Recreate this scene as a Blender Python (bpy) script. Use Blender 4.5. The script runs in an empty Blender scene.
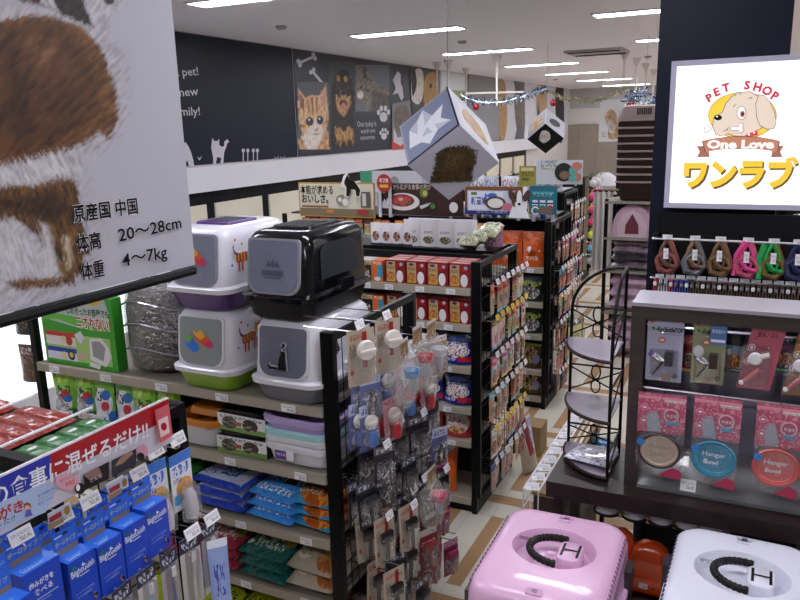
import bpy, math, random
from mathutils import Vector, Matrix
rnd = random.Random(7)
SC = bpy.context.scene
COL = SC.collection
PI = math.pi
# ---------------------------------------------------------------- camera
F, H = 738.2, 2.1
yaw, pitch, roll = [math.radians(a) for a in (25.946, 13.147, -1.466)]
cy_, sy_, cp_, sp_ = math.cos(yaw), math.sin(yaw), math.cos(pitch), math.sin(pitch)
FW = Vector((-sy_ * cp_, cy_ * cp_, -sp_)); RT = Vector((cy_, sy_, 0)); UP = RT.cross(FW)
c_, s_ = math.cos(roll), math.sin(roll)
RT, UP = c_ * RT + s_ * UP, -s_ * RT + c_ * UP
cam = bpy.data.cameras.new('camera'); cam.sensor_width = 36; cam.lens = F * 36 / 800; cam.clip_end = 100
co = bpy.data.objects.new('camera', cam); COL.objects.link(co)
mw = Matrix((RT, UP, -FW)).transposed().to_4x4(); mw.translation = (0, 0, H); co.matrix_world = mw
SC.camera = co
def U(x, y, ax, v):                      # where the sight line of a photo point meets a plane
    d = FW + RT * ((x - 400) / F) - UP * ((y - 300) / F)
    i = 'xyz'.index(ax); o = Vector((0, 0, H))
    return o + d * ((v - o[i]) / d[i])
# ---------------------------------------------------------------- materials
def lin(h):
    if not isinstance(h, str): return tuple(h)
    h = h.lstrip('#'); o = []
    for k in (0, 2, 4):
        c = int(h[k:k + 2], 16) / 255
        o.append(c / 12.92 if c <= .04045 else ((c + .055) / 1.055) ** 2.4)
    return (*o, 1)
_mc = {}
def mat(h, rough=.5, metal=0, coat=0, emit=0, noise=0, nscale=30):
    k = (h, rough, metal, coat, emit, noise, nscale)
    if k in _mc: return _mc[k]
    m = bpy.data.materials.new('paint_' + h.strip('#')); m.use_nodes = True
    nt = m.node_tree; b = nt.nodes['Principled BSDF']
    b.inputs['Base Color'].default_value = lin(h); b.inputs['Roughness'].default_value = rough
    if max(lin(h)[:3]) < .03: b.inputs['Specular IOR Level'].default_value = .22
    b.inputs['Metallic'].default_value = metal; b.inputs['Coat Weight'].default_value = coat
    if emit:
        b.inputs['Emission Color'].default_value = lin(h); b.inputs['Emission Strength'].default_value = emit
    if noise:
        tc = nt.nodes.new('ShaderNodeTexCoord'); n = nt.nodes.new('ShaderNodeTexNoise')
        n.inputs['Scale'].default_value = nscale; n.inputs['Detail'].default_value = 5
        mx = nt.nodes.new('ShaderNodeMix'); mx.data_type = 'RGBA'
        c = lin(h); mx.inputs[6].default_value = tuple(v * (1 - noise) for v in c[:3]) + (1,)
        mx.inputs[7].default_value = tuple(min(1, v * (1 + noise)) for v in c[:3]) + (1,)
        rp = nt.nodes.new('ShaderNodeMapRange'); rp.inputs[1].default_value = .35; rp.inputs[2].default_value = .65
        nt.links.new(tc.outputs['Object'], n.inputs['Vector']); nt.links.new(n.outputs[0], rp.inputs[0])
        nt.links.new(rp.outputs[0], mx.inputs[0]); nt.links.new(mx.outputs[2], b.inputs['Base Color'])
    _mc[k] = m
    return m
def film(name, tint='#ffffff', gloss=.16, rough=.12):
    if name in _mc: return _mc[name]
    m = bpy.data.materials.new(name); m.use_nodes = True; nt = m.node_tree; nt.nodes.clear()
    o = nt.nodes.new('ShaderNodeOutputMaterial'); t = nt.nodes.new('ShaderNodeBsdfTransparent')
    g = nt.nodes.new('ShaderNodeBsdfGlossy'); mx = nt.nodes.new('ShaderNodeMixShader')
    t.inputs[0].default_value = lin(tint); g.inputs['Roughness'].default_value = rough
    n = nt.nodes.new('ShaderNodeTexNoise'); n.inputs['Scale'].default_value = 18; n.inputs['Detail'].default_value = 4
    bp = nt.nodes.new('ShaderNodeBump'); bp.inputs['Strength'].default_value = .9; bp.inputs['Distance'].default_value = .02
    nt.links.new(n.outputs[0], bp.inputs['Height']); nt.links.new(bp.outputs[0], g.inputs['Normal'])
    mx.inputs[0].default_value = gloss
    nt.links.new(t.outputs[0], mx.inputs[1]); nt.links.new(g.outputs[0], mx.inputs[2]); nt.links.new(mx.outputs[0], o.inputs[0])
    _mc[name] = m
    return m
def art(name, base, shapes, rough=.35, coat=0, bump=0):
    """printed packaging: shapes laid out in the UV square of the printed face"""
    if name in _mc: return _mc[name]
    m = bpy.data.materials.new(name); m.use_nodes = True; nt = m.node_tree; N = nt.nodes; L = nt.links
    b = N['Principled BSDF']; b.inputs['Roughness'].default_value = rough; b.inputs['Coat Weight'].default_value = coat
    uvn = N.new('ShaderNodeUVMap'); uvn.uv_map = 'UVMap'; sep = N.new('ShaderNodeSeparateXYZ'); L.new(uvn.outputs[0], sep.inputs[0])
    u, v = sep.outputs[0], sep.outputs[1]
    def mth(op, a, b_=None, c=None):
        n = N.new('ShaderNodeMath'); n.operation = op
        for i, x in enumerate((a, b_, c)):
            if x is None: continue
            if isinstance(x, (int, float)): n.inputs[i].default_value = x
            else: L.new(x, n.inputs[i])
        return n.outputs[0]
    def rect(u0, v0, u1, v1):
        a = mth('LESS_THAN', mth('ABSOLUTE', mth('SUBTRACT', u, (u0 + u1) / 2)), abs(u1 - u0) / 2)
        c = mth('LESS_THAN', mth('ABSOLUTE', mth('SUBTRACT', v, (v0 + v1) / 2)), abs(v1 - v0) / 2)
        return mth('MULTIPLY', a, c)
    def ell(cu, cv, ru, rv):
        a = mth('POWER', mth('DIVIDE', mth('SUBTRACT', u, cu), ru), 2)
        c = mth('POWER', mth('DIVIDE', mth('SUBTRACT', v, cv), rv), 2)
        return mth('LESS_THAN', mth('ADD', a, c), 1)
    def noise(su, sv, off=0, det=1):
        cb = N.new('ShaderNodeCombineXYZ'); L.new(mth('MULTIPLY', u, su), cb.inputs[0]); L.new(mth('MULTIPLY', v, sv), cb.inputs[1]); cb.inputs[2].default_value = off
        n = N.new('ShaderNodeTexNoise'); n.inputs['Scale'].default_value = 1; n.inputs['Detail'].default_value = det
        L.new(cb.outputs[0], n.inputs['Vector']); return n.outputs[0]
    cur = None
    def put(mask, c):
        nonlocal cur
        mx = N.new('ShaderNodeMix'); mx.data_type = 'RGBA'; L.new(mask, mx.inputs[0])
        if cur is None: mx.inputs[6].default_value = lin(base)
        else: L.new(cur, mx.inputs[6])
        if isinstance(c, (str, tuple)): mx.inputs[7].default_value = lin(c)
        else: L.new(c, mx.inputs[7])
        cur = mx.outputs[2]
    for i, s in enumerate(shapes):
        k = s[0]
        if k == 'r': put(rect(*s[1:5]), s[5])
        elif k == 'e': put(ell(*s[1:5]), s[5])
        elif k == 'd': put(mth('GREATER_THAN', v, mth('MULTIPLY_ADD', u, s[2], s[1])), s[3])
        elif k == 't':
            n = s[6]; q = mth('FRACT', mth('MULTIPLY', mth('SUBTRACT', u, s[1]), n / (s[3] - s[1])))
            g = mth('LESS_THAN', q, .82)
            nz = mth('GREATER_THAN', noise(n * 3.2 / (s[3] - s[1]), 3.2 / (s[4] - s[2]), i * 3.7), .5)
            put(mth('MULTIPLY', mth('MULTIPLY', rect(*s[1:5]), g), nz), s[5])
        elif k == 'p' or k == 'q':
            rp = N.new('ShaderNodeValToRGB'); rp.color_ramp.interpolation = 'CONSTANT'
            cs = s[5]; e = rp.color_ramp.elements
            for j, c in enumerate(cs):
                pos = .3 + .4 * j / len(cs) if j else 0
                el = e[j] if j < 2 else e.new(pos)
                el.position = pos; el.color = lin(c)
            L.new(noise(s[6], s[6] * (s[7] if len(s) > 7 else 1), i * 5.1, 2), rp.inputs[0])
            put(ell(*s[1:5]) if k == 'p' else rect(*s[1:5]), rp.outputs[0])
    if cur is None: b.inputs['Base Color'].default_value = lin(base)
    else: L.new(cur, b.inputs['Base Color'])
    if bump:
        tc = N.new('ShaderNodeTexCoord'); n = N.new('ShaderNodeTexNoise'); n.inputs['Scale'].default_value = 28; n.inputs['Detail'].default_value = 3
        L.new(tc.outputs['Object'], n.inputs['Vector']); bp = N.new('ShaderNodeBump'); bp.inputs['Strength'].default_value = bump
        bp.inputs['Distance'].default_value = .02; L.new(n.outputs[0], bp.inputs['Height']); L.new(bp.outputs[0], b.inputs['Normal'])
    _mc[name] = m
    return m
def two_tone(name, c1, c2, scale, stretch=(1, 1, 1), lo=.35, hi=.65, rough=.6, detail=6, dist=0):
    if name in _mc: return _mc[name]
    m = bpy.data.materials.new(name); m.use_nodes = True; nt = m.node_tree; b = nt.nodes['Principled BSDF']; b.inputs['Roughness'].default_value = rough
    tc = nt.nodes.new('ShaderNodeTexCoord'); mp = nt.nodes.new('ShaderNodeMapping'); mp.inputs['Scale'].default_value = stretch
    n = nt.nodes.new('ShaderNodeTexNoise'); n.inputs['Scale'].default_value = scale; n.inputs['Detail'].default_value = detail; n.inputs['Distortion'].default_value = dist
    rp = nt.nodes.new('ShaderNodeMapRange'); rp.inputs[1].default_value = lo; rp.inputs[2].default_value = hi
    mx = nt.nodes.new('ShaderNodeMix'); mx.data_type = 'RGBA'; mx.inputs[6].default_value = lin(c1); mx.inputs[7].default_value = lin(c2)
    for a, c in ((tc.outputs['Object'], mp.inputs[0]), (mp.outputs[0], n.inputs['Vector']), (n.outputs[0], rp.inputs[0]), (rp.outputs[0], mx.inputs[0]), (mx.outputs[2], b.inputs['Base Color'])): nt.links.new(a, c)
    _mc[name] = m
    return m
def randart(seed, bases, rough=.3, hang=False):
    """a made-up packet design: header band, title strokes, picture blob, small print"""
    r = random.Random(seed); base = r.choice(bases)
    pal = ['#d22f2f', '#f0c020', '#2b57b0', '#2f9a48', '#e77a22', '#f4efe6', '#7a3f22', '#d8508a', '#1f1f28', '#f4f4f4', '#58b8d8']
    foods = [['#6b3a1c', '#a5672e', '#d9a765'], ['#7d2a1c', '#b9553a', '#e8c3a0'], ['#c9a36a', '#8a5a2c', '#efe0bd'], ['#e5e2dc', '#3a3330', '#b07a45'], ['#4a7a2c', '#c43b22', '#f0d9a0']]
    s = [('r', 0, .8 - r.random() * .12, 1, 1.01, r.choice(pal))]
    s += [('p', .5 + r.uniform(-.1, .1), .32 + r.uniform(-.05, .1), r.uniform(.28, .42), r.uniform(.16, .26), r.choice(foods), r.uniform(6, 11))]
    s += [('t', .12, .8, .88, .93, r.choice(['#f4f4f4', '#1a1a1a', '#f5e04a']), r.randint(3, 5)), ('t', .15, .6, .85, .7, r.choice(pal), r.randint(4, 7)),
          ('e', r.choice([.2, .8]), r.uniform(.5, .7), .12, .08, r.choice(pal)), ('r', 0, -.01, 1, .1, r.choice(pal)), ('t', .1, .03, .9, .08, '#f4f4f4', 9)]
    return art('packet_print_%d' % seed, base, s, rough, .3, .35)
# ---------------------------------------------------------------- meshes
class MB:
    def __init__(s): s.v = []; s.f = []; s.m = []; s.uv = []; s.mats = []; s.vc = {}
    def mi(s, m):
        if m not in s.mats: s.mats.append(m)
        return s.mats.index(m)
    def add(s, vs, fs, m, uvs=None, M=None):
        o = len(s.v); k = s.mi(m)
        s.v += [tuple(M @ Vector(v)) if M else tuple(v) for v in vs]
        for i, f in enumerate(fs):
            s.f.append([o + a for a in f]); s.m.append(k)
            s.uv.append(uvs[i] if uvs else [(.5, .5)] * len(f))
        return s
    def box(s, a, b, m, front=None, M=None, frontdir='-y', top=None):
        x0, y0, z0 = a; x1, y1, z1 = b
        vs = [(x0, y0, z0), (x1, y0, z0), (x1, y1, z0), (x0, y1, z0), (x0, y0, z1), (x1, y0, z1), (x1, y1, z1), (x0, y1, z1)]
        fs = [(0, 1, 5, 4), (1, 2, 6, 5), (2, 3, 7, 6), (3, 0, 4, 7), (4, 5, 6, 7), (3, 2, 1, 0)]
        q = [(0, 0), (1, 0), (1, 1), (0, 1)]
        for i, f in enumerate(fs):
            mm = m
            if i == 0 and front: mm = front
            if i == 4 and top: mm = top
            s.add(vs, [f], mm, [q], M) if False else None
        o = len(s.v); s.v += [tuple(M @ Vector(v)) if M else v for v in vs]
        for i, f in enumerate(fs):
            mm = front if (i == 0 and front) else top if (i == 4 and top) else m
            s.f.append([o + a_ for a_ in f]); s.m.append(s.mi(mm)); s.uv.append(q)
        return s
    def tube(s, pts, r, m, n=6, closed=False, cap=True):
        pts = [Vector(p) for p in pts]; rs = r if isinstance(r, (list, tuple)) else [r] * len(pts)
        o = len(s.v); k = s.mi(m); K = len(pts); prev = None
        for i, p in enumerate(pts):
            a = pts[(i - 1) % K] if (closed or i) else p; b = pts[(i + 1) % K] if (closed or i < K - 1) else p
            t = (b - a).normalized() if (b - a).length > 1e-9 else Vector((0, 0, 1))
            if prev is None: e = t.orthogonal().normalized()
            else:
                e = prev - t * prev.dot(t); e = e.normalized() if e.length > 1e-6 else t.orthogonal().normalized()
            prev = e; g = t.cross(e)
            for j in range(n):
                an = 2 * PI * j / n; s.v.append(tuple(p + (e * math.cos(an) + g * math.sin(an)) * rs[i]))
        for i in range(K if closed else K - 1):
            i2 = (i + 1) % K
            for j in range(n):
                s.f.append([o + i * n + j, o + i * n + (j + 1) % n, o + i2 * n + (j + 1) % n, o + i2 * n + j]); s.m.append(k); s.uv.append([(.5, .5)] * 4)
        if cap and not closed:
            s.f.append([o + j for j in range(n)][::-1]); s.m.append(k); s.uv.append([(.5, .5)] * n)
            s.f.append([o + (K - 1) * n + j for j in range(n)]); s.m.append(k); s.uv.append([(.5, .5)] * n)
        return s
    def rings(s, rings, m, cap0=True, cap1=True):
        o = len(s.v); k = s.mi(m); n = len(rings[0])
        for i, r in enumerate(rings):
            s.v += [tuple(p) for p in r]
        for i in range(len(rings) - 1):
            mm = k
            for j in range(n):
                s.f.append([o + i * n + j, o + i * n + (j + 1) % n, o + (i + 1) * n + (j + 1) % n, o + (i + 1) * n + j]); s.m.append(mm); s.uv.append([(.5, .5)] * 4)
        if cap0: s.f.append([o + j for j in range(n)][::-1]); s.m.append(k); s.uv.append([(.5, .5)] * n)
        if cap1: s.f.append([o + (len(rings) - 1) * n + j for j in range(n)]); s.m.append(k); s.uv.append([(.5, .5)] * n)
        return s
    def lathe(s, prof, m, c=(0, 0, 0), n=20, sx=1, sy=1):
        return s.rings([[(c[0] + r * sx * math.cos(2 * PI * j / n), c[1] + r * sy * math.sin(2 * PI * j / n), c[2] + z) for j in range(n)] for r, z in prof], m)
    def build(s, name, parent=None, smooth=None, loc=None, label=None):
        me = bpy.data.meshes.new(name); me.from_pydata(s.v, [], s.f)
        for m in s.mats: me.materials.append(m)
        me.polygons.foreach_set('material_index', s.m)
        uvl = me.uv_layers.new(name='UVMap'); flat = [c for f in s.uv for q in f for c in q]
        uvl.data.foreach_set('uv', flat)
        if s.vc:
            ca = me.color_attributes.new('Print', 'FLOAT_COLOR', 'POINT')
            for i, c in s.vc.items(): ca.data[i].color = c
        if smooth is not None:
            me.polygons.foreach_set('use_smooth', [True] * len(s.f)); me.update()
            me.set_sharp_from_angle(angle=math.radians(smooth))
        me.update()
        o = bpy.data.objects.new(name, me); COL.objects.link(o)
        if parent: o.parent = parent
        if loc: o.location = loc
        if label: o['label'] = label
        return o
def rrect(w, d, r, z, cx=0, cy=0, n=5, tilt=0):
    out = []; r = min(r, w / 2 - 1e-4, d / 2 - 1e-4)
    for q, (sx, sy) in enumerate(((1, 1), (-1, 1), (-1, -1), (1, -1))):
        for i in range(n + 1):
            a = PI / 2 * q + PI / 2 * i / n
            x = cx + sx * (w / 2 - r) + r * math.cos(a); y = cy + sy * (d / 2 - r) + r * math.sin(a)
            out.append((x, y, z + tilt * y))
    return out
_tc = {}
def textmesh(s, bold=0.0):
    k = (s, bold)
    if k not in _tc:
        cu = bpy.data.curves.new('t', 'FONT'); cu.body = s; cu.size = 1; cu.resolution_u = 2; cu.offset = bold
        o = bpy.data.objects.new('t', cu); COL.objects.link(o)
        bpy.context.view_layer.update()
        me = o.evaluated_get(bpy.context.evaluated_depsgraph_get()).to_mesh()
        v = [tuple(p.co) for p in me.vertices]; f = [tuple(p.vertices) for p in me.polygons]
        _tc[k] = (v, f)
        o.to_mesh_clear() if False else None
        bpy.data.objects.remove(o); bpy.data.curves.remove(cu)
    return _tc[k]
class Art:
    """flat print laid on a face: origin o, right u, up w; layers step off the face along n"""
    def __init__(s, mb, o, u, w, off=.0006, step=.0004):
        s.mb = mb; s.o = Vector(o); s.u = Vector(u).normalized(); s.w = Vector(w).normalized(); s.n = s.u.cross(s.w); s.k = off; s.step = step
    def P(s, a, b, dk=0): return s.o + s.u * a + s.w * b + s.n * (s.k + dk)
    def px(s, x, y):
        d = FW + RT * ((x - 400) / F) - UP * ((y - 300) / F); c = Vector((0, 0, H))
        t = (s.o - c).dot(s.n) / d.dot(s.n); p = c + d * t - s.o
        return (p.dot(s.u), p.dot(s.w))
    def poly(s, pts, m):
        s.mb.add([s.P(*p) for p in pts], [list(range(len(pts)))], m); s.k += s.step; return s
    def polypx(s, pts, m): return s.poly([s.px(*p) for p in pts], m)
    def rect(s, a0, b0, a1, b1, m, uv=False):
        s.mb.add([s.P(a0, b0), s.P(a1, b0), s.P(a1, b1), s.P(a0, b1)], [[0, 1, 2, 3]], m, [[(0, 0), (1, 0), (1, 1), (0, 1)]]); s.k += s.step; return s
    def ell(s, a, b, ra, rb, m, n=24, rot=0):
        c, q = math.cos(rot), math.sin(rot); pts = []
        for i in range(n):
            t = 2 * PI * i / n; x, y = ra * math.cos(t), rb * math.sin(t); pts.append((a + x * c - y * q, b + x * q + y * c))
        return s.poly(pts, m)
    def ellpx(s, x, y, rx, ry, m, n=20):
        return s.polypx([(x + rx * math.cos(2 * PI * i / n), y - ry * math.sin(2 * PI * i / n)) for i in range(n)], m)
    def fur(s, pts, m, amp=.01, sub=7, seed=1, px=True):
        r = random.Random(seed); P = [s.px(*p) if px else p for p in pts]; out = []; n = len(P)
        sub = int(sub * 3)
        for i in range(n):
            p0, p1, p2, p3 = P[i - 1], P[i], P[(i + 1) % n], P[(i + 2) % n]
            for j in range(sub):
                t = j / sub; q = []
                for c in (0, 1): q.append(.5 * (2 * p1[c] + (p2[c] - p0[c]) * t + (2 * p0[c] - 5 * p1[c] + 4 * p2[c] - p3[c]) * t * t + (3 * p1[c] - p0[c] - 3 * p2[c] + p3[c]) * t ** 3))
                dx, dy = p2[0] - p1[0], p2[1] - p1[1]; L = math.hypot(dx, dy) or 1
                a = amp * (r.random() ** 2.5) * (1 if r.random() < .6 else -.6) * .8
                out.append((q[0] - dy / L * a, q[1] + dx / L * a))
        return s.poly(out, m)
    def text(s, t, a, b, size, m, width=None, bold=0.0, rot=0, center=False):
        v, f = textmesh(t, bold)
        if not f: return s
        x0 = min(p[0] for p in v); x1 = max(p[0] for p in v); sx = size
        if width: sx = width / (x1 - x0)
        c, q = math.cos(rot), math.sin(rot); sh = (x1 + x0) / 2 if center else x0
        vs = []
        for p in v:
            X, Y = (p[0] - sh) * sx, p[1] * size; vs.append(s.P(a + X * c - Y * q, b + X * q + Y * c))
        s.mb.add(vs, f, m); s.k += s.step; return s
    def textpx(s, t, p0, p1, hpx, m, bold=0.0):
        a0, b0 = s.px(*p0); a1, b1 = s.px(*p1); a2, b2 = s.px(p0[0], p0[1] - hpx)
        return s.text(t, a0, b0, abs(b2 - b0) / .72, m, math.hypot(a1 - a0, b1 - b0), bold, math.atan2(b1 - b0, a1 - a0))
def print_mat():
    if 'photo_print' in _mc: return _mc['photo_print']
    m = bpy.data.materials.new('photo_print'); m.use_nodes = True; nt = m.node_tree; b = nt.nodes['Principled BSDF']; b.inputs['Roughness'].default_value = .5
    at = nt.nodes.new('ShaderNodeVertexColor'); at.layer_name = 'Print'; nt.links.new(at.outputs[0], b.inputs['Base Color']); _mc['photo_print'] = m
    return m
from mathutils import noise as _nz
def paint(a, x0, y0, x1, y1, step, bg, layers, fn=None, seed=0):
    """a printed animal picture on the face of Art a: soft-edged shapes with fur strands, on a fine grid"""
    nx = max(2, int((x1 - x0) / step)); ny = max(2, int((y1 - y0) / step)); mb = a.mb; o = len(mb.v); k = mb.mi(print_mat())
    L = [(([(p[0], p[1]) for p in l[0]]), lin(l[1]), lin(l[2]), l[3], l[4], l[5], (min(p[0] for p in l[0]) - 2 - l[3] * 2 - l[4] * 2, min(p[1] for p in l[0]) - 2 - l[3] * 2 - l[4] * 2, max(p[0] for p in l[0]) + 2 + l[3] * 2 + l[4] * 2, max(p[1] for p in l[0]) + 2 + l[3] * 2 + l[4] * 2)) for l in layers]
    base = lin(bg); px = fn or a.px
    for j in range(ny + 1):
        for i in range(nx + 1):
            x = x0 + (x1 - x0) * i / nx; y = y0 + (y1 - y0) * j / ny; q = px(x, y); mb.v.append(tuple(a.P(*q))); c = base
            for li, (P, A, B, soft, amp, (sx, sy, an), bb) in enumerate(L):
                if x < bb[0] or x > bb[2] or y < bb[1] or y > bb[3]: continue
                ca, sa = math.cos(an), math.sin(an); u = (x * ca + y * sa) / sx; v = (y * ca - x * sa) / sy
                n1 = _nz.noise((u, v, seed + li * 3.1)); n2 = _nz.noise((u * 2.7, v * 2.7, seed + li * 1.7 + 9))
                d = 1e9; ins = False; m_ = len(P); xx = x + amp * (n1 + n2 * .6) * 1.4; yy = y + amp * (n2 + n1 * .6) * 1.4
                for e in range(m_):
                    ax, ay = P[e]; bx, by = P[(e + 1) % m_]
                    if (ay > yy) != (by > yy) and xx < (bx - ax) * (yy - ay) / (by - ay) + ax: ins = not ins
                    dx, dy = bx - ax, by - ay; t = max(0, min(1, ((xx - ax) * dx + (yy - ay) * dy) / (dx * dx + dy * dy + 1e-9)))
                    w = (ax + dx * t - xx) ** 2 + (ay + dy * t - yy) ** 2
                    if w < d: d = w
                d = math.sqrt(d) * (1 if ins else -1); mk = max(0, min(1, d / max(soft, .01) * .5 + .5)); mk = mk * mk * (3 - 2 * mk)
                if mk <= 0: continue
                g = max(0, min(1, .5 + n1 * .9 + n2 * .5)); c = tuple(c[z] * (1 - mk) + (A[z] * (1 - g) + B[z] * g) * mk for z in range(3)) + (1,)
            mb.vc[o + len(mb.vc) * 0 + j * (nx + 1) + i] = c
    for j in range(ny):
        for i in range(nx):
            b = o + j * (nx + 1) + i; mb.f.append([b + nx + 1, b + nx + 2, b + 1, b]); mb.m.append(k); mb.uv.append([(.5, .5)] * 4)
    a.k += a.step
# ---------------------------------------------------------------- objects
def tag(o, label=None, cat=None, group=None, kind=None):
    if label: o['label'] = label
    if cat: o['category'] = cat
    if group: o['group'] = group
    if kind: o['kind'] = kind
    return o
def empty(name, loc=(0, 0, 0), rz=0, label=None, cat=None, group=None):
    o = bpy.data.objects.new(name, None); COL.objects.link(o); o.location = loc; o.rotation_euler = (0, 0, rz); o.empty_display_size = .05
    return tag(o, label, cat, group)
_used = set()
def _kids(o):
    return [c for c in _children.get(o.name, [])]
_children = {}
def place(root, loc, rz=0, label=None, group=None, rx=0, ry=0, sc=None):
    """first call moves the thing itself; later calls copy it with its parts and sub-parts"""
    if root.name in _used:
        kids = [c for c in root.children]
        r = root.copy(); COL.objects.link(r)
        for ch in kids:
            c = ch.copy(); COL.objects.link(c); c.parent = r
            for g in ch.children:
                d = g.copy(); COL.objects.link(d); d.parent = c
    else:
        r = root; _used.add(root.name)
    r.location = loc; r.rotation_euler = (rx, ry, rz)
    if sc: r.scale = sc
    if label: r['label'] = label
    if group: r['group'] = group
    return r
ORD = ['first', 'second', 'third', 'fourth', 'fifth', 'sixth', 'seventh', 'eighth', 'ninth', 'tenth', 'eleventh', 'twelfth', 'thirteenth', 'fourteenth', 'fifteenth', 'sixteenth']
BLACK = mat('#0c0c0e', .35); TAUPE = mat('#8d867a', .45); WHITE = mat('#e9e8ee', .4); CHROME = mat('#c9c9ce', .2, 1)
TAGM = art('price_tag_print', '#e6e6ec', [('t', .08, .55, .92, .8, '#9a9aa4', 9), ('t', .4, .18, .92, .46, '#5a5a64', 5)], .4)
TAGY = art('sale_tag_print', '#f5e21c', [('t', .1, .4, .9, .9, '#d02020', 3), ('r', .3, .1, .9, .3, '#d02020')], .4)
LAMP_E = 10; EXPO = 1.75; SGN = .31
# ================================================================ the room
ZC = 3.03; XL = -5.0; YB = 21.6; XR = 4.2; YF = -2.6
def floor_mat():
    m = bpy.data.materials.new('floor_tiles'); m.use_nodes = True; nt = m.node_tree; N = nt.nodes; L = nt.links
    b = N['Principled BSDF']; b.inputs['Roughness'].default_value = .22
    tc = N.new('ShaderNodeTexCoord'); sp = N.new('ShaderNodeSeparateXYZ'); L.new(tc.outputs['Object'], sp.inputs[0])
    def mth(op, a, c=None):
        n = N.new('ShaderNodeMath'); n.operation = op
        for i, x in enumerate((a, c)):
            if x is None: continue
            if isinstance(x, (int, float)): n.inputs[i].default_value = x
            else: L.new(x, n.inputs[i])
        return n.outputs[0]
    def band(sock, start, width, period):
        fr = mth('FRACT', mth('DIVIDE', mth('SUBTRACT', sock, start - 50 * period), period))
        return mth('LESS_THAN', fr, width / period)
    X, Y = sp.outputs[0], sp.outputs[1]
    bars = mth('MULTIPLY', band(X, -1.187, .072, .25), band(Y, 2.86, .67, 1.0))
    tx = mth('MAXIMUM', bars, band(Y, 3.68, .095, 1.0))
    g1 = mth('MAXIMUM', band(Y, 2.858, .003, 1.0), band(Y, 3.53, .003, 1.0)); g2 = band(X, -1.189, .003, .125)
    n = N.new('ShaderNodeTexNoise'); n.inputs['Scale'].default_value = 3; n.inputs['Detail'].default_value = 4
    mx = N.new('ShaderNodeMix'); mx.data_type = 'RGBA'; mx.inputs[6].default_value = lin('#c4bdae'); mx.inputs[7].default_value = lin('#d8d2c6')
    L.new(n.outputs[0], mx.inputs[0])
    m2 = N.new('ShaderNodeMix'); m2.data_type = 'RGBA'; m2.inputs[7].default_value = lin('#a68462'); L.new(tx, m2.inputs[0]); L.new(mx.outputs[2], m2.inputs[6])
    m3 = N.new('ShaderNodeMix'); m3.data_type = 'RGBA'; m3.inputs[7].default_value = lin('#8d8578'); L.new(mth('MULTIPLY', mth('MAXIMUM', g1, g2), .5), m3.inputs[0]); L.new(m2.outputs[2], m3.inputs[6])
    L.new(m3.outputs[2], b.inputs['Base Color'])
    return m
FX, FY = 1.155 - .018, .0
def struct(mb, name, **k): return tag(mb.build(name, **k), kind='structure')
struct(MB().box((-6, YF, -.1), (XR, YB + .3, 0), floor_mat()), 'floor')
CEIL = mat('#e9e7ee', .85, noise=.02)
struct(MB().box((-6, YF, ZC), (XR, YB + .3, ZC + .1), CEIL), 'ceiling')
WALLM = mat('#b8b2aa', .7)
struct(MB().box((XL - .2, YF, 0), (XL, YB + .3, ZC), mat('#cfcac6', .6)), 'wall_left')
struct(MB().box((XR, YF, 0), (XR + .2, YB + .3, ZC), WALLM), 'wall_right')
struct(MB().box((-6, YF - .2, 0), (XR, YF, ZC), WALLM), 'wall_front')
bw = MB().box((-6, YB, 0), (XR, YB + .2, ZC), mat('#b7b3b4', .7))
bw.box((-6, YB - .03, 2.06), (XR, YB, 2.5), mat('#d8d2cc', .6))
struct(bw, 'wall_back')
# fabric partition panels closing the far end
t = empty('partition_curtain', (-3.6, YB - .1, 0), 0, 'beige pleated partition closing the far end of the shop', 'partition')
for i in range(9):
    MB().box((-1.6 + i * .5, -.03, .02), (-1.105 + i * .5, .03, 2.05), mat('#93887a', .7, noise=.05, nscale=4)).build('panel', t)
# white bulkhead ledge, dark frame band with cream doors under it
trim = MB().box((XL, 3.0, 1.53), (XL + .1, 18.2, 1.775), mat('#dcdbe2', .55))
struct(trim, 'trim_1')
wg = MB()
wg.box((XL, 2.6, .98), (XL + .02, 17.2, 1.53), mat('#15151a', .4))
CBF = empty('wall_cabinet', (XL, 2.6, .98), 0, 'long black framed cabinet band with cream doors under the white wall ledge', 'wall cabinet')
wg.v = [(v[0] - XL, v[1] - 2.6, v[2] - .98) for v in wg.v]; wg.build('cabinet_frame', CBF)
CREAM = mat('#d9d2bd', .5, noise=.04, nscale=3)
yy = 4.15; k = 0
for k in range(14):
    d = MB().box((0, .06, 0), (.02, .85, .38), CREAM).build('sliding_door', CBF, loc=(.02, 1.45 + k * .93, .04))
    MB().tube([(.02, .78, .06), (.03, .78, .06)], .02, BLACK, 10).build('finger_pull', d)
cb = empty('wall_counter', (XL, 2.6, 0), 0, 'long white low counter against the left wall', 'counter')
MB().box((0, 0, .08), (.4, 9, .93), mat('#e6e4e8', .3)).box((.02, 0, 0), (.36, 9, .08), BLACK).build('cabinet_body', cb)
MB().box((0, 0, .93), (.42, 9, .96), mat('#f0eef0', .2)).build('countertop', cb)
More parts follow.
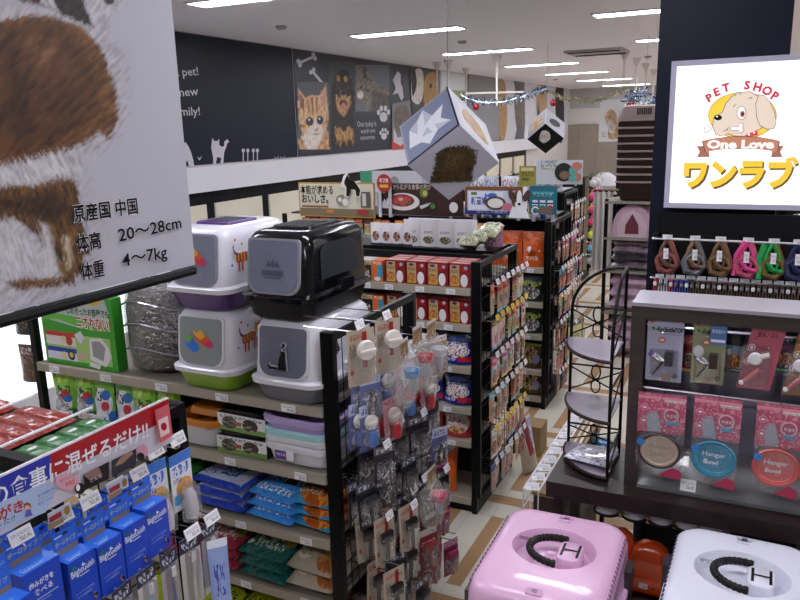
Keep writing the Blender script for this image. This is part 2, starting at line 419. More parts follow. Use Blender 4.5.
# ---------------------------------------------------------------- mural on the left wall
NAVY = mat('#1a2030', .4); N2 = mat('#232935', .4); PALE = mat('#c9c6cf', .5)
def wallart(name, y0, y1, z0, z1, m, label, cat='mural', x=XL, th=.012):
    mb = MB().box((x, y0, z0), (x + th, y1, z1), m)
    a = Art(mb, (x + th, 0, 0), (0, 1, 0), (0, 0, 1), .002, .0003)
    return mb, a
mb, a = wallart('mural_panel', 4.2, 7.56, 1.79, ZC - .01, NAVY, '')
a.textpx('with a pet!', (150, 78), (198.5, 75), 9, PALE, .01); a.textpx('is a new', (160, 98), (198.5, 95), 9, PALE, .01); a.textpx('family!', (172, 116), (200, 115), 9, PALE, .01)
cat = [(212, 138), (214, 141), (217, 141), (219, 139), (219, 145), (222, 147), (224, 146), (224, 142), (227, 139), (229, 142), (227, 143), (226, 147), (224, 152), (223, 164), (220, 164), (221, 158), (217, 157), (215, 166), (213, 165), (213, 158), (211, 148)]
a.polypx(cat, PALE)
a.polypx([(183, 145), (185, 142), (188, 146), (191, 153), (193, 160), (194, 166), (189, 167), (187, 160), (184, 166), (182, 166), (184, 156)], PALE)
for x in (243, 247.5, 253, 257):
    a.polypx([(x - .5, 150), (x + .5, 150), (x + .5, 162), (x - .5, 162)], PALE); a.ellpx(x, 150.5, 1.6, 2, PALE, 10)
for x in (276, 282, 199): a.polypx([(x - 2.5, 156), (x, 158.5), (x + 2.5, 155.5), (x + .5, 160), (x - .5, 160)], PALE)
tag(mb.build('mural_panel'), 'charcoal wall mural with white cat silhouettes and lettering', 'mural')
mb, a = wallart('mural_panel', 7.59, 12.0, 1.79, ZC - .01, N2, '')
def bone(p, q, r):
    (x0, y0), (x1, y1) = p, q; dx, dy = x1 - x0, y1 - y0; L = math.hypot(dx, dy); nx, ny = -dy / L, dx / L
    a.polypx([(x0 + nx * r * .5, y0 + ny * r * .5), (x1 + nx * r * .5, y1 + ny * r * .5), (x1 - nx * r * .5, y1 - ny * r * .5), (x0 - nx * r * .5, y0 - ny * r * .5)], PALE)
    for c in (p, q):
        for s in (-1, 1): a.ellpx(c[0] + nx * r * s * .8, c[1] + ny * r * s * .8, r * .75, r * .95, PALE, 12)
bone((299, 63), (314, 56.5), 2.6); bone((312, 71), (324.5, 86), 2.4)
ORG = two_tone('ginger_fur_print', '#a87a50', '#d8bc9a', 16, (1, 5, 1)); TABBY = two_tone('tabby_fur_print', '#4a4038', '#8d8070', 14, (1, 5, 1))
BLK = two_tone('black_fur_print', '#0c0b0b', '#2b2826', 18, (1, 2, 1)); TAN = two_tone('tan_fur_print', '#8f6a3c', '#c39c66', 18, (1, 2, 1)); WF = two_tone('white_fur_print', '#b9b2ae', '#e5e0dc', 14, (1, 2, 1))
GB = mat('#565a60', .5)
def bez(cx, cy, rx, ry, n=12): return [(cx + rx * math.cos(2 * PI * i / n), cy + ry * math.sin(2 * PI * i / n)) for i in range(n)]
V = (1.2, 5, 0)
paint(a, 297, 82, 330, 149.5, .55, '#565b63', [
    ([(299, 150), (299, 140), (304, 132), (324, 128), (329, 133), (331, 150)], '#a5683a', '#dfb98c', 1, 1.5, V),
    ([(298, 88), (305, 98), (312, 95), (319, 96), (325.5, 84), (327, 100), (328.5, 115), (326, 130), (318, 141), (308, 142), (301, 131), (298, 112)], '#c08a58', '#e6c9a2', .8, 1, (1.6, 6, .1)),
    ([(299, 93), (304, 100), (303.5, 112), (300, 106)], '#6f4a42', '#9a6a60', .8, .6, V), ([(321, 99), (325, 90), (325.5, 105), (322, 107)], '#c08a78', '#d8aa98', .8, .6, V),
    ([(311, 97), (312.5, 97), (313, 115), (311.5, 115)], '#8a4f22', '#a5672e', .7, .5, V), ([(307, 99), (308.3, 99), (309, 113), (307.8, 113)], '#8a4f22', '#a5672e', .7, .5, V), ([(315.5, 97), (317, 97), (317, 113), (316, 113)], '#8a4f22', '#a5672e', .7, .5, V),
    ([(300, 124), (305, 126), (304, 128), (300, 127)], '#9a5a2a', '#b0703a', .8, .6, V), ([(324, 122), (328, 120), (328, 122), (324, 124)], '#9a5a2a', '#b0703a', .8, .6, V),
    ([(306, 131), (312, 124), (316, 118), (320, 125), (323, 129), (322, 138), (316, 150), (306, 150), (303, 138)], '#cdbfb4', '#f0e8e2', 1.6, 1.4, V),
    (bez(309.3, 121.5, 4, 4.6), '#3a2a20', '#5a4a3a', .8, .2, V), (bez(309.5, 121.5, 3, 3.8), '#1e2836', '#3a4a60', .5, 0, V), (bez(319.7, 120.3, 3.6, 4.5), '#3a2a20', '#5a4a3a', .8, .2, V), (bez(319.8, 120.3, 2.6, 3.6), '#1e2836', '#3a4a60', .5, 0, V),
    (bez(308.8, 119.8, .8, 1), '#ffffff', '#ffffff', .5, 0, V), (bez(319.2, 118.8, .8, 1), '#ffffff', '#ffffff', .5, 0, V),
    ([(314, 129), (318, 128.5), (316.3, 132)], '#c0706a', '#d08a80', .5, 0, V), ([(311, 134.5), (316, 133.2), (320.5, 133.8), (316, 134.8)], '#9a7068', '#b08a80', .5, .2, V)], seed=1)
paint(a, 328.5, 61, 354.5, 147.5, .55, '#44484b', [
    ([(331, 148), (330, 112), (331, 98), (334, 78), (340, 69), (347, 71), (352, 84), (353.5, 100), (355, 148)], '#0b0a0a', '#2e2a28', 1.2, 1.6, V),
    ([(331, 90), (333, 82), (336, 96), (335, 112), (331, 108)], '#060606', '#1a1817', 1, 1, V), ([(350, 84), (354, 92), (353.5, 112), (350, 108)], '#060606', '#1a1817', 1, 1, V),
    (bez(338, 78.5, 1.7, 3), '#8f6a38', '#c8a066', .9, .6, V), (bez(345.5, 79, 1.7, 3), '#8f6a38', '#c8a066', .9, .6, V),
    ([(335.5, 94), (339.5, 98), (341, 90), (345, 90), (346.5, 98), (350.5, 95), (350, 105), (347, 112), (343, 117), (338.5, 112), (336, 104)], '#946b3a', '#cfa66c', 1, .8, V),
    ([(341, 82), (344.5, 82), (345, 92), (340.5, 92)], '#1a1513', '#2e2622', 1, .5, V), (bez(343, 93, 2.6, 2.6), '#050505', '#2a2a30', .5, 0, V), (bez(337.5, 87.5, 1.3, 1.4), '#3a1d0e', '#6a3a1c', .6, 0, V), (bez(348, 88, 1.3, 1.4), '#3a1d0e', '#6a3a1c', .6, 0, V),
    (bez(343, 103.5, 4, 3.6), '#150c0b', '#2a1816', .8, .3, V), (bez(343.2, 106.5, 2.3, 4.4), '#b8626a', '#d88a88', .6, 0, V),
    ([(335, 127), (340, 128), (343.5, 132), (347, 128), (352, 127), (353.5, 136), (352.5, 146), (349, 138), (346, 146), (343, 137), (340, 147), (338, 139), (336, 146)], '#8a6434', '#c6a068', 1.2, 2, V)], seed=2)
paint(a, 355, 65, 389, 111.5, .55, '#666a6f', [
    ([(357, 66), (361, 62), (365, 66), (370, 76), (376, 84), (383, 87), (390, 92), (390, 112), (368, 112), (366, 104), (359, 101), (355.5, 94), (358, 82)], '#4e453c', '#94887a', 1, 1.4, (1.4, 5, .6)),
    ([(362, 66), (366, 68), (367, 80), (363, 78)], '#2f2a26', '#544a40', 1, .8, V), ([(372, 90), (390, 96), (390, 111), (370, 111)], '#1f1c1a', '#6a6056', 1.4, 2, (1.2, 6, .2)),
    (bez(360, 95, 3.2, 4), '#c8beb4', '#e8e0d8', 1, .6, V), (bez(361, 87.5, 1.4, 1.8), '#1a2028', '#3a4048', .5, 0, V), (bez(357, 92.5, 1, .9), '#a86a60', '#b87a70', .5, 0, V),
    ([(364, 88), (369, 90), (368, 92), (364, 90)], '#2a2420', '#4a4038', .6, .4, V)], seed=3)
a.textpx('One today is', (357, 127), (376, 126), 6, PALE); a.textpx('worth two', (360.5, 133.5), (375, 132.5), 5, PALE); a.textpx('tomorrow.', (360, 140), (375, 139), 5, PALE)
def paw(x, y, s):
    a.ellpx(x, y + 2 * s, 2.6 * s, 3.2 * s, PALE, 14)
    for dx, dy in ((-3.2, -1), (-1.3, -3.6), (1.3, -3.6), (3.2, -1.2)): a.ellpx(x + dx * s, y + dy * s, 1.05 * s, 1.9 * s, PALE, 10)
paw(383, 114, 1.55); paw(383.5, 134, 1.1)
a.polypx([(392, 80), (397, 71), (400, 74), (400, 83), (402, 88), (403, 97), (401, 101), (397, 93), (392, 95), (395, 88)], PALE)
a.polypx([(391.5, 104), (410, 100), (412, 148), (391.5, 150)], mat('#74777a', .5)); a.fur([(394, 112), (399, 106), (407, 108), (409, 122), (403, 132), (395, 130)], TABBY, .015, 4, 8)
a.polypx([(391, 140), (410, 138), (410, 148), (391, 150)], mat('#b93c34')); a.polypx([(393, 127), (397, 138), (402, 136), (405, 128), (406, 140), (400, 146), (393, 142)], PALE)
a.polypx([(409, 67), (438, 72), (439, 122), (412, 122)], mat('#3c3f40', .5))
a.fur([(411, 80), (415, 70), (421, 70), (423, 82), (421, 100), (416, 104), (411, 98)], WF, .02, 5, 9); a.fur([(411, 78), (414, 70), (416, 84), (412, 96)], BLK, .01, 4, 10)
a.fur([(424, 80), (428, 73), (436, 74), (438, 90), (438, 118), (428, 118), (423, 100)], TAN, .02, 5, 11); a.ellpx(430, 86, 1.5, 2.5, BLACK)
tag(mb.build('mural_panel'), 'dark photo mural of kitten puppy and tabby on the wall', 'mural')
mb, a = wallart('mural_panel', 12.06, 13.3, 1.95, ZC - .02, mat('#d9dde2', .5), '')
a.rect(12.15, 2.55, 13.2, 2.72, mat('#8fae5a'))
tag(mb.build('mural_panel'), 'small white wall panel with a green band', 'mural')
mb, a = wallart('mural_panel', 15.2, 21.3, 1.79, ZC - .01, mat('#cfced6', .5), '')
for i, (x0, w, m) in enumerate(((497, 10, TAN), (519, 6, TABBY), (541, 6, ORG), (559, 5, BLK))):
    a.fur([(x0 - w * .3, 84), (x0 + w * .3 + 3, 80), (x0 + w * .9, 92), (x0 + w, 120), (x0 + w * .7, 140), (x0, 141), (x0 - w * .6, 120), (x0 - w * .8, 96)], m, .03, 5, 20 + i)
for i, (p) in enumerate((((492, 141), (493, 104), (501, 141)), ((514, 141), (519, 118), (525, 141)), ((536, 136), (538, 100), (543, 134)), ((513, 80), (522, 80), (521, 112)))):
    a.polypx(p, GB)
tag(mb.build('mural_panel'), 'white photo mural with tall animal pictures, far left wall', 'mural')
pl = MB().box((XL, 13.35, 1.8), (XL + .03, 15.15, ZC), mat('#8b898c', .7)); struct(pl, 'trim_2')
# ---------------------------------------------------------------- ceiling lamps
LAMP = mat('#f4f6ff', .4, emit=LAMP_E)
lroot = None
for j, yb in enumerate((-.3, 2.15, 4.6, 7.02, 9.46, 12.1, 14.6, 17.35, 20.3)):
    for i, (x0, nm) in enumerate(((-3.85, 'left'), (-1.42, 'middle'), (1.0, 'right'))):
        if lroot is None:
            lroot = empty('ceiling_light', (0, 0, 0), 0, '', 'ceiling light')
            MB().box((0, -.1, 0), (1.16, .1, .012), LAMP).build('diffuser', lroot)
            fr = MB()
            for b0, b1 in (((-.02, -.12, -.004), (1.18, -.1, .012)), ((-.02, .1, -.004), (1.18, .12, .012)), ((-.02, -.1, -.004), (0, .1, .012)), ((1.16, -.1, -.004), (1.18, .1, .012))): fr.box(b0, b1, mat('#d8d8dc', .4))
            fr.build('lamp_frame', lroot)
        place(lroot, (x0, yb, ZC - .013), 0, '%s fluorescent ceiling light counted from the camera in the %s row' % (ORD[j], nm), 'ceiling fluorescent lights')
v = empty('air_vent', (-2.45, 10.45, ZC - .03), 0, 'white ceiling cassette air vent between the lamp rows', 'vent')
MB().box((0, -.3, 0), (.75, .3, .03), mat('#a9a6a8', .5)).build('vent_frame', v)
MB().box((.04, -.26, -.012), (.71, -.2, 0), BLACK).build('air_slot', v); MB().box((.04, .2, -.012), (.71, .26, 0), BLACK).build('air_slot', v)
sm = empty('smoke_detector', (0, 0, 0), 0, '', 'smoke detector'); MB().lathe([(.05, 0), (.05, -.015), (.035, -.03), (.0, -.034)], mat('#a49c92', .5)).build('housing', sm)
for (px, py, l) in ((462, 41, 'small beige smoke detector between the first left lamps'), (281, 26, 'small smoke detector on the ceiling above the charcoal mural'), (648, 56, 'small smoke detector on the far ceiling beside the navy column'), (555, 79, 'smoke detector on the ceiling far along the left lamp row')):
    p = U(px, py, 'z', ZC); place(sm, (p.x, p.y, ZC), 0, l, 'ceiling detectors')
# hanging rods with tinsel
RODM = mat('#cfc8c2', .4)
def rod(px, py, pb, label, group='white rods hanging from the ceiling'):
    p = U(px, py, 'z', ZC); q = U(px, pb, 'y', p.y)
    o = empty('hanging_rod', (p.x, p.y, q.z), 0, label, 'hanging rod', group)
    MB().tube([(0, 0, 0), (0, 0, ZC - q.z - .02)], .016, RODM, 8).build('pole', o)
    MB().lathe([(.07, ZC - q.z - .001), (.03, ZC - q.z - .1), (.016, ZC - q.z - .12)], RODM, n=12).build('ceiling_cup', o)
    return p
r1 = rod(497, 55, 106, 'white ceiling rod above the tinsel garland, nearest of the rods')
rod(437, 62, 90, 'left of two short ceiling rods over the big cube'); rod(448, 60, 90, 'right of two short ceiling rods over the big cube')
rod(466, 68, 96, 'thin ceiling rod at the left end of the garland')
rod(625, 51, 84, 'ceiling rod left of the tinsel bunches near the column'); rod(637, 58, 97, 'ceiling rod holding the larger tinsel bunch')
rod(646, 63, 100, 'ceiling rod between the two tinsel bunches'); rod(654, 69, 104, 'ceiling rod nearest the navy column')
def tinsel(name, path, m1, m2, label, r=.07, n=260, seed=3):
    rr = random.Random(seed); mb = MB(); P = [Vector(p) for p in path]
    mb.tube(P, .012, m1, 5)
    for i in range(n):
        t = rr.random() * (len(P) - 1); k = int(t); p = P[k].lerp(P[k + 1], t - k)
        d = Vector((rr.uniform(-1, 1), rr.uniform(-1, 1), rr.uniform(-1, 1))).normalized() * r * rr.uniform(.6, 1)
        e = Vector((rr.uniform(-1, 1), rr.uniform(-1, 1), rr.uniform(-1, 1))) * .012
        mb.add([p, p + d + e, p + d - e], [[0, 1, 2]], m1 if i % 3 else m2)
    o = mb.build(name); return tag(o, label, 'garland', 'tinsel garlands')
TS = mat('#b8c4cc', .25, .8); TB = mat('#4a6a9a', .25, .7); TGd = mat('#b4ae84', .3, .7)
yg = r1.y
pts = [U(x, y, 'y', yg) for x, y in ((461, 95), (468, 99), (478, 102), (490, 103), (503, 102), (515, 99), (526, 96), (537, 92), (546, 89))]
tinsel('tinsel_garland', pts, TS, TB, 'silver blue tinsel garland sagging between ceiling rods', .075, 420)
pts = [U(x, y, 'y', yg + 1) for x, y in ((549, 92), (560, 97), (575, 100), (590, 101), (602, 99), (615, 94), (627, 88))]
tinsel('tinsel_garland', pts, TGd, TS, 'pale gold tinsel garland running towards the column', .06, 380, 5)
for x, y, l in ((637, 96, 'larger bunch of silver tinsel near the column'), (653, 103, 'smaller bunch of silver tinsel by the column edge')):
    c = U(x, y, 'y', yg); tinsel('tinsel_bunch', [c + Vector((-.1, 0, -.06)), c, c + Vector((.08, 0, .05))], TS, TB, l, .12, 160, x)
bp = empty('garland_bauble', (0, 0, 0), 0, '', 'bauble')
mbb = MB(); mbb.lathe([(.0, -.045), (.03, -.035), (.045, 0), (.03, .035), (0.0, .045)], mat('#a32430', .2, .3), n=14); mbb.build('ball', bp, 60); MB().lathe([(.012, .04), (.012, .06)], CHROME, n=8).build('cap', bp)
for x, y, l in ((476, 107, 'red bauble under the left part of the garland'), (553, 103, 'red bauble under the join of the garlands'), (631, 106, 'red bauble left of the tinsel bunches'), (646, 108, 'red bauble between the tinsel bunches'), (655, 109, 'red bauble right beside the navy column')):
    place(bp, U(x, y, 'y', yg - .06), 0, l, 'red baubles on the tinsel')
mbr = MB().tube([U(466, 93.5, 'y', yg + .05), U(524, 92, 'y', yg + .05)], .014, RODM, 6); tag(mbr.build('hanging_rod'), 'horizontal white rod behind the tinsel garland', 'hanging rod')
# ---------------------------------------------------------------- picture cubes hanging by a corner
def cube(cx, cy, zb, zt, ang, name, label, drawer):
    h = zt - zb; R = h * math.sqrt(2) / 3
    t = empty(name, (cx, cy, zb), 0, label, 'hanging cube', 'picture cubes hung from the ceiling')
    to = Vector((0 - cx, 0 - cy, 0)).normalized(); sd = Vector((-to.y, to.x, 0))   # sd: to the right as seen from the shop front
    def ring(deg, z): a_ = math.radians(deg); return to * (R * math.cos(a_)) + sd * (R * math.sin(a_)) + Vector((0, 0, z))
    T = Vector((0, 0, h)); B = Vector((0, 0, 0)); up = [ring(ang + k * 120, h * 2 / 3) for k in (0, 1, 2)]; lo = [ring(ang + 60 + k * 120, h / 3) for k in (0, 1, 2)]
    drawer(t, T, B, up, lo)
    MB().tube([(0, 0, h), (0, 0, ZC - zb)], .002, mat('#77777c', .5), 4).build('cord', t)
    return t
def facemb(mb, q, m): mb.add(q, [[0, 1, 2, 3]], m)
def d1(t, T, B, up, lo):
    # up[0] near vertex, up[1] right back, up[2] left ; lo[0] right, lo[1] back, lo[2] left
    body = MB(); FC = mat('#c3c3d2', .45)
    for q in ([T, up[2], lo[2], up[0]], [T, up[0], lo[0], up[1]], [T, up[1], lo[1], up[2]], [B, lo[0], up[0], lo[2]], [B, lo[1], up[1], lo[0]], [B, lo[2], up[2], lo[1]]): facemb(body, q, FC)
    def fr(o, p, q): return Art(body, o, (p - o), (q - o), .0008, .0006)
    L = (T - up[0]).length
    # face with the white folded dog: corners up[2] (left), lo[2] , up[0], T
    a = fr(lo[2], up[0], up[2])
    a.rect(.0, .0, L, L, mat('#8f93ab', .45)); a.rect(.012, .012, L - .012, L - .012, mat('#747b96', .45))
    W1 = mat('#d7dae2', .5); W2 = mat('#b3b9c8', .5)
    a.poly([(.03, .10), (.05, .22), (.11, .25), (.15, .29), (.19, .2), (.26, .22), (.23, .14), (.28, .07), (.2, .08), (.14, .03), (.1, .08)], W1)
    a.poly([(.05, .22), (.11, .25), (.09, .15)], W2); a.poly([(.15, .29), (.19, .2), (.14, .17)], W2); a.poly([(.2, .08), (.28, .07), (.19, .13)], W2); a.poly([(.11, .11), (.15, .15), (.17, .09)], W2)
    for e in ((0, 0, L, .008), (L - .008, 0, L, L)): a.rect(*e, BLACK)
    # lower front face with the curly dog
    a = fr(B, lo[0], lo[2])
    cu_ = two_tone('curly_dog_print', '#1c140a', '#54401f', 45, lo=.35, hi=.65)
    u0 = L * .5
    SC_ = 1.28
    ex = (up[0] - B).normalized(); cx_, cz = a.u, a.w
    def loc2(s_, r_):   # s_ across, r_ up, both as seen
        return (.5 * L + (s_ + r_) * .7071 * SC_, .5 * L + (r_ - s_) * .7071 * SC_)
    a.poly([loc2(-.085, -.085), loc2(.075, -.085), loc2(.085, .06), loc2(-.06, .07)], mat('#b4afbb', .5))
    C_ = lambda pts: [(x * 1000, y * 1000) for x, y in pts]
    paint(a, -108, -114, 112, 116, 4.5, '#c3c3d2', [
        (C_([(-.105, -.105), (.098, -.105), (.108, .08), (-.075, .09)]), '#8f8a96', '#a8a3b0', 1, 0, (30, 30, 0)), (C_([(-.106, -.106), (.1, -.106), (.1, -.07), (-.106, -.07)]), '#0e0b08', '#1c150e', 8, 2, (20, 20, 0)),
        (C_([(-.104, -.106), (-.096, .0), (-.094, .07), (-.04, .105), (.04, .108), (.09, .08), (.106, .01), (.092, -.035), (.1, -.106)]), '#1d150b', '#5e4824', 4, 9, (11, 11, 0)),
        (C_([(-.05, -.04), (.02, -.03), (.05, .05), (-.03, .08)]), '#3a2b14', '#75592e', 20, 9, (10, 10, 0)), (C_([(.06, -.05), (.09, -.04), (.09, -.02), (.07, -.02)]), '#0c0806', '#1c130c', 6, 2, (20, 20, 0))],
        fn=lambda x, y: loc2(x / 1000 / SC_, y / 1000 / SC_), seed=11)
    def inv(s_, r_): q_ = loc2(s_ / SC_, r_ / SC_); return q_
    a = fr(lo[0], up[1], up[0])
    a.rect(.04, .05, .26, .27, mat('#d8cfd0', .5)); a.fur([(.07, .07), (.2, .08), (.24, .2), (.12, .24)], ORG, .01, 4, 5, px=False)
    body.build('cube_body', t)
cube(-1.372, 3.4, 1.746, 2.283, 12, 'picture_cube', 'large white and blue pet photo cube hanging near the camera', d1)
def d2(t, T, B, up, lo):
    body = MB(); FC = mat('#bfc0c8', .45)
    for q in ([T, up[2], lo[2], up[0]], [T, up[0], lo[0], up[1]], [T, up[1], lo[1], up[2]], [B, lo[0], up[0], lo[2]], [B, lo[1], up[1], lo[0]], [B, lo[2], up[2], lo[1]]): facemb(body, q, FC)
    L = (T - up[0]).length
    a = Art(body, lo[2], up[0] - lo[2], up[2] - lo[2], .002, .0015); a.rect(.01, .01, L - .01, L - .01, mat('#83868e')); a.fur([(.05, .1), (.1, .25), (.2, .24), (.25, .1), (.15, .04)], TAN, .01, 4, 6, px=False)
    a = Art(body, B, lo[0] - B, lo[2] - B, .002, .0015); a.rect(0, 0, L, L, mat('#131416')); a.fur([(.1, .12), (.1, .2), (.2, .26), (.25, .2), (.2, .12)], WF, .008, 4, 7, px=False)
    a = Art(body, lo[0], up[1] - lo[0], up[0] - lo[0], .002, .0015); a.ell(.15, .16, .06, .1, mat('#33383c'), rot=.6)
    body.build('cube_body', t)
p2 = U(546, 131, 'y', 9.0); cube(p2.x, 9.0, p2.z - .265, p2.z + .265, -2, 'picture_cube', 'small distant black and white pet photo cube on its corner', d2)
p3 = U(644, 126, 'y', 9.0); cube(p3.x, 9.0, p3.z - .265, p3.z + .265, 20, 'picture_cube', 'dark picture cube hanging just behind the crate stack', d2)
# far hanging poster with the ginger and white dog
p = U(600, 100, 'y', 12); q = U(652, 141, 'y', 12)
mb = MB().box((p.x, 12, q.z), (q.x, 12.01, p.z), mat('#e6e6ea', .5)); a = Art(mb, (0, 12, 0), (1, 0, 0), (0, 0, 1), .003, .002)
a.fur([(605, 118), (607, 112), (612, 110), (616, 114), (617, 121), (619, 130), (618, 138), (609, 138), (608, 126)], ORG, .02, 4, 9)
a.fur([(608, 122), (613, 120), (615, 130), (610, 133)], WF, .02, 4, 9)
for k in range(3): a.textpx('体高 20cm', (602, 133 + k * 2), (606, 133 + k * 2), 1.2, BLACK)
o = mb.build('hanging_poster'); tag(o, 'white hanging poster with a ginger dog behind the crate stack', 'poster')
# ---------------------------------------------------------------- poster nearest the camera
XP = -1.25
r0 = U(172, 0, 'x', XP); r1_ = U(193, 270, 'x', XP); l1 = U(0, 330, 'x', XP)
t = empty('hanging_poster', (XP, 1.0, 1.72), 0, 'large white dog poster with black bottom rail, hanging nearest the camera', 'poster')
zb = r1_.z + .012; ya, yb_ = .60, 1.408
mb = MB().box((XP - .003, ya, zb), (XP, yb_, ZC - .25), mat('#bdbdca', .5))
mb.v = [(v[0] - XP, v[1] - 1.0, v[2] - 1.72) for v in mb.v]
a = Art(mb, (0, -1.0, -1.72), (0, 1, 0), (0, 0, 1), .0008, .0005)
class ArtW(Art):
    def px(s, x, y):
        p = U(x, y, 'x', XP); return (p.y, p.z)
a.__class__ = ArtW
LB = two_tone('white_belly_print', '#a5a2ae', '#c2c0cb', 7, (1, 2, 1), detail=8); BR = two_tone('brown_dog_print', '#22130b', '#6b4428', 7, (1, 1.6, 1), .3, .72, dist=.6, detail=9)
BR2 = two_tone('brown_dog_edge_print', '#3f2512', '#85592f', 8, (1, 1.6, 1), .3, .7, dist=.6, detail=9)
yx = lambda y_: U(0, y_, 'x', XP)
BD_ = '#2b190e'; S1 = (3, 9, .5)
paint(a, -66, -17, 140, 322, 1.35, '#bdbdca', [
    ([(100, 40), (128, 50), (126, 90), (112, 110)], '#b3b3bf', '#b9b9c5', 12, 2, S1), ([(82, 170), (110, 220), (100, 262), (84, 262)], '#b4b3be', '#bab9c5', 9, 2, S1),
    ([(-80, 16), (30, 2), (84, 4), (108, 30), (122, 60), (126, 110), (112, 142), (82, 164), (84, 215), (94, 262), (72, 291), (30, 308), (-80, 318)], '#a3a0aa', '#d0ced8', 9, 7, (4, 14, .7)),
    ([(-80, 27), (10, 20), (25, 15.5), (45, 15), (62, 20), (82, 27), (93, 38), (103, 52), (111, 75), (117, 100), (117.5, 121), (108, 139), (98, 132), (86, 143), (64, 152), (38, 160), (15, 167), (-80, 178)], '#533219', '#855b30', 3, 3, (4, 12, .9)),
    ([(-80, 32), (20, 24), (50, 24), (74, 35), (86, 52), (94, 74), (100, 104), (96, 122), (78, 136), (50, 146), (20, 156), (-80, 166)], '#3b2212', '#66401f', 9, 5, (6, 20, .8)),
    ([(30, 40), (60, 46), (70, 70), (52, 84), (34, 66)], '#5d3820', '#875d3c', 10, 5, (6, 18, .8)), ([(8, 60), (26, 80), (30, 120), (10, 130)], '#301a0d', '#4c2e18', 9, 5, (5, 16, .6)),
    ([(-80, 178), (20, 162), (60, 152), (80, 150), (84, 176), (60, 178), (48, 182), (20, 188), (-80, 196)], '#a5a2ab', '#dddbe4', 5, 5, (3, 14, -.5)),
    ([(-80, 192), (12, 185), (35, 186), (50, 181), (62, 178), (76, 181), (80, 200), (83, 225), (88, 250), (82, 272), (70, 284), (60, 270), (46, 252), (36, 236), (18, 220), (-80, 215)], '#33200f', '#80592f', 3.5, 3.5, (3, 14, -.35)),
    ([(-80, 200), (20, 196), (45, 192), (66, 196), (68, 216), (48, 224), (26, 212), (-80, 210)], '#24150b', '#4e331c', 6, 4, (4, 14, .3)),
    ([(40, 222), (48, 226), (56, 262), (52, 284), (44, 262)], '#b3afb5', '#dcd9e0', 4, 4, (2, 12, -.2)), ([(64, 235), (70, 238), (72, 268), (66, 270)], '#a39478', '#cfc4ae', 3, 3, (2, 12, -.1)),
    ([(-80, 222), (16, 226), (34, 244), (44, 268), (36, 280), (-80, 290)], '#adabb4', '#d6d4de', 7, 5, (3, 14, -.3)),
    ([(6, 282), (24, 278), (44, 279), (62, 276), (74, 272), (68, 284), (40, 288), (16, 290)], '#3f2614', '#8a5f38', 3, 3, (3, 7, 0)),
    ([(18, 0), (18, -24), (42, -24), (40, 4), (50, 8), (35, 4)], '#1f1310', '#5a3828', 3, 2, S1),
    ([(44, -4), (60, -24), (90, -24), (86, 8), (93, 27), (80, 22), (62, 15), (52, 8)], '#120d0d', '#3a2a24', 2.5, 3, S1), ([(47, 0), (52, -6), (55, 7), (60, 12), (52, 8)], '#c0bec8', '#e0dee8', 1.5, 1.5, S1),
    ([(84, -4), (86, -24), (132, -24), (122, 8), (113, 13), (107, 30), (96, 31), (88, 12)], '#a8a3ae', '#d3cfda', 4, 3, S1), (bez(109, 0, 5.5, 4.5), '#15151f', '#34364a', 1.5, .5, S1)], fn=lambda x, y: (max(ya, a.px(x, y)[0]), max(zb, a.px(x, y)[1])), seed=7)
for s_, p0, p1, h_ in (('原産国 中国', (72, 221.5), (137.5, 212), 14), ('体高', (76, 251), (100.5, 246.5), 14), ('20～28cm', (118, 241.5), (180.5, 227.5), 13), ('体重', (80, 279), (103, 274.5), 14), ('4～7kg', (121, 266.5), (165.5, 257), 13)):
    a.textpx(s_, p0, p1, h_, mat('#e2e2ea', .5), .045); a.textpx(s_, p0, p1, h_, mat('#0c0c10', .5), .018)
mb.build('printed_sheet', t)
MB().tube([(.004, ya - 1.0, zb - 1.72 - .012), (.004, yb_ - 1.0 - .012, zb - 1.72 - .012)], .012, BLACK, 8).build('bottom_rail', t)
ho = MB()
for y_ in (.8, 1.3): ho.tube([(-.002, y_ - 1, ZC - .25 - 1.72), (-.002, y_ - 1, ZC - 1.72)], .0015, RODM, 4)
ho.build('cord', t)
# column with the light-box sign
struct(MB().box((-.445, 3.58, 0), (.075, 4.1, ZC), mat('#12182b', .4)), 'trim_3')
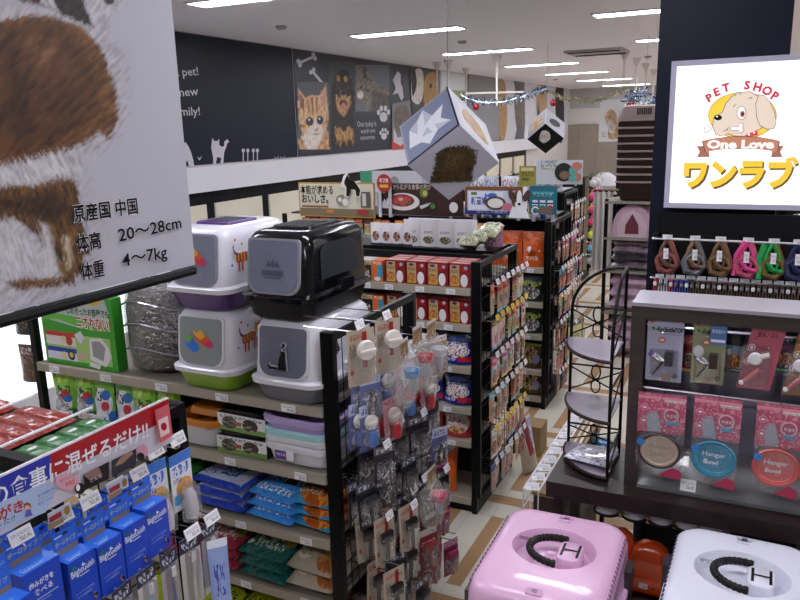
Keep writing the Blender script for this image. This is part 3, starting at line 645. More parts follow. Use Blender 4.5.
# ================================================================ gondola shelving
def shelving(name, label, x0, x1, y0, y1, h, shelves, ends=(1,), lip=.04, back=True, hooks=None, grid=True, tagstep=.2):
    """shelves: list of z; front faces -y. local origin at (x1, y0, 0) corner -> world coordinates kept via root location"""
    R = empty(name, (x1, y0, 0), 0, label, 'store shelf')
    W = x1 - x0; D = y1 - y0
    for (px, py) in ((-W, 0), (-.03, 0), (-W, D - .03), (-.03, D - .03)):
        MB().box((px, py, 0), (px + .03, py + .03, h), BLACK).build('post', R)
    MB().box((-W, .02, .0), (0, D - .02, .075), mat('#141416', .5)).build('base_plinth', R)
    if back: MB().box((-W + .03, D / 2 - .015, .075), (-.03, D / 2 + .015, h - .02), mat('#17171a', .6)).build('back_panel', R)
    tb = MB()
    for py in (0, D - .03): tb.box((-W + .03, py + .002, h - .028), (-.03, py + .028, h - .002), BLACK)
    for k, z in enumerate(shelves):
        full = False; d1_ = D / 2 - .015 if back and z < h - .25 else D - .03
        s_ = MB().box((-W + .031, .004, z - .022), (-.031, d1_, z), TAUPE).box((-W + .031, -.012, z - .034), (-.031, .004, z + .002), mat('#a39b8d', .4))
        so = s_.build('shelf', R)
        n = int(W / tagstep)
        for i in range(n):
            xx = -.1 - i * tagstep - rnd.uniform(0, .05)
            if xx - .05 < -W: break
            MB().box((xx - .05, -.0145, z - .032), (xx, -.0125, z - .003), WHITE, front=TAGM).build('price_tag', so)
    if 1 in ends:
        g = MB().box((.001, 0, .1), (.02, .025, h), BLACK).box((.001, D - .025, .1), (.02, D, h), BLACK).box((.001, .025, h - .03), (.02, D - .025, h - .002), BLACK)
        if grid:
            k = int((D - .05) / .052)
            for i in range(1, k): g.tube([(.01, .025 + i * (D - .05) / k, .12), (.01, .025 + i * (D - .05) / k, h - .02)], .0018, BLACK, 4)
            k = int((h - .15) / .1)
            for i in range(1, k): g.tube([(.012, .025, .12 + i * .1), (.012, D - .025, .12 + i * .1)], .0018, BLACK, 4)
        g.build('end_panel', R)
    return R
_hook = {}
def hook(root, y, z, L=.16, sale=False, lx=.02, tagged=True):
    """chrome hook on the end panel with a tag holder (sub-part)"""
    k = (L, sale)
    if k not in _hook:
        hb = MB().tube([(0, 0, 0), (L, 0, 0), (L + .008, 0, .008)], .0028, CHROME, 5).tube([(0, 0, .035), (L, 0, .035)], .002, CHROME, 4)
        _hook[k] = (hb, MB().box((-.025, -.001, -.0145), (.025, .001, .0145), WHITE, front=TAGY if sale else TAGM))
    h = bpy.data.objects.new('hook', _hook[k][2]) if len(_hook[k]) > 2 else None
    if h is None:
        h = _hook[k][0].build('hook', root); tg = _hook[k][1].build('price_tag', h)
        _hook[k] = _hook[k] + (h.data, tg.data)
    elif not tagged: COL.objects.link(h); h.parent = root; tg = None
    else:
        COL.objects.link(h); h.parent = root; tg = bpy.data.objects.new('price_tag', _hook[k][3]); COL.objects.link(tg); tg.parent = h
    if tg: tg.location = (L + .004, 0, .026); tg.rotation_euler = (-.35, 0, PI / 2)
    h.location = (lx, y, z)
    return h
# near gondola (A), middle gondola (B), third (C), far (D), front left (E)
GA = shelving('gondola_shelf', 'black gondola shelf with cat litter goods, nearest full row', -2.81, -1.295, 2.083, 2.774, 1.42, [.085, .357, .62, .883], (1,), tagstep=.3)
ts = MB().box((-1.48, .004, 1.122), (-.031, .66, 1.142), TAUPE).box((-1.48, -.012, 1.108), (-.031, .004, 1.144), mat('#a39b8d', .4)).build('shelf', GA)
bpy.data.objects.remove([c for c in GA.children if c.name.startswith('back_panel')][0])
MB().box((-1.485, .33, .075), (-.03, .36, 1.12), mat('#17171a', .6)).build('back_panel', GA)
for i in range(5): MB().box((-.2 - i * .3, -.0145, 1.11), (-.14 - i * .3, -.0125, 1.14), WHITE, front=TAGM).build('price_tag', ts)
GB_ = shelving('gondola_shelf', 'black gondola shelf of boxed cat food and treats, second row', -3.3, -1.268, 3.51, 4.16, 1.42, [.09, .43, .62, .85, 1.082, 1.277], (1,), tagstep=.17)
td = MB().box((-2.0, .36, 1.40), (-.031, .64, 1.418), BLACK).build('top_deck', GB_)
GC_ = shelving('gondola_shelf', 'black gondola shelf with orange bags at its end, third row', -3.6, -1.325, 5.17, 5.81, 1.42, [.09, .30, .575, .82, 1.08], (1,), tagstep=.2)
GD_ = shelving('gondola_shelf', 'tall black shelf in the fourth row, behind the orange bags', -4.2, -1.76, 7.4, 8.0, 1.42, [.3, .8, 1.1], (1,), tagstep=.3)
GE_ = shelving('gondola_shelf', 'black end display of dental care goods, nearest on the left', -2.3, -1.32, .64, 1.38, 1.42, [.2, .5, .8, 1.1], (1,), tagstep=.3)
GT_ = shelving('gondola_shelf', 'distant shelf end with colourful ball toys', -3.2, -2.07, 9.75, 10.4, 1.42, [.3, .7, 1.1], (1,), tagstep=.3)

# ================================================================ product prototypes
def carton(name, w, d, h, front, side, label='', cat='box', group=None, topm=None, rec=True):
    mb = MB().box((-w / 2, 0, 0), (w / 2, d, h), side, front=front, top=topm)
    o = mb.build(name); return tag(o, label, cat, group)
def pouch(name, w, h, t, front, label='', cat='pouch', group=None, seed=0, flat=False, hole=False):
    """stand-up pouch facing -y: pinched top, full bottom"""
    mb = MB(); nx, nz = 6, 8; rr = random.Random(seed); k = mb.mi(front)
    for side in (-1, 1):
        g = []
        for j in range(nz + 1):
            for i in range(nx + 1):
                u, v = i / nx, j / nz
                prof = (1 - abs(2 * u - 1) ** 2.5) * (math.sin(min(1, (1 - v) * 1.25) * PI * .6) if not flat else math.sin(PI * min(1, max(0, v * .94 + .03))))
                pinch = 1 - .05 * math.sin(PI * v)
                g.append(((u - .5) * w * pinch, side * t / 2 * max(0, prof) + rr.uniform(-1, 1) * t * .06 * (0 < i < nx and 0 < j < nz), v * h))
        fs = []; uv = []
        for j in range(nz):
            for i in range(nx):
                a = j * (nx + 1) + i; q = [a, a + 1, a + nx + 2, a + nx + 1]
                p = [(i / nx, j / nz), ((i + 1) / nx, j / nz), ((i + 1) / nx, (j + 1) / nz), (i / nx, (j + 1) / nz)]
                if side == 1: q = q[::-1]; p = p[::-1]
                fs.append(q); uv.append(p)
        mb.add(g, fs, front, uv)
    o = mb.build(name, smooth=70); return tag(o, label, cat, group)
def bag(name, w, d, h, top, label='', cat='bag', group=None, seed=0, side=None, cr=.1):
    """bag lying flat, its print upward, front edge towards -y"""
    mb = MB(); nx, ny = 10, 8; rr = random.Random(seed)
    for s_ in (1, -1):
        g = []
        for j in range(ny + 1):
            for i in range(nx + 1):
                u, v = i / nx * 2 - 1, j / ny * 2 - 1
                p = (1 - abs(u) ** 5) * (1 - abs(v) ** 6)
                p = max(0, p) ** .4
                g.append((u * w / 2 * (1 - .04 * (1 - p)), (v + 1) * d / 2, h / 2 + s_ * (h / 2 * p) * (1 + rr.uniform(-cr, cr)) if p else h / 2))
        fs, uv = [], []
        for j in range(ny):
            for i in range(nx):
                a = j * (nx + 1) + i; q = [a, a + 1, a + nx + 2, a + nx + 1]; p = [(i / nx, j / ny), ((i + 1) / nx, j / ny), ((i + 1) / nx, (j + 1) / ny), (i / nx, (j + 1) / ny)]
                if s_ < 0: q = q[::-1]; p = p[::-1]
                fs.append(q); uv.append(p)
        mb.add(g, fs, top if s_ > 0 or not side else side, uv)
    o = mb.build(name, smooth=80); return tag(o, label, cat, group)
FILM = film('clear_film'); FILM2 = film('clear_film_glossy', gloss=.36, rough=.1)
# ---------------------------------------------------------------- hooded litter boxes
def litter_box(label, hood, base, doorm, deco, topm=None):
    R = empty('hooded_litter_box', (0, 0, 0), 0, label, 'litter box', 'hooded cat litter boxes')
    b = MB(); W, D = .285, .46
    b.rings([rrect(W - .05, D - .06, .05, 0, 0, D / 2), rrect(W - .03, D - .04, .05, .01, 0, D / 2), rrect(W, D, .06, .068, 0, D / 2), rrect(W + .012, D + .012, .06, .074, 0, D / 2)], base)
    b.build('tray_base', R, 40)
    h = MB()
    h.rings([rrect(W + .026, D + .02, .06, .07, 0, D / 2), rrect(W + .028, D + .022, .06, .086, 0, D / 2), rrect(W - .004, D - .01, .055, .095, 0, D / 2), rrect(W - .018, D - .035, .05, .26, 0, D / 2 + .006), rrect(W - .028, D - .055, .05, .285, 0, D / 2 + .008), rrect(W - .05, D - .085, .045, .3, 0, D / 2 + .008), rrect(W - .08, D - .12, .04, .307, 0, D / 2 + .008), rrect(W - .12, D - .18, .03, .308, 0, D / 2 + .008)], hood)
    h.build('hood', R, 40)
    # slanted front door
    y0_, y1_ = .0045, .0255
    o = Vector((0, y0_, .1)); upv = Vector((0, y1_ - y0_, .17)).normalized()
    dm = MB(); a = Art(dm, o, (1, 0, 0), upv, .0, .001)
    def dshape(w0, w1, z0, z1, r, n=6):
        pts = []
        for cx, cz, a0 in ((w1 - r * .6, z1 - r * .6, 0), (-(w1 - r * .6), z1 - r * .6, PI / 2), (-(w0 - r * 1.8), z0 + r * 1.8, PI), (w0 - r * 1.8, z0 + r * 1.8, PI * 1.5)):
            rr = r * .6 if a0 in (0, PI / 2) else r * 1.8
            for i in range(n + 1): t = a0 + PI / 2 * i / n; pts.append((cx + rr * math.cos(t), cz + rr * math.sin(t)))
        return pts
    def slab(pts, y_in, y_out, m, mb):
        rg = [[tuple(a.o + a.u * p[0] + a.w * p[1] + a.n * q) for p in pts] for q in (y_in, y_out)]
        mb.rings(rg, m)
    slab(dshape(.108, .108, -.006, .188, .026), -.004, .004, hood if topm is None else mat('#9a9aa4', .3), dm)
    slab(dshape(.098, .099, .002, .181, .026), .004, .007, doorm, dm); a.k = .0085
    deco(a); dm.build('swing_door', R, 30)
    # roof handle panel
    if topm:
        tp = MB().rings([rrect(W - .11, .2, .03, .306, 0, D / 2 - .01), rrect(W - .12, .19, .03, .316, 0, D / 2 - .01)], topm); tp.build('roof_lid', R, 40)
        sl = MB()
        for i in range(6): sl.box((-.06, D / 2 - .085 + i * .026, .316), (.06, D / 2 - .073 + i * .026, .3175), mat('#1a1a1f', .4))
        sl.build('carbon_filter_slots', R)
    else:
        MB().rings([rrect(W - .11, .17, .03, .306, 0, D / 2 - .01), rrect(W - .13, .15, .03, .312, 0, D / 2 - .01)], hood).build('roof_lid', R, 40)
    for s in (-1, 1):
        MB().box((s * (W / 2 + .012) - .012, D / 2 - .05, .08), (s * (W / 2 + .012) + .012, D / 2 + .05, .12), hood).build('side_clip', R)
    return R
def sideart(R, fn, m=None):
    W, D = .285, .46; mb = MB()
    o = Vector((W / 2 - .0015, .015, .122)); up = Vector((-.007, 0, .142)).normalized()
    a = Art(mb, o, (0, 1, 0), up, .0008, .0006); fn(a); mb.build('side_print', R)
def fish(a):
    for cx, cz, c, s in ((.018, .095, '#e2632c', 1.7), (-.035, .07, '#2f7fe0', 1.6), (.042, .085, '#d9366c', 1.1), (.0, .118, '#f0b648', 1.3), (-.05, .1, '#58b848', .8)):
        a.poly([(cx - .02 * s, cz), (cx - .026 * s, cz + .012 * s), (cx - .012 * s, cz + .006 * s), (cx + .004 * s, cz + .015 * s), (cx + .018 * s, cz + .004 * s), (cx + .02 * s, cz - .006 * s), (cx + .004 * s, cz - .014 * s), (cx - .012 * s, cz - .006 * s)], mat(c, .4))
    for p in ((-.05, .125), (.04, .04), (-.02, .045)): a.ell(p[0], p[1], .004, .004, mat('#c27ab0', .4), 8)
def catprint(a):
    st = [mat('#b5452c', .4), mat('#e0a030', .4), mat('#7d2f5a', .4)]
    a.ell(.11, .07, .045, .018, st[1], 14, .1)
    for i in range(5): a.rect(.07 + i * .017, .053, .078 + i * .017, .087, st[i % 2 * 2])
    for x in (.075, .095, .13, .148): a.poly([(x, .06), (x + .01, .06), (x + .005, .02), (x - .004, .02)], st[0])
    a.ell(.16, .095, .018, .018, st[1], 12); a.poly([(.147, .105), (.15, .122), (.158, .112)], st[0]); a.poly([(.163, .112), (.172, .122), (.174, .104)], st[0])
    a.poly([(.07, .078), (.05, .09), (.045, .115), (.055, .125), (.052, .108), (.06, .095), (.077, .088)], st[2])
    for p, c in (((.1, .12), '#7a8f3a'), ((.19, .13), '#e0a030'), ((.03, .05), '#3f7fd0'), ((.2, .06), '#b04a90'), ((.06, .14), '#d9463c')): a.ell(p[0], p[1], .006, .006, mat(c, .4), 8)
def crest(a):
    g = mat('#50556c', .35); a.poly([(-.03, .09), (-.018, .112), (-.01, .1), (0, .118), (.01, .1), (.018, .112), (.03, .09)], g); a.rect(-.045, .06, .045, .078, g); a.rect(-.035, .05, .035, .056, g)
def blackcat(a):
    k = mat('#17171b', .4); w = mat('#c9c9d2', .4)
    for m, e in ((w, .003), (k, 0)):
        a.ell(.008, .118, .008 + e, .009 + e, m, 12)
        a.ell(.008, .086, .011 + e, .011 + e, m, 12); a.poly([(-.002 - e, .09), (0, .104 + e), (.007, .095)], m); a.poly([(.009, .095), (.017, .104 + e), (.018 + e, .09)], m)
        a.poly([(-.004 - e, .082), (.02 + e, .082), (.026 + e, .03 - e), (-.012 - e, .03 - e)], m)
        a.poly([(-.012, .03 - e), (-.012, .039 + e), (-.042 - e, .041 + e), (-.048 - e, .052 + e), (-.052 - e, .04), (-.045, .03 - e)], m)
    a.ell(.004, .121, .006, .006, mat('#7c8090', .4), 10)
def jag(a):
    k = mat('#2a2a30', .4); a.poly([(.06, .03), (.05, .08), (.08, .11), (.1, .07), (.14, .1), (.16, .05), (.12, .03)], k)
    for i in range(9): a.rect(.02, .022 + i * .012, .3, .0235 + i * .012, mat('#9b9ca8', .4))
WP = mat('#dddce6', .28, coat=.3); DOOR = mat('#6e7284', .16, coat=.6); DOOR2 = mat('#6d7078', .2, coat=.5)
zs = 1.145
b1 = litter_box('white litter box with lime green tray under the purple one', WP, mat('#86b41c', .3, coat=.3), mat('#8d9698', .16, coat=.5), fish); sideart(b1, catprint); place(b1, (-1.845, 2.06, zs), 0)
b2 = litter_box('white litter box with purple tray and lid, stacked on the lime one', WP, mat('#4b1f72', .3, coat=.3), mat('#858aa2', .16, coat=.5), fish, mat('#4f2478', .35)); sideart(b2, catprint); place(b2, (-1.853, 2.07, zs + .3085), 0)
b3 = litter_box('white litter box with grey tray and black cat on its door', WP, mat('#6b6e7a', .35), DOOR, blackcat); sideart(b3, jag); place(b3, (-1.472, 2.055, zs), 0)
b4 = litter_box('glossy black litter box with crest on its door, top of stack', mat('#0a0b0e', .15, coat=.35), mat('#070709', .45), mat('#7a8098', .15, coat=.5), crest, mat('#101114', .25))
mbw = MB(); o_ = Vector((.285 / 2 - .0015, .06, .122)); aw = Art(mbw, o_, (0, 1, 0), Vector((-.007, 0, .142)), .002, .0006)
aw.poly([(.03, .015), (.27, .015), (.30, .04), (.27, .135), (.2, .14), (.07, .138), (.04, .12)], mat('#33363d', .2, coat=.5)); mbw.build('side_window', b4); place(b4, (-1.485, 2.05, zs + .3085), 0)
# ---------------------------------------------------------------- green carton with litter toilet picture
cw, cd, ch = .44, .22, .31
GR = mat('#3aa32a', .35); t = empty('litter_carton', (-2.53, 2.1, zs), 0, 'big green carton showing a white cat toilet, left end of top shelf', 'box')
mb = MB().box((-cw / 2, 0, 0), (cw / 2, cd, ch), mat('#339428', .4), front=GR); a = Art(mb, (-cw / 2, 0, 0), (1, 0, 0), (0, 0, 1), .0008, .0005)
a.poly([(.0, .31), (.0, .2), (.08, .19), (.25, .17), (.4, .19), (.42, .25), (.4, .31)], mat('#b9c9c4')); a.poly([(.0, .19), (.1, .2), (.3, .165), (.41, .17), (.41, .2), (.2, .22), (0, .23)], mat('#69c046'))
a.ell(.33, .3, .05, .025, mat('#e0b23a')); a.text('しめきったお部屋でも', .17, .232, .034, mat('#1c2a1c'), .25, .02)
a.text('ニオわない!', .22, .178, .06, mat('#f2f0f0'), .2, .09); a.text('ニオわない!', .22, .178, .06, mat('#c22a2a'), .2, .02)
a.rect(.02, .02, .41, .14, mat('#a9d27c')); a.rect(.015, .085, .2, .145, mat('#e6e2e0')); a.rect(.015, .125, .2, .145, mat('#c9402e')); a.ell(.16, .11, .022, .022, mat('#c33b2a')); a.ell(.125, .11, .018, .018, mat('#e8d9b0'))
a.rect(.015, .02, .2, .075, mat('#dfe2ee')); a.rect(.015, .055, .2, .075, mat('#2c47a8')); a.ell(.165, .045, .022, .022, mat('#1f2f6a')); a.ell(.165, .047, .012, .012, mat('#e8c83a')); a.ell(.12, .04, .018, .018, mat('#e8d9b0'))
a.poly([(.2, .14), (.24, .16), (.26, .13), (.23, .1)], mat('#dfe0ee')); a.poly([(.28, .04), (.37, .015), (.41, .06), (.4, .1), (.36, .14), (.29, .13)], mat('#e8e6ea')); a.poly([(.3, .055), (.36, .04), (.38, .1), (.35, .125), (.3, .12)], mat('#9a9c9e')); a.poly([(.2, .03), (.27, .04), (.26, .07), (.2, .06)], mat('#cbb79a')); a.poly([(.27, .01), (.33, 0), (.34, .02), (.28, .03)], mat('#e8e8ec'))
t.scale = (.96, .24, 1); mb.build('printed_box', t)
MB().tube([(-.08, cd / 2, ch), (-.07, cd / 2, ch + .02), (.07, cd / 2, ch + .02), (.08, cd / 2, ch)], .005, WHITE, 6).build('carry_handle', t)
# round grey cat bed wrapped in shiny plastic
t = empty('wrapped_pet_bed', (-2.19, 2.285, zs), 0, 'dark grey round pet bed tied in clear crinkled plastic', 'pet bed')
MB().lathe([(.12, 0), (.155, .02), (.17, .1), (.17, .26), (.15, .34), (.1, .36), (.02, .365)], mat('#29292f', .8, noise=.25, nscale=8), n=28).build('cushion', t, 60)
wr = MB(); rr = random.Random(4)
prof = [(.13, .002), (.163, .02), (.178, .1), (.18, .18), (.178, .27), (.158, .35), (.1, .372), (.02, .38)]
wr.rings([[(r * (1 + rr.uniform(-.03, .03)) * math.cos(2 * PI * j / 40), r * (1 + rr.uniform(-.03, .03)) * math.sin(2 * PI * j / 40), z + rr.uniform(-.004, .004)) for j in range(40)] for r, z in prof], FILM2)
wr.build('plastic_wrap', t, 30)
for zz in (.1, .2, .29):
    MB().tube([(.183 * math.cos(q / 30 * 2 * PI), .183 * math.sin(q / 30 * 2 * PI), zz + .02 * math.sin(q / 30 * 6 * PI)) for q in range(30)], .004, mat('#9b9ba6', .15, .6), 5, closed=True).build('tie_cord', t)
# ---------------------------------------------------------------- second shelf: green pouches, tubs
z2 = .885
gp = art('green_pouch_print', '#7fbf3a', [('p', .35, .8, .45, .3, ['#b8d84a', '#8fcf4f', '#cfe070'], 3), ('r', 0, 0, 1, .2, '#1c6a38'), ('p', .5, .35, .42, .2, ['#dfe0de', '#8d9aa0', '#c9ccd0'], 5), ('t', .12, .45, .9, .68, '#2a3a44', 3), ('e', .68, .5, .16, .1, '#c8303c'), ('e', .78, .42, .13, .08, '#2a6fc0'), ('r', .15, .04, .85, .16, '#d9dfe6'), ('t', .2, .06, .8, .14, '#c8303c', 4)], .3, .3, .4)
gp2 = art('blue_pouch_print', '#76b83c', [('r', 0, 0, 1, .3, '#2a68b8'), ('p', .5, .45, .45, .3, ['#c3d7e8', '#e1e4e6', '#9fb4c8'], 4), ('t', .1, .5, .9, .72, '#26343c', 3), ('e', .72, .62, .17, .1, '#2a6fc0'), ('e', .7, .4, .15, .09, '#c8303c'), ('t', .15, .08, .85, .24, '#e8eef2', 4), ('r', 0, .9, 1, 1.01, '#98d050')], .3, .3, .4)
pA = pouch('litter_pouch', .128, .22, .06, gp, '', 'pouch', 'green litter pouches on the near shelf', 3); pB = pouch('litter_pouch', .128, .22, .06, gp2, '', 'pouch', 'green litter pouches on the near shelf', 4)
for i in range(6):
    p = (pA, pA, pB, pB, pA, pA)[i]
    place(p, (-2.70 + i * .118, 2.135 + .008 * (i % 2), z2), rnd.uniform(-.08, .08), ORD[i] + ' green litter pouch from the left, shelf under the green carton', rx=rnd.uniform(-.06, 0))
dk = pouch('litter_pouch', .13, .2, .07, art('dark_green_pouch_print', '#1d5a2c', [('p', .5, .5, .4, .3, ['#2f8a3c', '#133c20', '#6fae3c'], 5)], .3, .3), 'dark green pouch behind the orange rimmed tub', 'pouch', None, 5); place(dk, (-1.97, 2.30, z2), .1)
OR = mat('#cf7a24', .35)
def tub(name, w, d, h, m, rim, label, group=None, inner=None):
    R = empty(name, (0, 0, 0), 0, label, 'litter tray', group)
    b = MB(); b.rings([rrect(w - .06, d - .06, .05, 0, 0, d / 2), rrect(w - .03, d - .03, .06, .01, 0, d / 2), rrect(w - .006, d - .006, .07, h - .03, 0, d / 2)], m, True, False)
    b.build('tray_body', R, 40)
    r = MB(); r.rings([rrect(w - .006, d - .006, .07, h - .03, 0, d / 2), rrect(w + .012, d + .012, .07, h - .026, 0, d / 2), rrect(w + .014, d + .014, .07, h - .008, 0, d / 2), rrect(w, d, .07, h, 0, d / 2), rrect(w - .03, d - .03, .06, h - .004, 0, d / 2), rrect(w - .045, d - .045, .06, h - .06 if h > .08 else .012, 0, d / 2)], rim, False, True)
    r.build('rim', R, 40)
    return R
tb = tub('litter_tray', .235, .3, .12, mat('#c8c7cc', .35), OR, 'white tub with an orange rim under the lime tray'); place(tb, (-1.925, 2.085, z2), 0)
tg_ = MB(); tg_.rings([rrect(.17, .2, .04, .122, 0, .15), rrect(.15, .18, .04, .145, 0, .15)], OR); tg_.build('inner_sieve', tb, 40)
# planter trays packed in printed sleeves
slv = art('sleeve_print', '#e4e3e6', [('r', 0, 0, 1, .3, '#6d9a4a'), ('p', .25, .5, .16, .36, ['#23231f', '#5c5347', '#8f8a80'], 7), ('p', .68, .5, .16, .36, ['#3b3830', '#23231f', '#94897a'], 7), ('t', .05, .75, .95, .92, '#2a2a2a', 9), ('r', .4, .35, .5, .6, '#b0492e')], .3, .3)
def planter(label):
    R = empty('packed_tray_set', (0, 0, 0), 0, label, 'packed tray', 'black trays in green and white sleeves')
    MB().box((-.115, 0, .0), (.115, .24, .07), mat('#26262a', .4), front=slv).build('printed_sleeve', R)
    bb = MB(); bb.rings([rrect(.2, .22, .03, .05, 0, .12), rrect(.22, .235, .03, .088, 0, .12), rrect(.2, .21, .03, .086, 0, .12), rrect(.16, .17, .03, .06, 0, .12)], mat('#16161a', .25)); bb.build('tray', R, 40)
    return R
pl_ = planter(''); 
place(pl_, (-1.715, 2.10, z2), .03, 'lower black tray in a printed sleeve between the tubs'); place(pl_, (-1.712, 2.105, z2 + .09), -.02, 'upper black tray in a printed sleeve between the tubs')
LI, MI, WH = mat('#b09ccf', .35), mat('#9fd0d4', .35), mat('#d6d5de', .35)
tubs = [tub('litter_tray', .30, .33, hh_, m, m, '', 'nested coloured litter trays') for m, hh_ in ((WH, .09), (MI, .09), (LI, .125))]
for i, (m, l) in enumerate(((0, 'white litter tray with purple sticker, bottom of the nested stack'), (0, 'plain white litter tray, second up in the nested stack'), (1, 'mint litter tray in the nested stack'), (2, 'lilac litter tray on top of the nested stack'))):
    o = place(tubs[m], (-1.462, 2.085, z2 + (0, .032, .054, .068)[i]), 0, l)
    if i == 0: pass
st = MB(); st.box((-.08, -.0015, .03), (.0, .0, .065), WHITE, front=art('sticker_print', '#5a3a86', [('r', .6, 0, 1, 1, '#e6e2ee'), ('t', .08, .4, .55, .7, '#e6e2ee', 4)])); sto = st.build('sticker', [o for o in bpy.data.objects if o.get('label', '').startswith('white litter tray with purple')][0]); sto.rotation_euler = (0, 0, 0); sto.location = (0, -.006, .0)
# ---------------------------------------------------------------- lying bags
def bagstack(kind, w, d, h, m, x, y, z, n, colour, where, seed, rz=0, pitch=None, side=None, dy=0):
    nm = {3: ('bottom', 'middle', 'top'), 2: ('lower', 'upper'), 1: ('only',), 4: ('bottom', 'second', 'third', 'top')}[n]
    h = .046 if n == 3 else .07
    b = bag('litter_bag', w, d, h * 1.12, m, '', 'bag', '%s bags on the near shelf' % colour, seed, side)
    for i in range(n): place(b, (x + rnd.uniform(-.006, .006), y + dy * i + rnd.uniform(-.004, .004), z + .001 + i * (pitch or h * .97)), rz + rnd.uniform(-.05, .05), '%s %s bag, %s' % (nm[i], colour, where))
bl = art('navy_bag_print', '#2f4fc0', [('r', .06, .09, .94, .8, '#b4bdd8'), ('r', .42, .2, .74, .58, '#3050a8'), ('t', .44, .42, .72, .55, '#d8deee', 3), ('t', .44, .24, .72, .38, '#d8deee', 3), ('t', .1, .15, .36, .3, '#3050a8', 4), ('r', 0, .0, 1, .07, '#2843b4'), ('p', .5, .93, .3, .06, ['#5d9a4a', '#3d7a3a'], 4)], .25, .5, .9)
lb = art('skyblue_bag_print', '#3c8ede', [('r', 0, .7, 1, 1, '#5aa6ea'), ('p', .75, .6, .25, .28, ['#3a2c24', '#8a8a90', '#c9d2dc'], 6), ('t', .08, .3, .55, .55, '#e8f0fa', 4), ('r', .5, .3, .75, .6, '#5a3a2c'), ('q', .72, .35, 1, .75, ['#55585f', '#aab0ba', '#25282c'], 9), ('e', .4, .8, .25, .12, '#cfe0f2'), ('t', .1, .08, .9, .2, '#dfeaf8', 8)], .25, .5, .9)
ob = art('orange_bag_print', '#2f8fc0', [('d', .65, -.3, '#2a86b6'), ('p', .6, .3, .5, .3, ['#c7762a', '#a8551c', '#d9883a'], 3), ('r', 0, .6, 1, .85, '#1c2230'), ('t', .08, .6, .92, .86, '#e8ecf0', 6), ('t', .1, .15, .6, .3, '#f0e0c0', 5)], .25, .5, .9)
gb = art('leafgreen_bag_print', '#2f7a34', [('p', .5, .5, .4, .3, ['#68a83a', '#275c2c', '#a7c86a'], 4), ('t', .1, .6, .9, .8, '#e8f0e0', 5)], .25, .5, .9)
pk = art('crimson_bag_print', '#b03a52', [('p', .5, .45, .42, .34, ['#c8c0bc', '#a8404e', '#d98a90'], 8), ('t', .1, .5, .9, .75, '#f0e4e6', 5), ('t', .1, .12, .9, .38, '#ecdcd4', 6), ('e', .85, .3, .1, .1, '#9a9a3a')], .3, .4, .9)
tl = art('teal_bag_print', '#1c6a64', [('p', .5, .45, .4, .3, ['#8fb8a4', '#246058', '#3f8a7c'], 8), ('t', .1, .45, .9, .75, '#c8e0d8', 4), ('t', .12, .12, .88, .36, '#e4ecdc', 6), ('e', .85, .35, .1, .1, '#c8b43a')], .3, .4, .9)
be = art('beige_bag_print', '#b8ac98', [('p', .3, .4, .28, .3, ['#b8a88c', '#d8cdb8', '#a09078'], 4), ('p', .25, .65, .2, .12, ['#3f7a3a', '#c8c8b0', '#68984a'], 9), ('p', .8, .15, .2, .12, ['#a8602a', '#c98a4a'], 7), ('t', .4, .5, .9, .66, '#8a4a2a', 6)], .3, .5, .6)
yg = art('yellowgreen_bag_print', '#a8b820', [('r', 0, .0, 1, .3, '#c0cc2c'), ('t', .1, .45, .9, .85, '#222a10', 5), ('r', 0, .32, 1, .4, '#222a10'), ('t', .05, .1, .95, .25, '#3a4a18', 10)], .3, .4, .4)
dr = art('maroon_bag_print', '#5a2030', [('t', .1, .45, .9, .85, '#d8c8b0', 5), ('p', .5, .3, .4, .2, ['#7a3040', '#b8a080'], 5)], .3, .4, .4)
bagstack('', .24, .28, .055, gb, -2.12, 2.09, .621, 3, 'leaf green', 'left of the navy blue stack', 11)
bagstack('', .27, .29, .062, bl, -1.86, 2.085, .621, 3, 'navy blue', 'third shelf of the near gondola', 12, -.05)
bagstack('', .23, .29, .062, lb, -1.60, 2.085, .621, 3, 'sky blue', 'third shelf of the near gondola', 13, -.12)
bagstack('', .20, .29, .062, ob, -1.425, 2.1, .621, 3, 'orange and blue', 'beside the end post', 14, -.05)
bagstack('', .23, .28, .05, pk, -2.17, 2.09, .358, 3, 'dull crimson', 'left of the crimson stack with green badge', 15)
bagstack('', .24, .29, .062, pk, -1.90, 2.085, .358, 3, 'crimson', 'fourth shelf of the near gondola', 16, -.05)
bagstack('', .23, .29, .062, tl, -1.65, 2.08, .358, 3, 'dark teal', 'between crimson and beige bags', 17, -.06)
bagstack('', .21, .29, .07, be, -1.435, 2.08, .358, 2, 'beige', 'beside the end post on the fourth shelf', 18)
bagstack('', .24, .29, .06, yg, -1.93, 2.085, .086, 3, 'yellow green', 'left on the bottom shelf', 19, -.05)
bagstack('', .24, .29, .06, yg, -1.68, 2.085, .086, 2, 'lime yellow', 'right on the bottom shelf', 20, -.05)
bagstack('', .2, .29, .06, dr, -1.44, 2.085, .086, 2, 'maroon', 'bottom shelf by the end post', 21)
bagstack('', .24, .28, .06, yg, -2.2, 2.085, .086, 3, 'olive', 'far left of the bottom shelf', 22)
# small goods hung on the left end of the near gondola
lm = shelf_ = None
for i, (zz, m, l) in enumerate(((1.25, '#2b2c33', 'dark packet hung outside the left end of the near gondola, upper'), (1.03, '#6a4a34', 'brown chew bundle hung outside the left end, lower'))):
    o = pouch('hanging_packet', .11, .17, .04, art('left_packet_%d' % i, m, [('p', .5, .4, .35, .3, ['#4a4640', m, '#8a7a68'], 8), ('t', .1, .75, .9, .92, '#cfcfd4', 4)], .3, .4, .9), l, 'packet', None, 30 + i); place(o, (-2.88, 2.12, zz), .15)
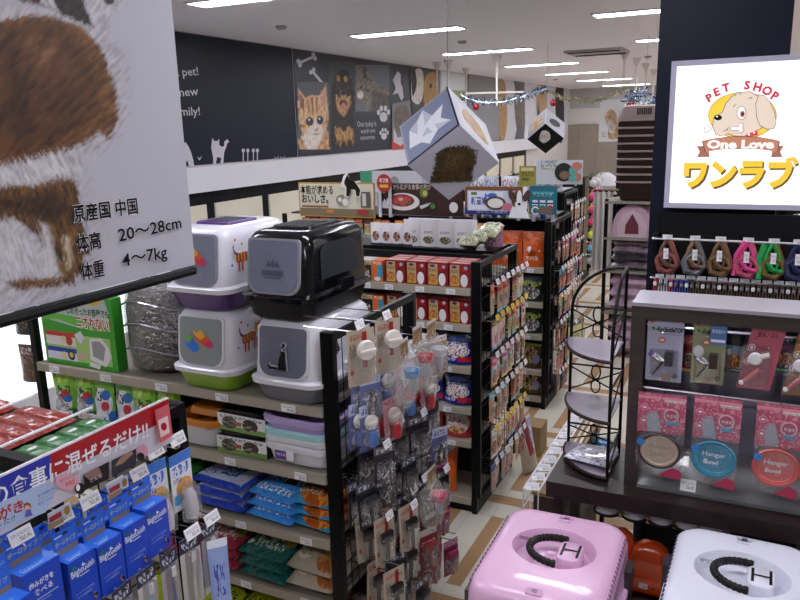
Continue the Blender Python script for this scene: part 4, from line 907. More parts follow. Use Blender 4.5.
# ================================================================ things hung on the end panels
def packets(prefix, n, bases, w, h, t, seed0, shape='pouch'):
    return [pouch(prefix, w, h, t, randart(seed0 + i, bases), '', 'packet', None, seed0 + i, flat=True) for i in range(n)]
ROWN = ['top', 'second', 'third', 'fourth', 'fifth', 'sixth', 'bottom']
def hung_rows(G, x, ys, rows, protos, group, where, sale=(), L=.13, two=True, name=None):
    """rows: z of the hook; packets hang under it facing the aisle"""
    ox, oy = G.location.x, G.location.y
    for ri, z in enumerate(rows):
        for yi, y in enumerate(ys):
            hook(G, y - oy, z, L, ri in sale, x + .0 - ox)
            pr = protos[ri % len(protos)] if not callable(protos) else protos(ri, yi)
            if pr is None: continue
            if isinstance(pr, list): pr = pr[yi * len(pr) // len(ys)]
            dep = L * (.8 if (yi + ri) % 3 else .62)
            hh = pr.dimensions.z or .15
            hh = max(v.co.z for v in pr.data.vertices) if pr.type == 'MESH' else PH[pr.name.split('.')[0]]
            place(pr, (x + dep, y + rnd.uniform(-.004, .004), z - hh + .012), PI / 2 + rnd.uniform(-.12, .12), '%s packet from the aisle corner, %s row of %s' % (ORD[yi], ROWN[ri], where), group, ry=0, rx=0)
PH = {}
# ---- middle gondola end (B): seven packets per row
ysB = [3.565 + i * .088 for i in range(7)]
PB = [[pouch('treat_packet', .075, .165, .02, randart(200 + r * 10 + k, b), '', 'treat packet', None, r * 10 + k, flat=True) for k in range(3)] for r, b in enumerate((['#caa67a', '#d8c8a0', '#5a7a3a'], ['#c9a48c', '#e0b8b0', '#b8c88a', '#e8c8d0'], ['#8a5a34', '#c8b8a8', '#8a8ab0', '#a83a2a'], ['#b8663a', '#c9a080', '#a04a34', '#5a6a90'], ['#b83a30', '#c98a70', '#d8c0b0'], ['#c84a30', '#b89888', '#d8a060']))]
hung_rows(GB_, -1.245, ysB, [1.29, 1.10, .90, .70, .49, .29], PB, 'treat packets hung on the middle gondola end', 'treats, middle gondola', sale=(1, 4), L=.07)
# ---- third gondola end (C)
ysC = [5.225 + i * .088 for i in range(6)]
PC = [[pouch('treat_packet', .078, .165, .02, randart(300 + r * 10 + k, b), '', 'treat packet', None, 300 + r * 10 + k, flat=True) for k in range(2)] for r, b in enumerate((['#7a4a3a', '#8a6a60'], ['#4a4a58', '#8a3a4a', '#2a2a30'], ['#3a3a44', '#2f5a50'], ['#6a3a2a', '#1c1c22'], ['#b8b490', '#a05a50'], ['#8a6a40', '#54343a']))]
hung_rows(GC_, -1.302, ysC, [1.27, 1.06, .86, .66, .46, .27], PC, 'treat packets hung on the third gondola end', 'treats, third gondola', L=.07)
# yellowish big packets at the foot of C end
yl = pouch('chew_packet', .17, .26, .03, art('pale_yellow_print', '#bdbb86', [('t', .15, .5, .85, .7, '#6a7a4a', 4), ('p', .5, .25, .35, .15, ['#8a8a50', '#cfcba0'], 5), ('r', 0, .92, 1, 1, '#3a4a3a')], .4, .2, .4), '', 'chew packet', None, 41, flat=True)
hook(GC_, .15, .645, .16); hook(GC_, .35, .635, .18)
place(yl, (-1.15, 5.32, .40), 1.2, 'large pale yellow packet low on the third gondola end, nearer one', 'pale yellow packets'); place(yl, (-1.13, 5.52, .39), 1.75, 'large pale yellow packet low on the third gondola end, farther one', 'pale yellow packets')
# tall bag leaning at the foot of B end: white, red and blue
t = pouch('rawhide_pack', .15, .34, .06, art('rawhide_print', '#c9c2bc', [('r', 0, .0, 1, .45, '#b9a994'), ('r', .35, .3, .7, 1, '#8f1f38'), ('r', .7, .4, 1, 1, '#dfe2ee'), ('t', .72, .45, .98, .95, '#2c48a0', 3), ('t', .03, .45, .3, .95, '#c02a2a', 3)], .3, .4, .4), 'long white and crimson packet leaning at the foot of the middle gondola', 'packet', None, 5)
place(t, (-1.14, 4.13, .02), 1.2, rx=-.12, ry=-.12)
bx = carton('cardboard_box', .16, .16, .2, mat('#a48a66', .8, noise=.08), mat('#8f7654', .8, noise=.08), 'brown cardboard box on the floor behind the middle gondola end', 'box'); place(bx, (-1.22, 4.36, 0), 0)
# ---- near gondola end (A)
ysA = [2.15 + i * .108 for i in range(6)]
def bubble(name, cardm, w, h, thing_fn, filmm=FILM2, cat='pet tool'):
    R = empty(name, (0, 0, 0), 0, '', cat)
    mb = MB().box((-w / 2, 0, 0), (w / 2, .0012, h), cardm, front=cardm); mb.build('backing_card', R)
    it = MB(); thing_fn(it, w, h); it.build('tool', R, 50)
    bb = MB(); bb.rings([rrect(w * .8, h * .62, .02, 0), rrect(w * .76, h * .58, .02, .018), rrect(w * .6, h * .45, .02, .026)], filmm, False, True)
    bb.v = [(x, -z, y + h * .36) for x, y, z in bb.v]; bb.build('plastic_bubble', R, 50)
    PH[name] = h; return R
def t_cap(col):
    def f(mb, w, h):
        mb.lathe([(.0, 0), (.026, .0), (.028, .008), (.026, .016), (0, .018)], mat('#d8d2ca', .35), n=20)
        mb.box((-.02, -.004, .017), (.02, .004, .022), mat('#e6e2da', .35))
        mb.v = [(x, -z - .004, y + h * .62) for x, y, z in mb.v]
        mb.tube([(0, -.01, h * .42), (0, -.012, h * .1)], .02, mat(col, .3), 10)
        mb.lathe([(.018, -.02), (.022, 0), (.018, .02)], mat(col, .3), (0, -.014, h * .3), 12)
    return f
def t_clip(mb, w, h):
    mb.tube([(-.015, -.012, h * .1), (-.012, -.014, h * .4), (.008, -.014, h * .62)], .007, mat('#1b1b20', .3), 8)
    mb.tube([(.018, -.012, h * .1), (.012, -.014, h * .4), (-.008, -.014, h * .62)], .007, mat('#1b1b20', .3), 8)
    mb.lathe([(.014, -.006), (.014, .006)], CHROME, (0, -.014, h * .45), 12); mb.tube([(-.02, -.018, h * .3), (.02, -.02, h * .5)], .004, CHROME, 6)
def t_brush(col):
    def f(mb, w, h):
        mb.tube([(0, -.014, h * .05), (0, -.014, h * .4), (0, -.014, h * .5)], [.008, .01, .006], mat(col, .3), 8)
        mb.box((-.026, -.022, h * .48), (.026, -.008, h * .7), mat(col, .3))
        for i in range(5):
            for j in range(4): mb.tube([(-.02 + i * .01, -.022, h * .5 + j * h * .055), (-.02 + i * .01, -.03, h * .5 + j * h * .055)], .0015, CHROME, 4)
    return f
cA = art('toolcard_cream', '#b9ab98', [('t', .1, .82, .6, .92, '#a83030', 4), ('r', .55, .3, .72, .95, '#a01c1c'), ('e', .15, .25, .07, .05, '#b02a2a'), ('t', .08, .5, .3, .75, '#6a5a50', 3)], .4)
cB = art('toolcard_clearblue', '#5c66a0', [('r', 0, .75, 1, 1, '#bcc4e4'), ('t', .1, .8, .9, .94, '#3a4a9a', 4), ('p', .5, .2, .35, .15, ['#caa478', '#c9c9d0'], 6), ('t', .1, .4, .9, .5, '#dfe2f2', 6)], .3, .4)
cP = art('toolcard_pink', '#c98a96', [('r', 0, .8, 1, 1, '#d8a8b0'), ('t', .1, .84, .9, .95, '#a83a52', 4), ('p', .5, .3, .4, .25, ['#c8b0b4', '#b85a68', '#d8c8cc'], 6)], .3, .4)
cK = art('toolcard_dark', '#26262d', [('r', 0, .82, 1, 1, '#5a5a68'), ('t', .1, .85, .9, .95, '#d8d8e0', 4), ('p', .5, .35, .38, .25, ['#3a3a44', '#8a8a98', '#15151a'], 7), ('t', .1, .08, .9, .16, '#b8b8c4', 7)], .25, .5)
cT = art('toolcard_tan', '#a88a62', [('r', 0, .86, 1, 1, '#d8d0d8'), ('t', .1, .6, .9, .8, '#3f2f22', 3), ('p', .5, .3, .38, .2, ['#6a5138', '#c9b48f'], 7)], .3, .4)
cM = art('toolcard_magenta', '#8a2a58', [('r', 0, .8, 1, 1, '#d890b8'), ('t', .1, .84, .9, .95, '#f4e0ec', 4), ('p', .5, .35, .4, .3, ['#c04a80', '#d8b8d0', '#3a6a8a'], 6)], .3, .4)
cR = art('toolcard_red', '#7a2028', [('r', 0, .84, 1, 1, '#c8c0bc'), ('p', .5, .35, .4, .3, ['#a8303a', '#3a1a1c', '#c8a8a0'], 6), ('t', .1, .6, .9, .7, '#e8e0dc', 5)], .3, .4)
K = [bubble('bottle_brush_pack', cB, .085, .17, t_cap('#4a78c0')), bubble('bottle_brush_pack', cP, .085, .17, t_cap('#c02a34')), bubble('nail_clipper_pack', cK, .09, .165, t_clip), bubble('grooming_brush_pack', cA, .1, .19, t_brush('#1a1a1e')),
     bubble('grooming_brush_pack', cK, .1, .18, t_brush('#2a2a30')), bubble('grooming_comb_pack', cM, .085, .17, t_brush('#b83a68')), bubble('nail_clipper_pack', cT, .085, .165, t_clip), bubble('grooming_brush_pack', cR, .09, .18, t_brush('#a01c24')),
     bubble('bottle_brush_pack', cP, .085, .17, t_cap('#b8b8c4')), bubble('nail_clipper_pack', cB, .085, .165, t_clip)]
grid_ = [[9, 0, 1, 6, 6, 6, 0], [0, 1, 8, 0, 1, 8, 2], [2, 2, 4, 4, 2, 4, 6], [4, 2, 4, 2, 4, 9, 5], [3, 3, 4, 2, 2, 5, 5], [3, 2, 3, 7, 7, 5, 8], [4, 2, 4, 7, 5, 5, 5]]
rows = [1.25, 1.14, .98, .85, .70, .51, .33]
what = {0: 'blue capped brush pack', 1: 'pink carded brush pack', 2: 'dark clipper pack', 3: 'cream card with black brush', 4: 'dark carded brush', 5: 'magenta carded comb', 6: 'tan carded clipper', 7: 'dark red carded brush', 8: 'pale pink carded brush', 9: 'blue carded clipper'}
for ri, z in enumerate(rows):
    for yi in range(6):
        y = ysA[yi] + (.0 if ri % 2 else .02)
        if y > 2.74: continue
        Lh = .10 + .05 * ((ri + yi) % 3) / 2 + (.03 if ri > 3 else 0)
        Lh = round(Lh / .05) * .05
        if ri != 1: hook(GA, y - 2.083, z, Lh, tagged=ri in (0, 2, 4) and yi < 5)
        k = grid_[ri][yi]
        for dd, nm in ((.9, 'front'), (.45, 'rear')):
            place(K[k], (-1.275 + Lh * dd, y + rnd.uniform(-.012, .012), z - PH[K[k].name.split('.')[0]] + .01), 1.22 + rnd.uniform(-.25, .25) * (1 if dd > .5 else .6), '%s %s, %s column from the camera, %s row of grooming tools' % (nm, what[k], ORD[yi], ROWN[ri]), 'grooming tools hung on the near gondola end', ry=rnd.uniform(-.08, .08))
# round red/blue/white cup lids of the measuring-cup packs at the top
def scoop(col, nm):
    R = empty('food_scoop_pack', (0, 0, 0), 0, '', 'food scoop')
    m = MB(); m.lathe([(.024, .045), (.03, .07), (.032, .075), (.028, .075), (.02, .05)], mat(col, .3, coat=.4), (0, -.03, 0), n=20)
    m.build('cup', R, 50); MB().tube([(0, -.03, .05), (0, -.03, .03), (0, -.03, -.01)], [.02, .018, .014], mat('#aaa6b4', .25, coat=.5), 12).build('handle', R); MB().box((-.04, .0, .1), (.04, .0015, .18), cT, front=cT).build('backing_card', R)
    wr = MB(); wr.rings([rrect(.08, .06, .02, -.06), rrect(.11, .11, .04, 0), rrect(.11, .11, .04, .06), rrect(.09, .02, .009, .12)], FILM2, True, True); wr.build('plastic_bag', R, 50); return R
for (px, py, c, l) in ((404, 372, '#4a88c8', 'blue feeding scoop in a clear bag, top of the tool rack'), (418, 357, '#c8283a', 'red feeding scoop in a clear bag, top of the tool rack'), (432, 350, '#c8c8d0', 'clear white feeding scoop at the far top corner of rack')):
    p = U(px, py + 8, 'x', -1.08); s_ = scoop(c, l); place(s_, (-1.08, p.y, p.z - .03), PI / 2, l, 'feeding scoops')
CAPB = bubble('bottle_brush_pack', cA, .1, .18, lambda mb, w, h: None)
cpm = MB(); cpm.lathe([(.0, 0), (.029, .0), (.032, .01), (.029, .02), (0, .022)], mat('#d8d2cc', .35), n=24); cpm.box((-.026, -.004, .02), (.026, .004, .028), mat('#e6e2da', .35)); cpm.v = [(x, -z - .02, y + .12) for x, y, z in cpm.v]; cpm.build('round_cap', CAPB, 40)
for (px, py, l) in ((361, 348, 'cream card with a round white cap, nearer of the pair'), (388, 337, 'cream card with a round white cap, farther of the pair')):
    p = U(px, py, 'x', -1.07); hook(GA, p.y - 2.083, p.z + .05, .2); place(CAPB, (-1.07, p.y, p.z - .12), PI / 2 - .5, l, 'white capped packs on the tool rack')
# little red cup and cat teasers low right
for (px, py, c, l) in ((432, 500, '#d83a6a', 'pink lidded cup hanging lowest on the tool rack, near the aisle'),):
    p = U(px, py, 'x', -1.05); s_ = scoop(c, l); place(s_, (-1.05, p.y, p.z - .04), PI / 2, l)
# ================================================================ front left end display (E)
XE = -1.2
def pxE(x, y, X=XE): return U(x, y, 'x', X)
t = empty('header_sign', (XE, .9, 1.4), 0, 'long blue and red sign board with Japanese lettering above the blue boxes', 'sign')
mb = MB(); ya, yb2 = .62, 1.221; zt, zbt = 1.503, 1.392
mb.box((XE - .006, ya, zbt), (XE, yb2, zt), mat('#c9c6d4', .4))
class ArtE(Art):
    def px(s, x, y): p = U(x, y, 'x', XE); return (p.y, p.z)
a = ArtE(mb, (XE, 0, 0), (0, 1, 0), (0, 0, 1), .0006, .0003)
zs1 = 1.452; ysplit = U(50, 458, 'x', XE).y
BLU = mat('#2430a8', .35); RED = mat('#a81420', .35)
a.rect(ya, zs1, ysplit, zt, BLU); a.rect(ysplit, zs1, yb2, zt, RED); a.rect(ya, zt - .003, yb2, zt, WHITE)
a.textpx('の食事に混ぜるだけ!!', (-9, 508), (148, 436), 18, mat('#e9eef8', .4), .016)
a.polypx([(-5, 504), (46, 482), (57, 487), (45, 512), (-5, 533)], mat('#a9bfe6', .4))
a.textpx('みがき', (-16, 526), (23, 509), 10, mat('#b02a20'), .03); a.textpx('しました!!', (-22, 535), (14, 520), 6, BLACK)
a.textpx('歯の健康を守る', (37, 497), (56, 488), 2.2, mat('#3a4a9a')); a.textpx('やさしいケア', (37, 501), (54, 493), 2.2, mat('#b04a5a')); a.textpx('毎日つづける', (37, 505), (52, 498), 2.2, mat('#3a4a9a'))
a.ellpx(26, 506, 3.8, 4, mat('#8a4a34')); a.ellpx(26, 507.5, 2.8, 2.6, mat('#dcb8a0')); a.polypx([(23, 517), (25, 509), (29, 509), (31, 515)], mat('#5a58b8'))
a.ellpx(66, 481, 12, 8.5, mat('#d8a0b4')); a.textpx('おいしい成分', (58, 482), (77, 473), 2, BLACK); a.textpx('新発売', (64, 486), (73, 482), 3.5, mat('#b02030'))
a.ellpx(78, 488, 5.5, 5.5, mat('#202028')); a.ellpx(76, 487, 2, 3.5, WHITE)
a.polypx([(81, 474), (107, 461), (107, 478), (83, 490)], mat('#2a1f22')); a.polypx([(81, 474), (96, 466), (100, 474), (88, 480)], mat('#8a6a66')); a.textpx('どんな', (88, 482), (100, 476), 3, WHITE)
a.polypx([(109, 460), (134, 448), (134, 464), (110, 477)], mat('#2a2a38')); a.polypx([(112, 466), (118, 457), (128, 450), (131, 453), (120, 463)], mat('#a07a6a'))
a.ellpx(140, 451, 5.5, 7, mat('#c890a4')); a.ellpx(138, 456, 4, 4, mat('#202028'))
a.polypx([(152, 410), (166, 403), (170, 435), (157, 443)], mat('#d0606a')); a.polypx([(155, 420), (165, 415), (167, 432), (158, 437)], mat('#e8d0d4')); a.ellpx(161, 426, 3, 4, RED)
mb.v = [(v[0] - XE, v[1] - .9, v[2] - 1.4) for v in mb.v]; mb.build('printed_board', t)
MB().box((-.12, -.2, .02), (-.006, -.19, .03), BLACK).box((-.12, .2, .02), (-.006, .21, .03), BLACK).build('bracket', t)
# blue dental boxes hung on hooks
BB = mat('#1d48c4', .3); BBt = mat('#2f6fe0', .3)
def blue_box(title, big=False):
    R = empty('dental_care_box', (0, 0, 0), 0, '', 'dental care box'); w, d, h = (.068, .042, .122) if not big else (.085, .045, .13)
    mb = MB().box((-w / 2, 0, 0), (w / 2, d, h), mat('#1f45b0', .3), front=BB, top=BBt); a = Art(mb, (-w / 2, 0, 0), (1, 0, 0), (0, 0, 1), .0005, .0003)
    wm = mat('#e8eefa', .4)
    if not big:
        a.text(title, .004, h * .7, .021, wm, w - .009, .012, rot=.06); a.rect(w * .35, h * .66, w * .7, h * .675, wm); a.poly([(w * .45, h * .84), (w * .5, h * .88), (w * .55, h * .84), (w * .5, h * .81)], wm)
        a.ell(w * .17, h * .86, .006, .006, mat('#1a6a78')); a.text('ガードプラス成分配合', .008, h * .36, .0055, mat('#a8c0f0'), w - .02); a.text('お口の健康維持', .01, h * .29, .005, mat('#a8c0f0'), w - .03)
        a.ell(w * .8, h * .16, .0045, .009, mat('#c98a3a'), rot=.3); a.ell(w * .83, h * .16, .003, .007, BLACK, rot=.3); a.text('60g', w * .4, h * .05, .006, wm)
    else:
        a.text('歯みがきを', .012, h * .72, .014, wm, w - .03, .02); a.text('食べる', .02, h * .58, .014, wm, w * .5, .02); a.rect(.012, h * .5, w - .012, h * .51, wm); a.rect(.014, h * .45, w - .03, h * .46, mat('#a8c0f0'))
        a.poly([(w * .4, 0.002), (w * .42, h * .28), (w * .5, h * .33), (w * .58, h * .26), (w * .62, .002)], wm)
    a = Art(mb, (-w / 2, 0, h), (1, 0, 0), (0, 1, 0), .0005, .0003); a.text('Dental', .01, .012, .012, mat('#9fc4f4'), w - .035); a.rect(.01, .007, w - .03, .009, wm)
    mb.build('printed_box', R)
    cd = MB().box((-w / 2 + .004, d, h * .4), (w / 2 - .004, d + .0012, h + .052), BBt); a = Art(cd, (-w / 2 + .004, d, h), (1, 0, 0), (0, 0, 1), .0005, .0003); w_ = w - .008
    a.rect(0.006, .0, w_ - .002, .012, mat('#8f7c66')); a.text('ボーロタイプ', .004, .02, .013, mat('#c8c898'), w_ - .01, .02); a.rect(.004, .04, .022, .043, wm); a.ell(w_ / 2, .043, .007, .003, mat('#14235a')); cd.build('header_card', R)
    PH['dental_care_box'] = h; return R
bbx = blue_box('BlightGuish'); big = blue_box('', True)
for i, y in enumerate((.935, 1.008, 1.08, 1.149)):
    place(bbx, (XE, y, [1.135, 1.13, 1.134, 1.143][i]), PI / 2, ORD[i] + ' blue dental care box with white script from the left', 'blue dental care boxes')
    place(bbx, (XE - .058, y - .008, 1.137), PI / 2, ORD[i] + ' rear blue box, behind the front row of dental boxes', 'rear blue dental care boxes')
    hook(GE_, y - .64, 1.312, .055)
place(big, (XE, .842, 1.16), PI / 2, 'larger blue box with a tooth on its front, left of the scripted boxes', 'large blue dental boxes'); place(big, (XE - .062, .835, 1.163), PI / 2, 'second larger blue box standing behind the tooth box', 'large blue dental boxes'); hook(GE_, .20, 1.32, .055); hook(GE_, .12, 1.32, .055)
place(big, (XE + .03, .75, 1.14), PI / 2, 'blue box at the bottom left corner of the photo', 'large blue dental boxes')
# little wobbler cards over the boxes
for i, (x, y) in enumerate(((64, 510), (122, 482))):
    o = MB(); p = pxE(x, y, -1.23); o.box((-1.235, p.y - .035, p.z - .02), (-1.233, p.y + .02, p.z + .008), mat('#c9d2e8', .4)); aa = Art(o, (-1.233, 0, 0), (0, 1, 0), (0, 0, 1), .0008, .0005)
    aa.rect(p.y - .035, p.z - .012, p.y - .005, p.z, mat('#a8303a')); aa.rect(p.y - .04, p.z - .026, p.y - .002, p.z - .014, mat('#9a8468')); aa.ell(p.y + .008, p.z - .005, .007, .01, mat('#a8823a'))
    tag(o.build('shelf_card'), 'small white and red promotion card %s above the blue boxes' % ('left' if i == 0 else 'right'), 'promotion card')
# tooth-finger packets to the right
def finger(lbl, c1):
    R = empty('finger_brush_packet', (0, 0, 0), 0, lbl, 'finger brush packet', 'finger brush packets')
    m = art('finger_print_' + c1[1:], '#dfe4ee', [('r', 0, .82, 1, 1, '#2f7ad8'), ('t', .1, .62, .9, .8, '#2f7ad8', 3), ('p', .6, .35, .4, .2, [c1, '#e0a850', c1], 5), ('t', .1, .48, .5, .58, '#3a3a9a', 3), ('e', .25, .2, .2, .1, '#58a8e0')], .3, .3)
    MB().box((-.035, 0, 0), (.035, .0015, .15), m, front=m).build('backing_card', R)
    MB().lathe([(.016, 0), (.018, .03), (.014, .06), (.008, .075), (0, .08)], mat('#d2ced8', .35), (.004, -.02, -.02), 14).build('finger_brush', R, 60)
    b = MB(); b.rings([rrect(.05, .04, .018, -.024, .004, -.02), rrect(.05, .04, .018, .055, .004, -.02), rrect(.035, .025, .012, .07, .004, -.018)], FILM2); b.build('plastic_bubble', R, 60); return R
f1 = finger('finger brush packet with blue print, nearer of the two right of the boxes', '#c9b88a'); place(f1, (-1.245, 1.20, 1.19), PI / 2 - .1)
f2 = finger('finger brush packet with orange print, farther of the two right of the boxes', '#d8923a'); place(f2, (-1.235, 1.275, 1.185), PI / 2 - .05)
for y in (1.20, 1.275): hook(GE_, y - .64, 1.345, .06)
# toothbrush packets row below
cols = ['#5a5a6a', '#b8c060', '#c02a78', '#8a2a34', '#8fb4e0', '#3a4a9a', '#c8c0b8', '#d8d8e0']
rr = random.Random(5)
for i in range(8):
    c = cols[i]
    R = empty('toothbrush_packet', (0, 0, 0), 0, ORD[i] + ' toothbrush packet from the left, hung under the blue boxes', 'toothbrush packet', 'toothbrush packets under the blue boxes')
    m = art('brush_print_%d' % i, '#a8a4b0' if i % 2 else '#cfc9cc', [('r', 0, .8, 1, 1, '#2a3048'), ('t', .1, .84, .9, .95, '#d0d4e0', 4), ('r', 0, 0, 1, .1, c)], .3, .3)
    MB().box((-.031, 0, 0), (.031, .001, .19), m, front=m).build('backing_card', R)
    MB().tube([(0, -.008, .01), (0, -.008, .1), (0, -.008, .15)], [.005, .004, .003], mat(c, .3), 8).box((-.006, -.014, .128), (.006, -.009, .152), WHITE).build('toothbrush', R)
    b = MB(); b.rings([rrect(.034, .15, .012, 0), rrect(.03, .146, .012, .016)], FILM2); b.v = [(x, -z, y + .085) for x, y, z in b.v]; b.build('plastic_bubble', R, 60)
    y = .80 + i * .072; place(R, (-1.19, y, .95), PI / 2 + rr.uniform(-.15, .15)); hook(GE_, y - .64, 1.13, .12, tagged=i > 5)
    if i in (4, 6, 7):
        pass
t = pouch('toothpaste_tube', .05, .21, .03, art('tube_print', '#8fa4d8', [('t', .2, .3, .8, .7, '#3a4ab0', 2), ('r', 0, .9, 1, 1, '#dfe4f4')], .3, .4), 'pale blue tube hanging lower right beside the toothbrush packets', 'tube', None, 8); place(t, (-1.13, 1.262, .92), .9)
# packs lying on top of the display: red, red, green with white dashes
tray = MB().box((-.85, .30, 1.30), (-.035, .72, 1.318), BLACK); tray.build('top_deck', GE_)
pr = lambda c, nm: art(nm, c, [('r', .15, .3, .35, .36, '#e8e8e8'), ('r', .5, .3, .7, .36, '#e8e8e8'), ('r', .3, .7, .5, .76, '#d8d8e0'), ('r', .7, .7, .85, .76, '#c8c8d8'), ('p', .5, .5, .7, .7, [c, c, c], 2)] [:4], .3, .4, .5)
for i, (x, c, nm, l) in enumerate(((-1.50, '#0f6a22', 'green_top_print', 'green packet lying on the left front display'), (-1.74, '#8e1c10', 'red_top_print', 'red packet beside the green ones on the front display'), (-1.98, '#921c0e', 'red_edge_print', 'leftmost red packet on the front display'))):
    am = art(nm, c, [('r', .3, .70, .7, .76, '#e4e4ea'), ('r', .35, .3, .62, .35, '#d8d8e0'), ('r', 0, .0, 1, .06, c)], .3, .4, .5)
    o = bag('lying_packet', .062, .21, .04, am, '', 'packet', '%s packets lying on the left front display' % ('green', 'red', 'far left red')[i], 60 + i)
    for j in range(6): place(o, (x + .105, .99 + j * .06, 1.322), PI / 2, '%s %s, counted from the camera' % (ORD[j], l))
for x in (-1.62, -1.86): MB().tube([(x + 1.32, .32, 1.365), (x + 1.32, .72, 1.365)], .004, WHITE, 5).build('divider_wire', GE_)
for i, (px, py) in enumerate(((29, 414), (63, 420), (97, 424), (4, 408))):
    p = U(px, py, 'y', 1.39); o = MB().box((p.x - .022 - -1.32, .752, p.z - .025), (p.x + .022 - -1.32, .754, p.z + .025), WHITE, front=TAGM).build('price_tag', GE_)
# ================================================================ goods on the middle gondola (B)
def U2(px, py, y): return U(px, py, 'y', y)
redbox = art('red_catfood_print', '#861a1c', [('r', .06, .05, .5, .93, '#b8a070'), ('t', .1, .6, .48, .72, '#6a2a1a', 4), ('e', .26, .84, .12, .06, '#3a2a7a'), ('p', .26, .3, .2, .2, ['#7a3f1c', '#c98a4a', '#a8602a'], 8), ('r', .08, .04, .48, .12, '#c8a018'), ('e', .72, .78, .14, .12, '#a81a22'), ('e', .8, .82, .08, .07, '#9ab0c8'), ('e', .72, .5, .1, .12, '#2a2224'), ('e', .72, .28, .17, .27, '#e3e0e4'), ('e', .66, .42, .05, .05, '#e3e0e4')], .3, .3)
REDT = art('red_top_box', '#a03438', [('r', .1, .3, .9, .7, '#c9b0b0')], .35)
blackbox = art('black_catfood_print', '#1c1a1c', [('r', .0, .78, 1, 1, '#c8b48c'), ('t', .1, .8, .9, .95, '#5a3a2a', 3), ('p', .5, .35, .3, .25, ['#3a322c', '#8a7a68', '#d0c8bc'], 6), ('e', .5, .12, .3, .1, '#c8cbd0')], .3, .3)
creambox = art('cream_catfood_print', '#b9b09a', [('r', .0, .0, .3, 1, '#8a7ab8'), ('p', .55, .5, .25, .25, ['#6a8a4a', '#e8e0c8', '#b89a6a'], 6), ('e', .5, .12, .3, .1, '#d8dce4')], .3, .3)
orangebox = art('orange_catfood_print', '#d8682a', [('r', .5, .2, 1, .8, '#2f8fb0'), ('t', .1, .82, .9, .95, '#f4ece0', 3), ('e', .5, .12, .3, .1, '#d8dce4')], .3, .3)
greenbox = art('green_catfood_print', '#58b83a', [('r', .5, .2, 1, .8, '#1c2420'), ('t', .1, .82, .9, .95, '#f4ece0', 3)], .3, .3)
pinkbox = art('pink_catfood_print', '#c85a6a', [('r', .4, .2, 1, .8, '#e8d0c8')], .3, .3)
rb = carton('cat_food_box', .118, .055, .125, redbox, mat('#6d1518', .4), '', 'cat food box', 'red boxes of cat food', REDT)
for zi, (z, nm) in enumerate(((1.278, 'top'), (1.083, 'second'))):
    for i in range(4):
        for dp in range(3 if zi == 0 else 2):
            place(rb, (-1.372 - i * .124, 3.535 + dp * .058, z), 0, '%s red cat food box from the end post, %s, %s shelf of the middle gondola' % (ORD[i], ('front', 'middle', 'rear')[dp], nm))
sb = [carton('cat_food_box', .066, .05, .115, m, mat(c, .4), '', 'cat food box', 'slim cat food boxes') for m, c in ((blackbox, '#b8b8c0'), (creambox, '#a89a88'), (orangebox, '#c86020'), (greenbox, '#58b83a'), (pinkbox, '#b84a5a'))]
for j, k in enumerate((2, 0, 1, 0, 2, 1, 0)):
    place(sb[k], (-1.855 - j * .07, 3.535, 1.278), 0, '%s slim box left of the red boxes, top shelf, %s' % (ORD[j], ('black', 'cream', 'orange', 'green', 'pink')[k]))
    place(sb[k], (-1.855 - j * .07, 3.59, 1.278), 0, '%s slim box in the rear line left of the red boxes, %s' % (ORD[j], ('black', 'cream', 'orange', 'green', 'pink')[k]))
for j, k in enumerate((2, 0, 3, 0, 4, 2, 3)):
    place(sb[k], (-1.855 - j * .07, 3.535, 1.083), 0, '%s slim box left of the red boxes, second shelf, %s' % (ORD[j], ('black', 'cream', 'orange', 'green', 'pink')[k]))
bluebag = art('blue_catfood_print', '#16247c', [('r', 0, .8, 1, 1, '#10141c'), ('e', .5, .8, .3, .08, '#3a58b0'), ('p', .5, .42, .42, .22, ['#c8a07a', '#e0e4ec', '#8a4a2a', '#d8d8e4'], 8), ('t', .1, .58, .9, .7, '#dfe4f0', 4), ('r', .55, .08, 1, .25, '#b82038'), ('t', .05, .1, .5, .2, '#c8d0ec', 5)], .22, .5, .5)
redbag = art('redwhite_catfood_print', '#a83038', [('p', .5, .5, .42, .35, ['#d8d0d0', '#c8b0a8', '#e4e0e4'], 5), ('t', .15, .5, .85, .68, '#9a2030', 4), ('p', .5, .25, .3, .12, ['#8a5a3a', '#c89a6a'], 8)], .22, .5, .5)
B1 = pouch('cat_food_bag', .17, .17, .07, bluebag, '', 'cat food bag', None, 51); B2 = pouch('cat_food_bag', .17, .16, .07, redbag, '', 'cat food bag', None, 52)
for z, p, nm, c, g in ((.851, B1, 'third', 'blue', 'blue cat food bags, third shelf'), (.621, B1, 'fourth', 'blue', 'blue cat food bags, fourth shelf'), (.431, B2, 'fifth', 'red and white', 'red cat food bags, fifth shelf')):
    for i in range(4): place(p, (-1.395 - i * .175, 3.56, z), rnd.uniform(-.1, .1), '%s %s cat food bag from the end post, %s shelf of middle gondola' % (ORD[i], c, nm), g, rx=-.12)
dogbag = art('orange_dogfood_print', '#c9581a', [('p', .45, .55, .3, .28, ['#2a2420', '#d8d0c8', '#6a5a4a'], 5), ('e', .5, .9, .4, .1, '#dfe4ec'), ('e', .55, .85, .2, .06, '#2a6ab8'), ('p', .5, .2, .35, .12, ['#c8b8a8', '#4a7a3a', '#b03a2a'], 8)], .25, .4, .5)
o = pouch('dog_food_bag', .19, .28, .08, dogbag, 'orange dog food bag with a dog face on the bottom shelf', 'dog food bag', None, 53); place(o, (-1.50, 3.55, .091), .1, rx=-.15)
